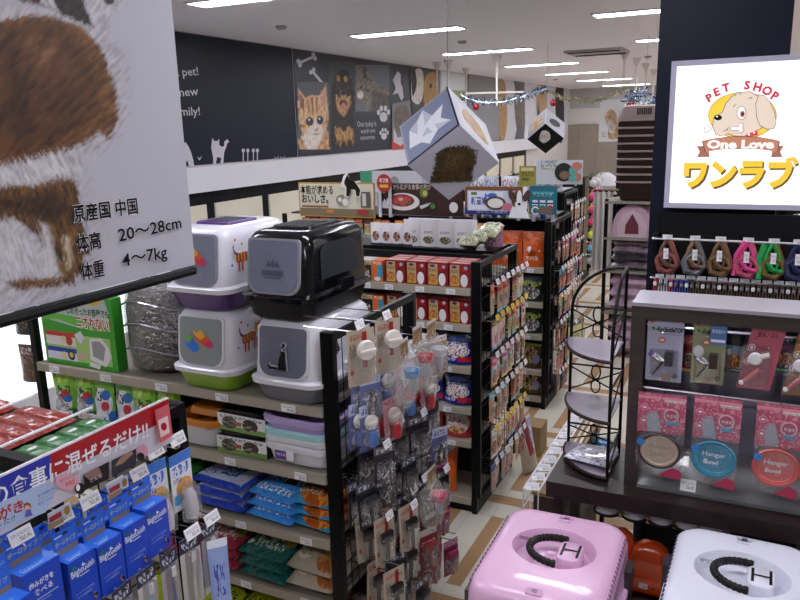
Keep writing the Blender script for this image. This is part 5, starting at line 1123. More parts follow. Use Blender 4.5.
jr = MB().rings([rrect(.12, .12, .02, 0), rrect(.12, .12, .02, .14), rrect(.1, .1, .02, .15)], mat('#77757c', .2, coat=.5)); jr.rings([rrect(.11, .11, .02, .15), rrect(.11, .11, .02, .185)], mat('#b8b8c0', .3)); o = jr.build('treat_jar', smooth=40); tag(o, 'grey square jar left of the orange dog food bag', 'jar'); o.location = (-1.68, 3.62, .091)
# top deck: white pouches, patterned packets, pink packets
wp1 = art('white_pouch_face_print', '#eceaf2', [('p', .5, .4, .28, .22, ['#3a3034', '#a86a5a', '#d8d0d0'], 6), ('r', 0, .0, 1, .08, '#3a3a42')], .35, .2)
wp2 = art('white_pouch_meat_print', '#eeecf4', [('p', .5, .26, .3, .14, ['#8a2a2a', '#5a7a3a', '#d8d0d0'], 8), ('t', .25, .5, .75, .6, '#8a8a92', 5)], .35, .2)
W1 = pouch('white_pouch', .085, .13, .05, wp1, '', 'pouch', 'white pouches on top of the middle gondola', 54); W2 = pouch('white_pouch', .12, .155, .05, wp2, '', 'pouch', 'white pouches on top of the middle gondola', 55)
for i in range(4): place(W1, (-2.03 + i * .07 - .02, 3.92, 1.419), 0, ORD[i] + ' small white pouch with a dark face print, gondola top')
for i in range(4):
    place(W2, (-1.815 + i * .105, 3.93, 1.419), 0, ORD[i] + ' larger white pouch from the left with meat picture'); place(W2, (-1.815 + i * .105, 4.0, 1.419), 0, ORD[i] + ' white pouch in the rear line, gondola top')
pt = art('leafy_packet_print', '#b8b490', [('p', .5, .4, .5, .4, ['#4a5a3a', '#e0dcc8', '#8a9a6a', '#efe8d8'], 7), ('t', .1, .6, .9, .85, '#2f3a28', 3)], .3, .4, .4)
pp = art('pink_packet_print', '#b880a0', [('p', .5, .4, .45, .35, ['#d8b8cc', '#9a5a8a', '#e4d4e0'], 6), ('t', .1, .7, .9, .88, '#f0e8f0', 4)], .3, .4, .4)
Q1 = bag('snack_packet', .12, .16, .06, pt, '', 'snack packet', 'patterned snack packets on the gondola top', 56); Q2 = pouch('snack_packet', .11, .12, .05, pp, '', 'snack packet', 'pink snack packets on the gondola top', 57)
for i in range(3):
    place(Q1, (-1.345 + .0 - (2 - i) * .001 + (i - 2) * .045 - .02, 3.87 + i * .035, 1.419 + i * .02), rnd.uniform(-.2, .2), ORD[i] + ' leafy patterned packet lying beside the white pouches', rx=.3)
place(Q2, (-1.35, 4.03, 1.419), .1, 'pink snack packet at the right end of the gondola top')
# ---------------------------------------------------------------- third gondola (C) goods
ogb = art('orange_bag_front_print', '#c8561c', [('r', 0, .86, 1, 1, '#a8a4a8'), ('d', .1, .8, '#c8561c'), ('p', .5, .45, .35, .15, ['#e8e4e0', '#c8561c', '#8a3a14'], 4), ('t', .2, .2, .8, .3, '#f0d8c0', 4)], .25, .5, .5)
O1 = pouch('orange_bag', .16, .26, .06, ogb, '', 'treat bag', 'orange treat bags at the end of the third gondola', 61)
for i in range(3): place(O1, (-1.45 - i * .16, 5.23, 1.081), rnd.uniform(-.1, .1), ORD[i] + ' orange treat bag from the end post, third gondola')
dk_ = art('dark_green_can_print', '#1a2a22', [('p', .5, .7, .45, .12, ['#2f7a4a', '#b8c83a', '#12181a'], 7), ('p', .5, .35, .4, .25, ['#b8bcc4', '#6a5038', '#dcdfe4'], 5)], .3, .4, .4)
br_ = art('brown_chew_print', '#5a4228', [('p', .5, .55, .42, .35, ['#4a3018', '#8a6a3a', '#c0a878', '#2a1c10'], 6), ('r', 0, .9, 1, 1, '#8a8a3a'), ('e', .8, .4, .15, .2, '#8a8ab0')], .25, .5, .6)
for z, m, nm, c in ((.821, dk_, 'fourth', 'dark green'), (.576, dk_, 'fifth', 'dark silver'), (.301, br_, 'sixth', 'brown'), (.091, br_, 'bottom', 'dark brown')):
    p = pouch('chew_bag', .17, .19, .07, m, '', 'chew bag', None, int(z * 100))
    for i in range(2): place(p, (-1.46 - i * .18, 5.24, z), rnd.uniform(-.1, .1), '%s %s chew bag from the end post, %s shelf of third gondola' % (ORD[i], c, nm), c + ' chew bags')
MB().box((-2.2, .03, 1.42), (-.031, .6, 1.432), mat('#26262c', .4)).build('top_deck', GC_)
SNK = [pouch('snack_pouch', .075, .12, .035, randart(400 + k, ['#2f3a88', '#c8c8d0', '#3a7a4a', '#d8a030', '#88306a', '#c0c4d4', '#3a6aa8']), '', 'snack pouch', None, 400 + k) for k in range(8)]
def fill_row(G, protos, xa, xb, y, z, step, group, what):
    n = int((xb - xa) / step)
    for i in range(n): place(protos[(i * 5 + int(z * 10)) % len(protos)], (xb - step * (i + .5), y + rnd.uniform(0, .015), z), rnd.uniform(-.12, .12), '%s %s' % (ORD[i] if i < 16 else 'far', what) if i < 16 else what, group)
MB().box((-2.2, .004, 1.25), (-.40, .30, 1.27), TAUPE).box((-2.2, -.012, 1.238), (-.40, .004, 1.272), TAUPE).build('shelf', GC_)
fill_row(GC_, SNK, -2.60, -1.74, 5.20, 1.271, .082, 'coloured snack pouches, third gondola', 'coloured snack pouch from the end post, third gondola upper shelf')
fill_row(GC_, SNK, -3.50, -2.60, 5.20, 1.271, .082, 'coloured snack pouches, third gondola left', 'coloured snack pouch from the middle of the third gondola')
BT = []
for k, c in enumerate(('#2a58b0', '#2f8a4a', '#b8b8c4', '#c83a3a', '#d8a83a', '#c8cce0')):
    b = MB().lathe([(.02, 0), (.024, .004), (.024, .07), (.012, .085)], mat(c, .25, coat=.4), n=14).lathe([(.013, .085), (.013, .105), (.0, .106)], WHITE, n=12); o = b.build('shampoo_bottle', smooth=40); tag(o, '', 'bottle'); BT.append(o)
for i in range(16): place(BT[(i * 5) % 6], (-1.40 - i * .062, 5.30 + .02 * (i % 2), 1.433), 0, ORD[i] + ' small bottle from the end post on top of the third gondola', 'small bottles under the header signs')
for i in range(16): place(BT[(i * 7 + 1) % 6], (-2.40 - i * .062, 5.30 + .02 * (i % 2), 1.433 if i < -1 else 1.421), 0, ORD[i] + ' small bottle in the left group on top of the third gondola', 'small bottles, left group') if i < 0 else None
# header signs standing on the third gondola
def sign(p0, p1, y, base, label, fn, name='header_sign', cat='sign', thick=.012, shape=None, foot=1.42):
    a0 = U2(p0[0], p1[1], y); a1 = U2(p1[0], p0[1], y); x0, x1 = a0.x, a1.x; z0, z1 = a0.z, a1.z
    mb = MB(); a = Art(mb, (x0, 0, z0), (1, 0, 0), (0, 0, 1), .001, .0008)
    w, h = x1 - x0, z1 - z0
    pts = shape(w, h) if shape else [(0, 0), (w, 0), (w, h), (0, h)]
    mb.rings([[(x, 0, z) for x, z in [(x0 + p[0], z0 + p[1]) for p in pts]], [(x, thick, z) for x, z in [(x0 + p[0], z0 + p[1]) for p in pts]]][::-1], base)
    fn(a, w, h)
    R = empty(name, ((x0 + x1) / 2, y, foot), 0, label, cat)
    mb.v = [(v[0] - (x0 + x1) / 2, v[1], v[2] - foot) for v in mb.v]
    mb.build('printed_board', R)
    for xx in (-w * .35, w * .35): MB().box((xx - .012, thick, 0.0), (xx + .012, thick + .012, z0 - foot + .08), mat('#bdbdc6', .4)).build('stand_leg', R)
    return R
K_ = mat('#15120f', .4)
def s1(a, w, h):
    a.rect(.01, .01, w - .01, h - .01, mat('#cfc8b4', .4)); a.rect(w * .0 + .01, .01, w - .01, h * .25, mat('#7a6a50')); a.text('本能が求める', .02, h * .68, .08, K_, w * .44, .012); a.text('おいしさ。', .03, h * .42, .08, K_, w * .36, .025)
    a.rect(.03, h * .28, w * .4, h * .33, mat('#8a5a2a')); a.rect(w * .38, h * .12, w * .47, h * .22, mat('#c87a2a')); a.rect(w * .78, h * .1, w * .92, h * .25, mat('#a82a2a'))
    a.ell(w * .58, h * .5, .05, .045, mat('#8a8078')); a.ell(w * .56, h * .52, .015, .018, mat('#e8e4dc')); a.ell(w * .63, h * .45, .03, .03, mat('#e0dcd4')); a.rect(w * .83, h * .3, w * .95, h * .75, mat('#5a5048')); a.rect(w * .85, h * .35, w * .9, h * .7, mat('#c8c0b4'))
    X0 = U2(300, 216, 5.16).x; Z0 = U2(300, 216, 5.16).z
    def q(x, y): p = U2(x, y, 5.16); return (p.x - X0, p.z - Z0)
    a.poly([q(*p) for p in ((341, 186), (344, 176), (348, 172), (350, 179), (355, 181), (359, 185), (362, 191), (361, 197), (356, 197), (355, 191), (351, 190), (350, 197), (345, 197), (346, 189))], mat('#e0dcd4'))
    a.poly([q(*p) for p in ((345, 181), (348, 174), (350, 179), (355, 181), (358, 185), (361, 190), (360, 196), (357, 196), (356, 190), (352, 189), (350, 196), (347, 196), (347, 187), (345, 184))], K_)
sign((300, 183), (374, 216), 5.16, mat('#b8863a', .5), 'cream sign board with black Japanese lettering and wolf silhouette', s1)
def s2(a, w, h):
    a.rect(.004, .004, w - .004, h - .004, mat('#38201c', .4)); a.text('一皿から広がる食事の喜び', .06, h * .82, .045, mat('#d8ccc0'), w * .55)
    a.ell(w * .3, h * .42, w * .2, h * .28, mat('#dcd8d8')); a.ell(w * .29, h * .46, w * .15, h * .2, mat('#8e2c2e'));
    for x, y, r in ((.2, .42, .03), (.27, .5, .035), (.35, .48, .035), (.3, .38, .03)): a.ell(w * x, h * y, r, r * .8, mat('#b84a48')); 
    a.ell(w * .28, h * .5, .02, .012, mat('#d8a8a0')); a.ell(w * .38, h * .4, .018, .012, mat('#4a7a3a')); a.ell(w * .18, h * .62, .015, .01, mat('#4a7a3a'))
    a.poly([(0, h * .2), (.06, h * .5), (.1, h * .2)], mat('#c8c4cc')); a.poly([(w * .5, h * .3), (w * .64, h * .42), (w * .6, h * .3), (w * .52, h * .2)], mat('#c8c4cc'))
    a.ell(w * .56, h * .72, .035, .04, mat('#6a7a3a')); a.ell(w * .57, h * .7, .018, .02, mat('#c8b46a')); a.ell(w * .66, h * .3, .02, .02, mat('#4a7a3a')); a.ell(w * .07, h * .75, .03, .02, mat('#a86a3a')); a.ell(w * .9, h * .28, .035, .04, mat('#dcdce0'))
    a.text('ごちそう', w * .72, h * .78, .03, mat('#a89890'), w * .2)
sign((379, 184), (463, 214), 5.18, mat('#2c1a18', .5), 'brown header sign with a plate of red meat', s2)
def s3(a, w, h):
    a.rect(.0, .02, w, h, mat('#7a4c2c')); a.rect(0, 0, w, .05, mat('#1c2f78')); a.rect(.02, h * .14, w * .9, h * .86, mat('#c8cadb')); a.rect(.03, h * .18, w * .62, h * .82, mat('#dde0ee')); a.text('新登場!!', .05, h * .38, .06, mat('#3c3c98'), w * .3, .03)
    a.rect(.05, h * .7, w * .2, h * .8, mat('#5a7a3a')); a.ell(w * .45, h * .68, .035, .02, mat('#2a68c8')); a.poly([(w * .38, h * .68), (w * .33, h * .78), (w * .33, h * .58)], mat('#2a68c8')); a.ell(w * .5, h * .42, .08, .05, mat('#5a3a30')); a.ell(w * .5, h * .42, .06, .035, mat('#e4e0dc')); a.ell(w * .69, h * .3, .04, .03, mat('#c8708a'))
    a.rect(w * .93, .05, w, h, WHITE); a.text('おいしさ新発売', w * .2, .015, .02, mat('#c8cce8'), w * .5)
sg = sign((465, 187), (528, 214), 5.18, mat('#7a4c2c', .5), 'wooden framed white sign with dog and blue fish', s3)
mb = MB(); p = U2(519, 200, 5.165); a = Art(mb, (p.x, 0, p.z), (1, 0, 0), (0, 0, 1), .004, .001)
a.ell(0, .0, .06, .07, mat('#6d4a34')); a.ell(0, .005, .02, .065, WHITE); a.ell(0, -.035, .032, .03, WHITE); a.ell(0, -.03, .012, .009, BLACK); a.ell(-.03, .02, .01, .012, BLACK); a.ell(.03, .02, .01, .012, BLACK); a.ell(-.055, .03, .022, .045, mat('#4a3224'), rot=.4); a.ell(.055, .03, .022, .045, mat('#4a3224'), rot=-.4); a.poly([(-.05, -.05), (.05, -.05), (.08, -.13), (-.08, -.13)], WHITE)
mb.v = [(v[0] - sg.location.x, v[1] - .002, v[2] - 1.42) for v in mb.v]; mb.build('dog_picture', sg)
def s4(a, w, h):
    a.rect(0, 0, w, h, mat('#1c6474', .4)); a.rect(w * .1, h * .72, w * .9, h * .8, mat('#3aa8b0')); a.text('アニモンダ', w * .15, h * .64, .03, mat('#c8d8e0'), w * .7)
    for k, c in enumerate(('#2a8a7a', '#2f7a5a', '#a83a38')): a.rect(w * (.12 + k * .28), h * .25, w * (.32 + k * .28), h * .5, mat('#dfe4ea')); a.rect(w * (.12 + k * .28), h * .36, w * (.32 + k * .28), h * .42, mat('#24388a')); a.ell(w * (.22 + k * .28), h * .26, .02, .015, mat(c))
    a.ell(w * .25, h * .13, .03, .03, WHITE); a.ell(w * .25, h * .13, .02, .02, mat('#1c6474')); a.ell(w * .6, h * .12, .06, .025, mat('#6a5a4a'))
sign((529, 186), (557, 214), 5.17, mat('#1c6474', .5), 'teal header sign with three product pictures at the gondola end', s4)
def s5(a, w, h):
    a.text('CLEAR', w * .62, h * .62, .05, mat('#8a8c96'), w * .22); a.text('SELECT', w * .62, h * .42, .05, mat('#8a8c96'), w * .22); a.text('BALANCE', w * .62, h * .22, .05, mat('#8a8c96'), w * .24); a.ell(w * .35, h * .45, .05, .06, mat('#9a9a9e')); a.rect(0, 0, w * .12, h, mat('#4a9a7a'))
sign((361, 171), (462, 192), 6.2, mat('#d4d4dc', .4), 'white header sign with grey lettering behind the brown one', s5, foot=1.3)
R_ = sign((377, 174), (391, 192), 5.15, mat('#a82428', .4), 'round red promotion badge over the cream sign', lambda a, w, h: (a.text('新発売', w * .2, h * .55, .035, WHITE, w * .6, .02), a.rect(w * .2, h * .25, w * .8, h * .42, mat('#d8b02a'))), 'promotion_badge', 'badge', .006, lambda w, h: [(w / 2 + w / 2 * math.cos(-2 * PI * i / 20), h / 2 + h / 2 * math.sin(-2 * PI * i / 20)) for i in range(20)][::-1])
sign((519, 166), (536, 186), 6.6, mat('#a8a04a', .5), 'olive yellow card standing behind the teal sign', lambda a, w, h: (a.rect(.02, h * .75, w - .02, h * .92, mat('#e0d8a0')), a.rect(.03, .05, w * .6, h * .4, mat('#5a6a38')), a.text('かんたん', .03, h * .5, .06, K_, w * .7)), foot=1.5)
sign((536, 160), (583, 184), 7.3, mat('#cfd3da', .5), 'white sign with a black dog head, farther back', lambda a, w, h: (a.text('しつけに', .05, h * .72, .09, mat('#5a6068'), w * .35, .02), a.rect(.05, h * .62, w * .4, h * .66, mat('#c8b04a')), a.ell(w * .6, h * .5, .09, .09, BLK), a.ell(w * .62, h * .38, .05, .04, mat('#8a6a5a')), a.ell(w * .8, h * .55, .04, .05, mat('#5ab0a8')), a.ell(w * .88, h * .75, .05, .04, mat('#c87a6a')), a.ell(w * .9, h * .3, .04, .04, mat('#c87a6a')), a.ell(w * .8, h * .25, .04, .03, mat('#5ab0a8'))), foot=1.5)
# fourth row (D): clear wrapped things on top plus packets on the end
MB().box((-2.0, .03, 1.42), (-.031, .6, 1.432), mat('#55555c', .4)).build('top_deck', GD_)
CW = [pouch('wrapped_toy', .16, .15, .08, art('wrapped_print_%d' % k, c, [('p', .5, .45, .4, .35, [c, '#d8dae0', d, '#b8bcc8'], 7)], .2, .5, .6), '', 'wrapped toy', 'clear wrapped goods on the fourth row', 70 + k) for k, (c, d) in enumerate((('#c8ccd4', '#a83a3a'), ('#a8acb8', '#3a5a9a'), ('#c8c4c8', '#5a5a68')))]
for i in range(9): place(CW[i % 3], (-1.85 - i * .17, 7.46 + .04 * (i % 2), 1.433), rnd.uniform(-.3, .3), ORD[i] + ' clear wrapped packet from the right on top of the fourth row')
PD = [[pouch('hanging_packet', .085, .17, .02, randart(500 + r * 10 + k, b), '', 'packet', None, 500 + r, flat=True) for k in range(2)] for r, b in enumerate((['#b8bcc8', '#c8a8a0'], ['#8a5a50', '#a0a0b0'], ['#9a4038', '#4a4a58'], ['#c8602a', '#2a5a9a'], ['#8a8a90', '#a87a50'], ['#5a4a44', '#8a8a98']))]
hung_rows(GD_, -1.738, [7.46 + i * .1 for i in range(5)], [1.3, 1.1, .9, .7, .5, .3], PD, 'packets hung on the fourth row end', 'packets, fourth row', L=.1)
for z in (1.41,):
    for i in range(5): place(CW[(i + 1) % 3], (-1.9 - i * .17, 7.45, 1.101 + .0), 0, ORD[i] + ' clear wrapped packet from the right, shelf of the fourth row', 'clear wrapped goods inside the fourth row')
# toy rack end: ball toys on hooks
def balltoy(c1, c2):
    b = MB(); b.lathe([(0, -.05), (.035, -.035), (.05, 0), (.035, .035), (0, .05)], mat(c1, .4), (-.045, 0, 0), 14).lathe([(0, -.05), (.035, -.035), (.05, 0), (.035, .035), (0, .05)], mat(c2, .4), (.045, 0, 0), 14).tube([(-.045, 0, 0), (.045, 0, 0)], .02, mat(c2, .4), 8)
    o = b.build('ball_toy', smooth=60); return tag(o, '', 'toy', 'ball toys on the distant rack')
toys = [(1.35, '#c8c8cc', '#b8a08a', 'grey and tan'), (1.18, '#d8308a', '#e8a83a', 'pink and orange'), (1.01, '#d8306a', '#c8d83a', 'pink and lime'), (.84, '#d82a58', '#d84a8a', 'magenta'), (.67, '#c8d83a', '#b8c83a', 'yellow green'), (.50, '#58b0d8', '#d8582a', 'blue and orange'), (.33, '#a8a49a', '#8a8478', 'grey rope')]
for z, c1, c2, l in toys:
    b = balltoy(c1, c2)
    for i in range(4): place(b, (-1.95, 9.84 + i * .15, z + .03 * (i % 2) - .02), PI / 2 + .3, '%s ball toy, %s from the near corner of the toy rack' % (l, ORD[i])); 
    for i in range(4): hook(GT_, .09 + i * .15, z + .06, .15)
# ================================================================ far right: rack with crates and pet beds
YH = 6.7; xh0, xh1 = -1.2, -.72
R = empty('pet_bed_rack', ((xh0 + xh1) / 2, YH, 0), 0, 'black rack with pink pet beds under the crate stack', 'rack')
w2 = (xh1 - xh0) / 2
for sx in (-1, 1):
    for yy_ in (0, .42): MB().box((sx * w2 - .015, yy_ - .012, 0), (sx * w2 + .015, yy_ + .012, 1.44), BLACK).build('post', R)
for z in (1.42, 1.10, .80, .42): MB().box((-w2 - .02, -.02, z - .02), (w2 + .02, .45, z), mat('#8d887c', .4)).build('shelf', R)
MB().box((-w2, .44, .1), (w2, .455, 1.42), mat('#1a1a1e', .6)).build('back_panel', R)
CRM = mat('#a08c8c', .45); CRD = mat('#30201f', .5)
def crate():
    R = empty('pet_crate', (0, 0, 0), 0, '', 'crate', 'stacked pet crates on the rack')
    b = MB(); w, d, h = .36, .28, .17
    b.rings([rrect(w - .1, d - .08, .05, 0, 0, d / 2), rrect(w - .07, d - .05, .05, .01, 0, d / 2), rrect(w - .03, d - .02, .05, h - .02, 0, d / 2), rrect(w - .035, d - .025, .05, h - .02, 0, d / 2), rrect(w - .09, d - .07, .05, .02, 0, d / 2)], CRD, True, True)
    b.build('crate_body', R, 40)
    r = MB(); r.rings([rrect(w - .02, d - .01, .05, h - .018, 0, d / 2), rrect(w + .016, d + .02, .05, h - .016, 0, d / 2), rrect(w + .016, d + .02, .05, h - .004, 0, d / 2), rrect(w - .01, d, .05, h, 0, d / 2), rrect(w - .035, d - .025, .05, h - .02, 0, d / 2)], CRM, False, False); r.build('rim', R, 40)
    for sx in (-1, 1): MB().box((sx * .17 - .012, .06, .1), (sx * .17 + .012, .12, .15), mat('#2a2426', .4)).build('latch', R)
    return R
cr = crate()
for i in range(9): place(cr, (-.96, YH + .02, 1.425 + i * .066), 0, ('lowest' if i == 0 else ORD[i]) + ' brown pet crate counted upwards in the nested stack')
tp = MB(); w, d = .36, .28
tp.rings([rrect(w + .01, d + .02, .05, 0, 0, d / 2), rrect(w, d, .05, .03, 0, d / 2), rrect(w - .05, d - .03, .05, .11, 0, d / 2 + .02), rrect(w - .12, d - .1, .05, .12, 0, d / 2 + .02)], mat('#8a7876', .45))
T_ = empty('crate_lid', (-.96, YH + .02, 1.425 + 8 * .066 + .165), 0, 'brown slatted crate lid on top of the crate stack', 'crate lid', None); tp.build('lid_shell', T_, 40)
sl = MB()
for i in range(7): sl.box((-.02 + i * .018, .0, .04), (-.01 + i * .018, .012, .095), BLACK)
sl.build('vent_slots', T_)
PK_ = mat('#c09cb0', .9, noise=.08, nscale=20); PK2 = mat('#a89aa4', .9, noise=.1, nscale=20)
ph = empty('pet_house', (-.98, YH + .03, 1.102), 0, 'pink felt pet house with dark pointed doorway', 'pet house')
def dome(w, h, d, m, mb):
    n = 16; rg = []
    for yy_, s in ((0, .94), (.02, 1), (d - .02, 1), (d, .94)):
        rg.append([(w / 2 * s * math.cos(PI * j / n), yy_, h * s * (math.sin(PI * j / n) ** .7)) for j in range(n + 1)])
    mb.rings([r[::-1] for r in rg][::-1], m)
m_ = MB(); dome(.35, .29, .3, PK_, m_); m_.build('felt_shell', ph, 60)
m_ = MB(); a = Art(m_, (0, 0, 0), (1, 0, 0), (0, 0, 1), .002, .002); a.poly([(-.12, .0), (.12, .0), (.13, .1), (.08, .2), (0, .24), (-.08, .2), (-.13, .1)], mat('#cfb4c0', .9)); a.poly([(-.06, .03), (.06, .03), (.055, .11), (0, .21), (-.055, .11)], mat('#6a3038', .9)); m_.build('doorway', ph)
MT = [bag('folded_mat', .37, .3, .075, mat(c, .35, coat=.6, noise=.5, nscale=14), '', 'folded mat', 'folded plastic wrapped mats', 80 + k, cr=.4) for k, c in enumerate(('#77656f', '#3a3640', '#8f7a86'))]
for i in range(4): place(MT[i % 3], (-.97, YH + .02, .802 + i * .07), rnd.uniform(-.12, .12), ORD[i] + ' folded mat from the bottom, wrapped in plastic on the rack')
BD = bag('pet_bed', .42, .32, .11, mat('#b89aae', .7, noise=.35, nscale=9), '', 'pet bed', 'pink pet beds on the rack', 84, cr=.35)
for i in range(3): place(BD, (-.96, YH + .01, .422 + i * .105), 0, ORD[i] + ' pink pet bed from the bottom of the rack shelf')
for i in range(3): place(BD, (-.96, YH + .01, .03 + i * .105), 0, ORD[i] + ' pink pet bed from the floor, under the rack')
# bag bundle right of rack
o = pouch('hanging_packet', .16, .34, .1, mat('#b0aebc', .3, coat=.5, noise=.3, nscale=12), 'silvery plastic wrapped bundle hanging right of the folded mats', 'bundle', None, 86); place(o, (-.62, 6.3, .98), 0)
o = pouch('hanging_packet', .2, .4, .12, mat('#b09cab', .5, coat=.5, noise=.2, nscale=12), 'pinkish plastic wrapped bundle below the silvery one', 'bundle', None, 87); place(o, (-.64, 6.3, .56), 0)
# white cloth, cardboard and stand behind
CT = mat('#cfc9c6', .8)
cu = empty('white_curtain', (-1.60, 8.15, 0), 0, 'pleated white cloth hanging left of the pet bed rack', 'curtain')
c = MB(); pr_ = []
for i in range(41): pr_.append((i * .0065, .03 * math.sin(i * .7)))
c.add([(x, y, z) for z in (.5, 1.38) for x, y in pr_] + [(x, y + .01, z) for z in (.5, 1.38) for x, y in pr_], [[i, i + 1, 42 + i, 41 + i] for i in range(40)] + [[82 + i + 1, 82 + i, 82 + 41 + i, 82 + 42 + i] for i in range(40)], CT)
c.build('cloth', cu, 60); MB().tube([(-.0, 0, 1.38), (.27, 0, 1.38)], .01, BLACK, 8).tube([(.26, .0, 0), (.26, .0, 1.38)], .014, BLACK, 8).build('rail_stand', cu)
o = carton('cardboard_box', .5, .4, .36, mat('#a8946e', .8, noise=.1), mat('#98835e', .8, noise=.1), 'light cardboard box behind the toy rack, under a white bag', 'box'); o.location = (-2.0, 10.9, .8)
o2 = MB().box((-2.28, 10.85, 0), (-1.72, 11.35, .8), mat('#b7ab94', .7)); tag(o2.build('storage_cabinet'), 'beige cabinet carrying the light cardboard box', 'cabinet')
m_ = MB(); rr = random.Random(9)
m_.rings([[(r * (1 + rr.uniform(-.15, .15)) * math.cos(2 * PI * j / 14), r * (1 + rr.uniform(-.15, .15)) * math.sin(2 * PI * j / 14), z) for j in range(14)] for r, z in ((.15, 0), (.2, .05), (.17, .1), (.12, .17), (.06, .21), (.02, .23))], mat('#dcdce4', .5)); o = m_.build('plastic_bag', smooth=20); tag(o, 'crumpled white plastic bag on the light cardboard box', 'bag'); o.location = (-2.0, 11.1, 1.161)
# ================================================================ harness rack below the navy column
YR = 3.36
R = empty('harness_rack', (.1, YR, 0), 0, 'black rack of harnesses and leashes under the lit sign', 'rack')
MB().box((-.5, .12, 0), (.62, .15, 1.70), mat('#0a0a0d', .7)).build('back_panel', R)  # extra black height above the posts stands in for shade on the column
for x in (-.5, .6): MB().box((x, .0, 0), (x + .02, .15, 1.62), BLACK).build('post', R)
MB().tube([(-.5, -.02, 1.602), (.62, -.02, 1.602)], .007, CHROME, 8).build('bar', R); MB().tube([(-.5, -.02, 1.43), (.62, -.02, 1.43)], .006, CHROME, 8).build('bar', R)
MB().box((-.5, -.02, .0), (.62, .12, .06), BLACK).build('base_plinth', R)
def harness(c1, c2, k):
    R = empty('dog_harness', (0, 0, 0), 0, '', 'dog harness', 'dog harnesses hanging on the upper bar')
    rr = random.Random(k); m1 = mat(c1, .8, noise=.15); m2 = mat(c2, .8, noise=.15); b = MB()
    b.tube([(.01, .004, .0), (.03, .002, -.05), (.05, .0, -.1), (.02, .0, -.14), (-.03, .0, -.13), (-.04, .0, -.09), (-.01, .002, -.03)], .012, m2, 6); b.tube([(-.004, 0, .0), (-.02, -.004, -.03), (-.03, -.008, -.08), (-.02, -.01, -.12), (.0, -.012, -.13), (.03, -.01, -.115), (.045, -.008, -.09), (.02, -.004, -.04), (.004, 0, 0)], .009, m1, 6)
    b.tube([(.0, -.01, -.05), (-.035, -.016, -.075), (-.03, -.018, -.12), (.01, -.02, -.135), (.045, -.016, -.1), (.03, -.014, -.07), (0, -.01, -.05)], .01, m2, 6)
    b.tube([(-.02, -.02, -.07), (.0, -.024, -.1), (.035, -.02, -.11)], .011, m1, 6); b.tube([(0, -.02, -.065), (.02, -.024, -.08), (.01, -.026, -.105), (-.012, -.024, -.1), (-.01, -.02, -.075)], .006, m1, 6)
    if k == 4: b.tube([(-.03, -.004, .0), (-.045, -.008, -.05), (-.045, -.01, -.14)], .014, m1, 6)
    if k == 3: b.tube([(-.01, -.004, .01), (-.04, -.008, -.05), (-.045, -.01, -.135)], .012, m1, 6)
    b.build('strap', R, 60); MB().lathe([(.006, -.006), (.008, 0), (.006, .006)], CHROME, (0, -.012, -.05), 8).build('buckle', R)
    t = MB().box((-.01, -.032, -.075), (.01, -.031, -.03), WHITE, front=TAGM); t.build('paper_tag', R); MB().box((-.02, -.012, .008), (.02, -.01, .026), WHITE, front=TAGM).build('price_tag', R)
    return R
for i, (px, c1, c2, l) in enumerate(((668, '#6a4a38', '#8a4a44', 'reddish brown'), (695, '#7a6048', '#6a7078', 'tan and grey'), (721, '#6e4f34', '#7a5a3c', 'plain brown'), (749, '#d8488c', '#b8506a', 'pink'), (774, '#1c9a4a', '#7a5a2c', 'green'), (799, '#1c2450', '#3a3a60', 'navy'))):
    p = U2(px, 238, YR - .03); h_ = harness(c1, c2, i); place(h_, (p.x, YR - .035, 1.60), rnd.uniform(-.2, .2), l + ' dog harness hanging under the lit sign')
lc = ['#b83a30', '#c8c8d0', '#c8c8d0', '#c83a5a', '#3a58a8', '#4a4a9a', '#3a58a8'] + ['#5a4434', '#6a5040', '#4a3a34'] * 8
for i in range(27):
    x = -.375 + i * .0215; R2 = MB(); m = mat(lc[i], .7)
    R2.tube([(-.004, 0, 0), (-.006, -.004, -.05), (0, -.006, -.085), (.006, -.004, -.05), (.004, 0, 0)], .0032, m, 5); R2.lathe([(.006, -.008), (.008, 0), (.006, .008)], mat('#c9c9ce', .2, 1) if i % 3 else WHITE, (0, -.008, -.02), 8)
    o = R2.build('leash', smooth=60); tag(o, ('%s leash from the left on the lower bar' % ORD[i]) if i < 16 else 'brown leash, %s from the left part on the lower bar' % ['seventeenth', 'eighteenth', 'nineteenth', 'twentieth', 'twenty-first', 'twenty-second', 'twenty-third', 'twenty-fourth', 'twenty-fifth', 'twenty-sixth', 'twenty-seventh'][i - 16], 'leash', 'leashes on the lower bar'); o.location = (x, YR - .035, 1.43)
for i in range(14): MB().box((-.475 + i * .042, -.036, 1.437), (-.44 + i * .042, -.034, 1.452), WHITE, front=TAGM).build('price_tag', R)
# lit shop sign on the column
YS = 3.50
sp0 = U2(672, 62, YS); sp1 = U2(800, 211, YS); xs0 = sp0.x; xs1 = .40; z0, z1 = 1.722, 2.347
R = empty('shop_sign', ((xs0 + xs1) / 2, YS, z0), 0, 'lit white shop sign with a cream dog emblem on the navy column', 'sign')
ox, oz = (xs0 + xs1) / 2, z0
EM = mat('#f4f2fa', .4, emit=SGN)
m_ = MB().box((xs0 - ox + .022, -.002, .022), (xs1 - ox - .022, .05, z1 - z0 - .022), EM)
class ArtS(Art):
    def px(s, x, y): p = U(x, y, 'y', YS - .002); return (p.x - ox, p.z - oz)
a = ArtS(m_, (0, -.002, 0), (1, 0, 0), (0, 0, 1), .0006, .0004)
def em(h): return mat(h, .5, emit=SGN * .55)
YEL = em('#e9c63c'); a.ellpx(742.5, 115.5, 34.5, 23.5, em('#a88a50'), 32); a.ellpx(742.5, 115.5, 33.6, 22.6, YEL, 32)
OL = em('#8a7468'); SK = em('#d9c9b8')
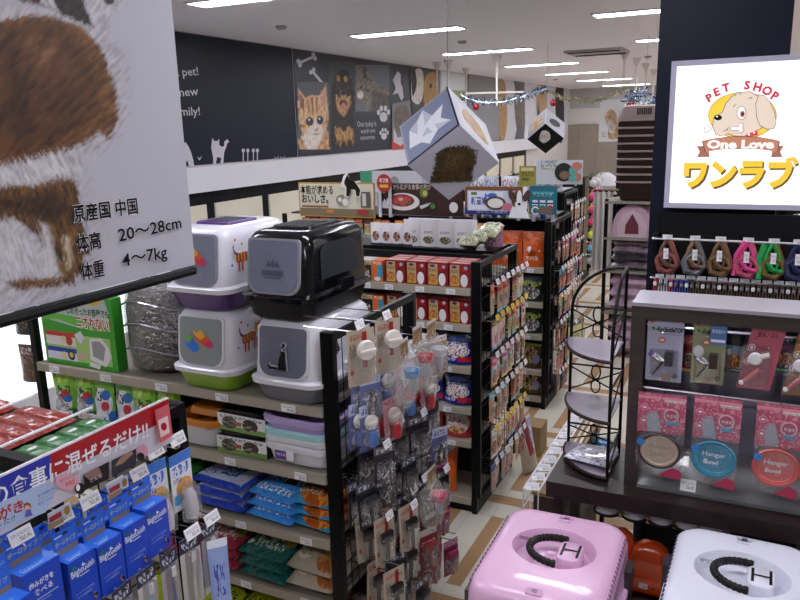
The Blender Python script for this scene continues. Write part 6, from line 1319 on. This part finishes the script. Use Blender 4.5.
head = [(732, 97), (738, 93), (744, 92.5), (750, 92), (757, 96), (761, 104), (763, 118), (761, 128), (752, 133), (742, 136), (734, 135.5), (728, 133), (722, 136), (716, 134), (713, 127), (714, 118), (718, 115), (723, 112), (726, 104)]
def grow(pts, e):
    cx = sum(p[0] for p in pts) / len(pts); cy = sum(p[1] for p in pts) / len(pts); return [(cx + (p[0] - cx) * (1 + e / abs(math.hypot(p[0] - cx, p[1] - cy) + .01)), cy + (p[1] - cy) * (1 + e / abs(math.hypot(p[0] - cx, p[1] - cy) + .01))) for p in pts]
a.polypx(grow(head, .9), OL); a.polypx(head, SK)
ear = [(759, 95), (764, 96), (769, 101), (774, 112), (776, 122), (774, 128), (767, 129), (760, 125), (757, 117), (756, 104)]
a.polypx(grow(ear, .9), OL); a.polypx(ear, SK)
a.ellpx(718, 117.5, 4, 2.8, BLACK); a.ellpx(717, 116.5, 1, .7, EM); a.ellpx(741.5, 113, 4.8, 7, OL); a.ellpx(741.5, 113, 4.2, 6.4, em('#f0ece8')); a.ellpx(742.5, 114, 2.2, 3, em('#a04a34')); a.ellpx(742.7, 114, 1, 1.6, BLACK)
for q in (((733, 108), (734, 105), (737, 104), (734.5, 106)), ((748, 99), (751, 97), (753, 98), (751, 98.5)), ((734, 93), (735, 96), (736, 95.5)), ((739, 91), (740, 95), (741, 94.5)), ((722, 132), (728, 130), (729, 126), (727, 129))): a.polypx(list(q), OL)
bn = [(705, 124.5), (707.5, 124), (709, 127), (711, 128), (711, 130), (708.5, 131), (707, 133), (704.5, 132.5), (705, 129)]
a.polypx(grow(bn, .7), OL); a.polypx(bn, em('#f0f0f6')); bn2 = [(731, 127), (739, 127), (740, 123.5), (743, 123.5), (742.5, 127.5), (743, 131), (740, 132.5), (738.5, 130), (731, 130)]
a.polypx(grow(bn2, .7), OL); a.polypx(bn2, em('#f0f0f6'))
a.polypx([(738, 138), (757, 130), (758, 135), (742, 139)], em('#c8404a'))
for x, y in ((744, 136), (749, 134.5), (754, 132.5)): a.ellpx(x, y, .9, .9, EM)
rib = em('#b5795f'); a.polypx([(696.5, 146), (703, 146), (708, 148), (710, 157), (697, 157), (700, 151.5)], em('#9a6450')); a.polypx([(784, 145.5), (778, 146), (773, 148), (771, 157), (782.5, 157), (780, 151.5)], em('#9a6450'))
band = [(703, 141), (715, 138.5), (730, 137), (742, 136.7), (757, 137.2), (770, 139), (779, 141), (777, 152), (767, 149.8), (755, 148.4), (742, 148), (729, 148.3), (716, 149.8), (706, 152)]
a.polypx(grow(band, 1), em('#5a4238')); a.polypx(band, rib)
a.textpx('One Love', (707, 148), (774, 148), 8, em('#f4f0ee'), .05)
for i, ch in enumerate('PET SHOP'):
    if ch == ' ': continue
    tt = math.radians(146 - i * 15.6); rx, ry = 37.5, 27
    x, y = 742.5 + rx * math.cos(tt), 116 - ry * math.sin(tt); an = tt - PI / 2
    q = a.px(x, y); a.text(ch, q[0], q[1], .046, em('#b8202c'), None, .045, an * .55, center=True)
for e, c in ((0, '#5c4a20'),):
    a.textpx('ワンラブ', (684.8, 186.3), (797.5, 186.3), 21, em(c), .065)
a.textpx('ワンラブ', (683, 184.8), (796, 184.8), 21, em('#e8bf38'), .06)
m_.build('lit_panel', R)
fr = MB(); W_, H_ = xs1 - xs0, z1 - z0; o_ = xs0 - ox; FRM = mat('#b9b6cc', .35)
for b0, b1 in (((o_, -.01, 0), (o_ + W_, .078, .022)), ((o_, -.01, H_ - .022), (o_ + W_, .078, H_)), ((o_, -.01, .022), (o_ + .022, .078, H_ - .022)), ((o_ + W_ - .022, -.01, .022), (o_ + W_, .078, H_ - .022))): fr.box(b0, b1, FRM)
fr.build('frame', R)
# ================================================================ right counter with framed display
WOOD = two_tone('dark_brown_wood', '#1c1314', '#30211f', 14, (1, 12, 1), rough=.35); WOODL = two_tone('frame_brown_wood', '#2b2323', '#3a302f', 10, (1, 1, 10), rough=.4)
ZT = .845; YT = 2.42; XT = -.61
R = empty('display_counter', (0, YT, 0), 0, 'dark brown wooden counter under the framed display', 'counter')
MB().box((XT, 0, ZT - .06), (1.1, .37, ZT), WOOD).build('countertop', R)
MB().box((XT + .03, .05, .40), (1.08, .35, .425), WOOD).build('lower_shelf', R)
for x in (XT + .02, .2, 1.04): MB().box((x, .03, 0), (x + .035, .07, ZT - .06), WOOD).build('leg', R); MB().box((x, .31, 0), (x + .035, .35, ZT - .06), WOOD).build('leg', R)
YD = 2.50
D_ = empty('framed_display', (0, YD, ZT), 0, 'brown framed display hung with carded pet goods', 'display stand')
xl = -.352; zt = 1.50; h = zt - ZT
MB().box((xl, 0, 0), (xl + .045, .16, h - .045), WOODL).build('side_panel', D_); MB().box((1.0, 0, 0), (1.045, .16, h - .045), WOODL).build('side_panel', D_)
MB().box((xl, 0, h - .045), (1.045, .16, h), WOODL).build('top_rail', D_)
MB().box((xl - .0, -.004, h), (1.045, .2, h + .012), mat('#a7a4b0', .35, .5)).build('top_board', D_)
MB().box((xl + .045, .14, 0), (1.0, .15, h - .045), mat('#80829a', .3, coat=.4)).build('back_panel', D_)
sl = MB(); sl.add([(xl + .045, .0, .012), (1.0, .0, .012), (1.0, .13, .12), (xl + .045, .13, .12)], [[0, 1, 2, 3]], mat('#6c6d70', .25, coat=.5)); sl.box((xl + .045, -.0, 0), (1.0, .01, .012), mat('#6c6d70', .3)); sl.build('sloped_tray', D_)
for z in (h - .075, h - .30): MB().tube([(xl + .045, .05, z), (1.0, .05, z)], .006, CHROME, 8).build('hanging_bar', D_)
gp_ = MB()
for i in range(9): gp_.box((-.28 + i * .1, .10, h - .30), (-.20 + i * .1, .12, h - .22), mat('#7d7f92', .3, coat=.4))
gp_.build('plastic_pocket', D_)
MB().box((-.165, -.004, .015), (-.115, -.002, .055), WHITE, front=TAGM).build('price_tag', D_).rotation_euler = (-.5, 0, 0)
def card(px0, px1, py0, py1, base, label, fn, y=YD + .02, name='carded_bottle_top', cat='pet goods card', tilt=0):
    p0 = U2(px0, py1, y); p1 = U2(px1, py0, y); w, hh = p1.x - p0.x, p1.z - p0.z
    R = empty(name, ((p0.x + p1.x) / 2, y, p0.z), 0, label, cat); m = MB()
    sk = tilt
    m.rings([[(x + sk * z, yy_, z) for x, z in ((-w / 2, 0), (w / 2, 0), (w / 2, hh), (-w / 2, hh))] for yy_ in (.0015, 0)], base)
    a = Art(m, (-w / 2, 0, 0), (1, 0, 0), (sk, 0, 1), .0006, .0004); fn(a, w, hh); m.build('printed_card', R)
    tl = MB(); return R, tl, w, hh
G3 = mat('#2f7a34')
def eco(base, tag2):
    def f(a, w, h):
        a.ell(w * .13, h * .93, .009, .009, mat('#a81c20')); a.text('安心', w * .07, h * .915, .008, WHITE, w * .12); a.text('EcoBottleTOP', w * .3, h * .77, .022, mat('#181c24'), w * .68, .035); a.text('ペットボトル用ノズル', w * .36, h * .72, .008, mat('#4a5878'), w * .55)
        a.poly([(w * .1, h * .82), (w * .18, h * .84), (w * .22, h * .79), (w * .15, h * .78)], G3); a.poly([(w * .22, h * .79), (w * .3, h * .83), (w * .33, h * .8), (w * .27, h * .78)], G3)
        a.ell(w * .42, h * .64, .012, .01, mat('#b8489a')); a.ell(w * .42, h * .64, .008, .005, mat('#d8c83a')); a.rect(w * .4, h * .93, w * .6, h * .945, BLACK)
        a.rect(w * .45, h * .02, w * .7, h * .12, mat('#8a7464')); a.ell(w * .82, h * .1, .009, .009, mat('#4a4a5a')); a.poly([(w * .06, h * .4), (w * .14, h * .5), (w * .2, h * .4), (w * .12, h * .36)], mat('#4a3a8a'))
        if tag2: a.rect(w * .52, h * .62, w * 1.0, h * .95, mat('#4a78b0')); a.rect(w * .55, h * .66, w * .97, h * .7, WHITE); a.text('簡単給水', w * .56, h * .8, .014, WHITE, w * .4); a.ell(w * .2, h * .5, .016, .02, mat('#b8bcc0'))
    return f
def nozzle(m, w, h, mt):
    m.tube([(-w * .3, -.008, h * .1), (-.002, -.015, h * .32), (.006, -.016, h * .34)], [.003, .005, .006], mt, 8)
    m.lathe([(.011, -.016), (.014, -.01), (.014, .012), (.012, .016)], mt, (.014, -.016, h * .38), 14); m.tube([(-.018, -.012, h * .42), (.0, -.016, h * .36)], .004, CHROME, 6)
hooks_n = []
for px0, px1, py0, py1, base, l, t2, mt, y in ((645, 685, 318, 379, mat('#a9abc4', .35), 'white blister card of a bottle top nozzle, leftmost in the frame', False, mat('#33343c', .25), YD + .02), (690, 728, 320, 382, mat('#8e9272', .35), 'olive blister card of a bottle top nozzle, second in the frame', True, mat('#3a2a22', .25), YD + .02)):
    R, tlm, w, hh = card(px0, px1, py0, py1, base, l, eco(base, t2), y); nozzle(tlm, w, hh, mt); tlm.box((.004, -.03, hh * .28), (.03, -.006, hh * .5), mt).tube([(-.036, -.014, hh * .4), (-.01, -.02, hh * .34), (.02, -.02, hh * .36)], .006, CHROME, 8); tlm.build('nozzle', R, 50)
    b = MB(); b.rings([rrect(w * .8, hh * .45, .01, 0), rrect(w * .74, hh * .42, .01, .03)], FILM); b.v = [(x, -z, y_ + hh * .27) for x, y_, z in b.v]; b.build('plastic_bubble', R, 50); hooks_n.append(R)
def waterc(bc):
    def f(a, w, h):
        a.text('給水ノズル', w * .22, h * .76, .019, K_, w * .6, .015); a.rect(w * .4, h * .93, w * .58, h * .945, BLACK)
        for y_ in (.6, .4): a.ell(w * .14, h * y_, .0105, .012, WHITE); a.ell(w * .14, h * y_, .0085, .01, mat(bc)); a.ell(w * .14, h * y_, .004, .006, WHITE)
    return f
for px0, px1, py0, py1, bc, l in ((741, 781, 320, 387, '#b4566a', 'pink water nozzle card with a white dial, tilted'), (786, 826, 327, 394, '#a06a3a', 'orange brown water nozzle card at the right edge')):
    R, tlm, w, hh = card(px0 - 5, px1 - 5, py0, py1, mat(bc, .3, coat=.3), l, waterc(bc), YD + .02, 'water_nozzle_card', 'pet goods card', .16)
    tlm.lathe([(.0, 0), (.019, .0), (.021, .008), (.017, .014), (0, .015)], WHITE, n=20); tlm.v = [(x + .0, -z - .004, y_ + hh * .45) for x, y_, z in tlm.v]; tlm.tube([(.012, -.012, hh * .48), (.04, -.012, hh * .52)], [.008, .009], mat('#d8cfd0', .3), 8); tlm.tube([(-.03, -.008, hh * .1), (-.005, -.01, hh * .22), (.015, -.01, hh * .3)], [.005, .007, .008], mat('#c8606a', .3), 8); tlm.lathe([(.0, -.008), (.007, -.005), (.007, .005), (0, .008)], WHITE, (-.035, -.01, hh * .09), 10)
    tlm.build('nozzle', R, 50); b = MB(); b.rings([rrect(w * .9, hh * .6, .012, 0), rrect(w * .8, hh * .55, .012, .028)], FILM); b.v = [(x, -z, y_ + hh * .33) for x, y_, z in b.v]; b.build('plastic_bubble', R, 50)
pinkh = art('hanger_header_print', '#b8506e', [('p', .5, .5, .6, .6, ['#c86a86', '#b04a68', '#d88aa0'], 9)], .3, .3)
for i, (px0, px1, py0, py1, bc, rc, l) in enumerate(((635, 687, 397, 470, '#b8a890', '#3a2c2c', 'cream hanging pet bowl in pink printed bag'), (689, 743, 401, 480, '#1f8aa8', '#1a7a98', 'turquoise hanging pet bowl in pink printed bag'), (750, 806, 408, 489, '#c85a52', '#c05048', 'coral red hanging pet bowl in pink printed bag'), (812, 866, 414, 494, '#b8a890', '#3a2c2c', 'second cream hanging pet bowl at the right edge'))):
    y = YD - .012 if True else 0
    p0 = U2(px0, py1, y); p1 = U2(px1, py0, y); w, hh = p1.x - p0.x, p1.z - p0.z
    R = empty('hanging_pet_bowl', ((p0.x + p1.x) / 2, y, p0.z), rnd.uniform(-.06, .06), l, 'pet bowl', 'hanging pet bowls in bags')
    m = MB().box((-w / 2, -.0, hh * .52), (w / 2, .0015, hh), pinkh, front=pinkh); a = Art(m, (-w / 2, 0, 0), (1, 0, 0), (0, 0, 1), .0006, .0004)
    a.rect(w * .0, hh * .93, w, hh * .965, mat('#d8909e')); a.rect(w * .55, hh * .9, w * .97, hh * .93, mat('#e8d8dc')); a.text('Hanger Bowl', w * .57, hh * .905, .008, BLACK, w * .38)
    for cx, cz in ((.14, .82), (.14, .66)): a.ell(w * cx, hh * cz, .012, .012, mat('#e0b0bc')); a.ell(w * cx, hh * cz, .010, .010, mat('#b04a68')); a.ell(w * cx, hh * cz, .006, .004, WHITE)
    a.poly([(w * .22, hh * .53), (w * .2, hh * .74), (w * .4, hh * .8), (w * .5, hh * .6), (w * .52, hh * .53)], mat('#97a0ac', .3)); a.ell(w * .7, hh * .75, .024, .024, mat('#dcc0c8')); a.ell(w * .7, hh * .75, .02, .02, mat('#b04a68')); a.text('新登場', w * .6, hh * .73, .012, WHITE, w * .22); a.rect(w * .6, hh * .64, w * .85, hh * .68, mat('#4a98c8'))
    m.build('header_card', R)
    r = .064 if i != 9 else .06; b = MB(); b.lathe([(.0, .004), (r * .8, .004), (r * .84, .0), (r, .0), (r, .012), (r * .8, .04), (0, .04)], mat(bc, .3, coat=.4), n=32); b.v = [(x, z - .02, y_ * .92 + hh * .32) for x, y_, z in b.v]
    a = Art(b, (0, -.0155, hh * .32), (1, 0, 0), (0, 0, 1), .001, .0004); lw = mat('#d8e4ea') if i != 0 else mat('#a09480'); a.text('Hanger', -.035, .008, .022, lw, .07, .02); a.text('Bowl', -.03, -.02, .022, lw, .045, .02); b.build('bowl', R, 40)
    rm = MB(); rm.tube([(r * 1.02 * math.cos(q / 32 * 2 * PI), -.02, hh * .32 + r * .94 * math.sin(q / 32 * 2 * PI)) for q in range(32)], .005, mat(rc, .3), 6, closed=True); rm.build('rim', R, 60)
    m = MB(); m.rings([rrect(w * .8, hh * .7, .05, 0), rrect(w * 1.0, hh * .8, .05, .02), rrect(w * .95, hh * .75, .05, .034)], FILM); m.v = [(x, -z + .012, y_ + hh * .40) for x, y_, z in m.v]; a = Art(m, (-w / 2, -.024, 0), (1, 0, 0), (0, 0, 1), .001, .0004); a.poly([(w * .5, hh * .03), (w * .98, .0), (w * .99, hh * .1), (w * .8, hh * .14)], mat('#a82a50')); a.ell(w * .1, hh * .42, .013, .013, mat('#2a78c0')); m.build('printed_bag', R, 50)
    MB().tube([(0, .07, hh * .955), (0, -.03, hh * .955)], .0022, CHROME, 5).build('hook', D_).location = (R.location.x, y - YD, R.location.z - ZT)
for R in hooks_n: pass
for px in (665, 709, 757, 800): MB().tube([(0, .06, 0), (0, -.05, .0), (0, -.055, .006)], .0022, CHROME, 5).build('hook', D_).location = (U2(px, 322, YD).x, 0, h - .075)
# rear carded goods glimpsed between
for i, (px, c, l) in enumerate(((689, '#a82a30', 'red packet glimpsed behind the two bottle top cards'), (733, '#8a8ca0', 'grey packet glimpsed behind the olive card'), (783, '#50526a', 'dark blue packet glimpsed behind the nozzle cards'))):
    p = U2(px, 372, YD + .09); o = pouch('hanging_packet', .06, .13, .02, randart(600 + i, [c]), l, 'packet', None, 90 + i, flat=True); o.location = (p.x, YD + .09, p.z)
# things under the counter: clear lidded bowls in a row and orange feeders
for i, px in enumerate((606, 634, 661, 687, 711)):
    p = U2(px, 509 + i * 4.5, 2.47); m = MB(); R = empty('clear_lidded_bowl', (p.x, 2.50, .735), 0, ORD[i] + ' white pet bowl from the left hanging under the counter lip', 'pet bowl', 'white pet bowls under the counter lip')
    m.lathe([(.0, 0), (.036, .0), (.044, .02), (.046, .03), (.04, .03), (.034, .006)], mat('#cfd0d4', .25, coat=.5), n=20); m.build('bowl', R, 50)
    MB().tube([(.046 * math.cos(q / 20 * 2 * PI), .046 * math.sin(q / 20 * 2 * PI), .0) for q in range(20)], .005, BLACK, 6, closed=True).build('rim', R, 60)
    m = MB(); m.lathe([(.0, -.014), (.012, -.01), (.014, 0), (.012, .01), (0, .014)], mat('#b09880', .5), (.048, -.01, -.002), 12); m.build('cork_knob', R, 60)
def feeder():
    R = empty('orange_feeder', (0, 0, 0), 0, '', 'pet feeder', 'orange pet feeders under the counter'); O = mat('#e0501c', .25, coat=.5)
    m = MB(); m.rings([rrect(.155, .09, .02, 0), rrect(.165, .1, .02, .01), rrect(.165, .1, .03, .08), rrect(.15, .09, .03, .085)], O); m.build('base_box', R, 50)
    m = MB(); rg = []
    for z, s in ((.08, 1), (.11, .98), (.14, .9), (.165, .74), (.182, .48), (.19, .1)): rg.append(rrect(.15 * s, .088 * min(1, s + .1), .04 * s, z))
    m.rings(rg, O); m.build('dome', R, 60); MB().box((-.03, -.052, .025), (.0, -.050, .045), WHITE, front=TAGM).lathe([(.0, 0), (.008, .001)], mat('#4a4038'), (.02, -.05, .03), 10).build('sticker', R)
    return R
fd = feeder(); q = U2(650, 568, 2.55); place(fd, (q.x, 2.55, .426), 0, 'orange pet feeder under the counter beside the white carrier'); q = U2(616, 560, 2.60); place(fd, (q.x, 2.60, .426), 0, 'orange pet feeder half hidden behind the pink carrier')
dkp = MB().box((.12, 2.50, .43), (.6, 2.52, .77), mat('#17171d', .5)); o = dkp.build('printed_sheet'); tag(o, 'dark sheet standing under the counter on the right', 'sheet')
ws = MB().box((.20, 2.485, .45), (.5, 2.487, .72), mat('#b9b7c6', .5)); a = Art(ws, (.20, 2.485, .45), (1, 0, 0), (0, 0, 1), .001, .0005)
for x_, z_ in ((.03, .16), (.05, .17), (.07, .16), (.05, .14)): a.ell(x_, z_, .008, .009, BLACK, 10)
tag(ws.build('printed_sheet'), 'pale sheet with a black paw print beside the white carrier', 'sheet')
# ---------------------------------------------------------------- wire corner stand
IR = mat('#1d1918', .35, .6); R = empty('wire_corner_stand', (-.41, 2.75, ZT), 0, 'black wire corner stand with quarter round violet brown shelves', 'wire stand')
f = MB(); rx, ry = .197, .25
f.tube([(-rx, 0, 0), (-rx, 0, .56)] + [(-rx * math.cos(q * PI / 20), 0, .56 + .175 * math.sin(q * PI / 20)) for q in range(1, 11)], .006, IR, 8)
f.tube([(0, -ry, 0), (0, -ry, .5)] + [(0, -ry * math.cos(q * PI / 20), .5 + .235 * math.sin(q * PI / 20)) for q in range(1, 11)], .006, IR, 8)
f.tube([(0, 0, 0), (0, 0, .735)], .006, IR, 8); f.build('frame', R, 60)
for k, (zs_, zb_) in enumerate(((.446, .575), (.222, .345), (0.012, .10))):
    pts = [(0, 0)] + [(-rx * 1.02 * math.cos(q * PI / 24), -ry * 1.02 * math.sin(q * PI / 24)) for q in range(13)]
    s_ = MB(); s_.rings([[(x, y, z) for x, y in pts] for z in (zs_, zs_ + .008)], mat('#7d7082', .3, coat=.4)); s_.tube([(-rx * 1.03 * math.cos(q * PI / 24), -ry * 1.03 * math.sin(q * PI / 24), zs_ + .002) for q in range(13)], .007, mat('#2c1c1e', .4), 6); s_.build('shelf', R, 40)
    b = MB(); b.tube([(-rx, 0, zb_), (0, 0, zb_)], .004, IR, 6); b.tube([(-rx, 0, zb_ - .01), (0, 0, zs_ + .02)], .003, IR, 6); b.tube([(-rx, 0, zs_ + .02), (0, 0, zb_ - .01)], .003, IR, 6)
    zc = (zb_ + zs_) / 2 + .01; r = (zb_ - zs_) * .23
    for sg_ in (-1, 1): b.tube([(-rx / 2 + r * .6 * math.cos(q * PI / 8), 0, zc + sg_ * r + r * math.sin(q * PI / 8)) for q in range(16)], .003, IR, 6, closed=True)
    b.tube([(0, 0, zb_), (0, -ry, zb_)], .004, IR, 6); b.tube([(0, 0, zb_ - .01), (0, -ry, zs_ + .02)], .003, IR, 6); b.build('scroll_brace', R, 60)
o = bag('plastic_packet', .17, .14, .022, art('crumpled_silver_print', '#b8b8cc', [('p', .5, .5, .8, .8, ['#7d7d90', '#c8c8dc', '#e4e4f0', '#9a9aac'], 6, 2)], .15, .6, .8), 'crumpled silvery plastic packet on the lowest shelf of the wire stand', 'packet', None, 95); o.location = (-.505, 2.555, .868); o.rotation_euler = (0, 0, -.2)
o = bag('blue_packet', .1, .1, .04, mat('#3a8ac0', .2, coat=.5, noise=.3), 'small blue packet on the floor stand behind the wire stand', 'packet', None, 96); o.location = (-.62, 3.5, .5)
tt_ = empty('low_stool', (-.60, 3.55, 0), 0, 'low dark stool carrying the blue packet', 'stool')
MB().lathe([(.09, .47), (.1, .48), (.1, .495), (0, .5)], WOOD, n=20).build('seat', tt_, 40); MB().tube([(0, 0, 0), (0, 0, .47)], .012, IR, 8).build('pole', tt_)
MB().lathe([(.08, 0), (.08, .01), (.015, .02)], IR, n=16).build('foot', tt_, 40)
# ---------------------------------------------------------------- low promotion table with a wire price rail
R = empty('low_display_table', (-.70, 2.66, 0), 0, 'narrow dark table with a white wire price rail along the aisle', 'table')
MB().box((-.02, 0, 0), (.07, .9, .655), WOOD).build('table_body', R); MB().box((-.03, -.01, .655), (.08, .91, .67), mat('#9a7c58', .5)).build('tabletop', R)
w = MB()
for y_, z_, x_ in ((0, 0, -.045), (0, .0, .015)):
    w.tube([(x_, -.06, .70), (x_, .86, .70)], .0035, WHITE, 6)
w.tube([(-.045, -.06, .62), (-.045, .86, .62)], .003, WHITE, 6)
for i in range(19): w.tube([(-.045, -.06 + i * .05, .70), (.015, -.035 + i * .05, .70)], .0025, WHITE, 5); w.tube([(-.045, -.06 + i * .05, .70), (-.045, -.06 + i * .05, .62)], .002, WHITE, 5)
for x_ in (-.045, -.015, .015): w.tube([(x_, -.06, .70), (x_, -.065, .5)], .003, WHITE, 5)
for x_, y_ in ((-.045, .3), (-.045, .8), (.015, .3), (.015, .8)): w.tube([(x_, y_, .70), (x_, y_, .60 if x_ < 0 else .67)], .003, WHITE, 5)
w.build('wire_rail', R, 60)
for i in range(10): MB().box((-.026, 0, -.016), (.026, .0012, .016), WHITE, front=TAGM).build('price_tag', R, loc=(-.015, -.04 + i * .09, .708)).rotation_euler = (-1.0, 0, .3)
for k in range(2): MB().box((.03 + k * .024, .08, .67), (.042 + k * .024, .88, .69), mat('#cfc2ae', .5)).build('wooden_slat', R)
# ================================================================ pet carriers in the foreground
def ellring(rx, ry, z, cx, cy, n=24):
    out = []
    for i in range(n):
        q, k = divmod(i, n // 4); a = PI / 2 * q + PI / 2 * k / (n // 4 - 1) if False else 2 * PI * (i + .5) / n
        out.append((cx + rx * math.cos(a), cy + ry * math.sin(a), z))
    return out
def carrier(label, c, cd, dark):
    R = empty('pet_carrier', (0, 0, 0), 0, label, 'pet carrier', 'plastic pet carriers in the foreground')
    m = mat(c, .32, coat=.25); W, D = .40, .53; n = 11     # 4*(n+1)=48 points
    top = MB(); rr_ = lambda w, d, r, z, cy=D / 2: rrect(w, d, r, z, 0, cy, n)
    N = 4 * (n + 1)
    def el(rx, ry, z, cx=0., cy=D / 2 + .02):
        out = []
        for q, (sx, sy) in enumerate(((1, 1), (-1, 1), (-1, -1), (1, -1))):
            for i in range(n + 1):
                a = PI / 2 * q + PI / 2 * (i + .5) / (n + 1); out.append((cx + rx * math.cos(a), cy + ry * math.sin(a), z))
        return out
    rings_ = [rr_(W + .03, D + .02, .07, .155), rr_(W + .03, D + .02, .07, .17), rr_(W + .005, D, .07, .175), rr_(W - .006, D - .012, .07, .265), rr_(W - .014, D - .024, .072, .288), rr_(W - .03, D - .044, .075, .302), rr_(W - .055, D - .075, .08, .31), rr_(W - .085, D - .12, .08, .3125), el(.128, .112, .3125), el(.124, .108, .306), el(.114, .098, .272), el(.10, .084, .266)]
    top.rings(rings_, m, False, True); top.build('upper_shell', R, 50)
    bt = MB(); bt.rings([rr_(W - .06, D - .06, .06, 0), rr_(W - .05, D - .05, .06, .012), rr_(W + .005, D, .07, .14), rr_(W + .03, D + .02, .07, .145), rr_(W + .03, D + .02, .07, .155)], mat(cd, .35), True, True); bt.build('lower_shell', R, 50)
    # vent slots along both long sides
    sm_ = mat(dark, .5)
    for s in (-1, 1):
        v = MB()
        for i in range(17):
            y = .06 + i * .0235; v.box((s * (W / 2 - .004) - .004, y, .185), (s * (W / 2 - .004) + .004, y + .009, .225), sm_); v.box((s * (W / 2 - .0095) - .0035, y, .2775), (s * (W / 2 - .0095) + .0035, y + .009, .297), sm_); v.box((s * (W / 2 - .005) - .004, y, .235), (s * (W / 2 - .005) + .004, y + .009, .262), sm_)
        v.build('vent_slots', R)
    # handle: corrugated black grip curving round to an H plate
    g = MB(); BK = mat('#1a1718', .4); cx, cy = 0, D / 2 + .02; pts = []
    for i in range(61):
        a = math.radians(78 + i * 3.3); pts.append((cx + .012 + .085 * math.cos(a), cy + .072 * math.sin(a), .304 + .004 * math.sin(i / 60 * PI)))
    g.tube(pts, [.010 + (.002 if i % 3 else 0) for i in range(61)], BK, 10); g.build('grip', R)
    pl = MB(); pl.rings([rrect(.072, .105, .022, .268, .05, cy), rrect(.072, .105, .022, .31, .05, cy), rrect(.064, .097, .02, .314, .05, cy)], m); pl.build('handle_plate', R, 50)
    hh = MB(); a = Art(hh, (.055, cy, .3142), (1, 0, 0), (0, 1, 0), .0008, .0004)
    a.rect(-.030, -.036, -.0225, .036, BK); a.rect(.0165, -.036, .024, .036, BK); a.rect(-.0225, -.004, .0165, .004, BK)
    hh.v = [(v_[0], v_[1], v_[2]) for v_ in hh.v]; hh.build('letter_plate', R)
    tp = MB(); tp.box((-.112, cy + .005, .316), (-.055, cy + .022, .318), FILM2); tp.build('plastic_tie', R)
    for y, s in ((D - .055, 1), (.05, -1)):
        l = MB().rings([rrect(.05, .032, .006, .290, 0, y), rrect(.05, .032, .006, .3115, 0, y), rrect(.042, .024, .006, .3125, 0, y)], mat(cd, .35)).box((-.008, y - .007, .3125), (.008, y + .007, .3135), mat(dark, .4)); l.build('latch', R, 40)
    lg = MB(); a = Art(lg, (-.02, D - .088, .3125), (1, 0, 0), (0, 1, 0), .002, .0004); a.text('Richell', 0, 0, .012, mat('#8a8a98'), .035); lg.build('emblem', R)
    for s in (-1, 1):
        for y in (D / 2 + .1, D / 2 - .17): MB().box((s * (W / 2 + .012) - .01, y, .12), (s * (W / 2 + .012) + .01, y + .07, .23), mat('#3b3638', .4)).build('side_clasp', R)
    # wire door at the front end
    d = MB()
    for i in range(9): d.tube([(-.1 + i * .025, -.012, .05), (-.1 + i * .025, -.012, .24)], .002, CHROME, 5)
    for i in range(6): d.tube([(-.1, -.012, .05 + i * .038), (.1, -.012, .05 + i * .038)], .002, CHROME, 5)
    d.build('wire_door', R); return R
pc = carrier('pink pet carrier with black corrugated grip and H plate', '#d9adcf', '#c294b8', '#8a5a80')
place(pc, (-.475, 1.735, .523), .02)
wc = carrier('white pet carrier with black corrugated grip and H plate', '#dcdcea', '#c2c3d6', '#3a3a48')
place(wc, (.035, 1.82, .523), -.02)
S = empty('carrier_stand', (-.2, 1.7, 0), 0, 'low black platform carrying the pet carriers', 'platform')
MB().box((-.5, 0, .485), (.75, .62, .521), mat('#1d1c20', .4)).build('platform_top', S)
for x in (-.46, .7):
    for y in (.03, .5): MB().box((x - .02, y, 0), (x + .02, y + .03, .485), BLACK).build('leg', S)
# ---------------------------------------------------------------- colour management, world
SH = empty('added_glow_case', (XL + .43, 2.0, 0), 0, 'white lit glass showcase at the far left behind the display', 'showcase')  # glowing white case added to brighten the far left along the wall
MB().box((0, 0, 0), (.5, 2.35, .5), mat('#dfdfe4', .4)).build('base_cabinet', SH); MB().box((0, 0, .5), (.48, 2.35, 1.1), mat('#e9f2f8', .3, emit=.3)).build('glow_panel', SH); MB().box((0, 0, 1.1), (.5, 2.35, 1.16), mat('#e4e4ea', .4)).build('top_cover', SH)
RK = shelving('gondola_shelf', 'dark shelf with metal goods behind the harness rack, right edge', .10, 1.4, 4.3, 4.75, 1.72, [.4, .9, 1.3, 1.55], (), tagstep=.3)
mb_ = MB().lathe([(.05, 0), (.075, .03), (.07, .05), (.055, .05), (.04, .01)], CHROME, n=18); pb_ = tag(mb_.build('metal_bowl', smooth=50), '', 'pet bowl', 'metal bowls on the dark right shelf')
for i in range(5):
    for j in range(2): place(pb_, (.22 + i * .2, 4.40, (1.551, 1.301)[j]), 0, '%s metal bowl from the left, %s shelf behind the harness rack' % (ORD[i], ('top', 'second')[j]))
w = bpy.data.worlds.new('world'); SC.world = w; w.use_nodes = True; w.node_tree.nodes['Background'].inputs[0].default_value = (.6, .65, .8, 1); w.node_tree.nodes['Background'].inputs[1].default_value = .2
vs = SC.view_settings; vs.view_transform = 'Standard'; vs.look = 'None'; vs.exposure = EXPO; vs.gamma = 1; vs.use_curve_mapping = False
SC.cycles.max_bounces = 8; SC.cycles.diffuse_bounces = 5; SC.cycles.transparent_max_bounces = 16
for o in list(bpy.data.objects):
    if o.name.startswith('t.'): pass
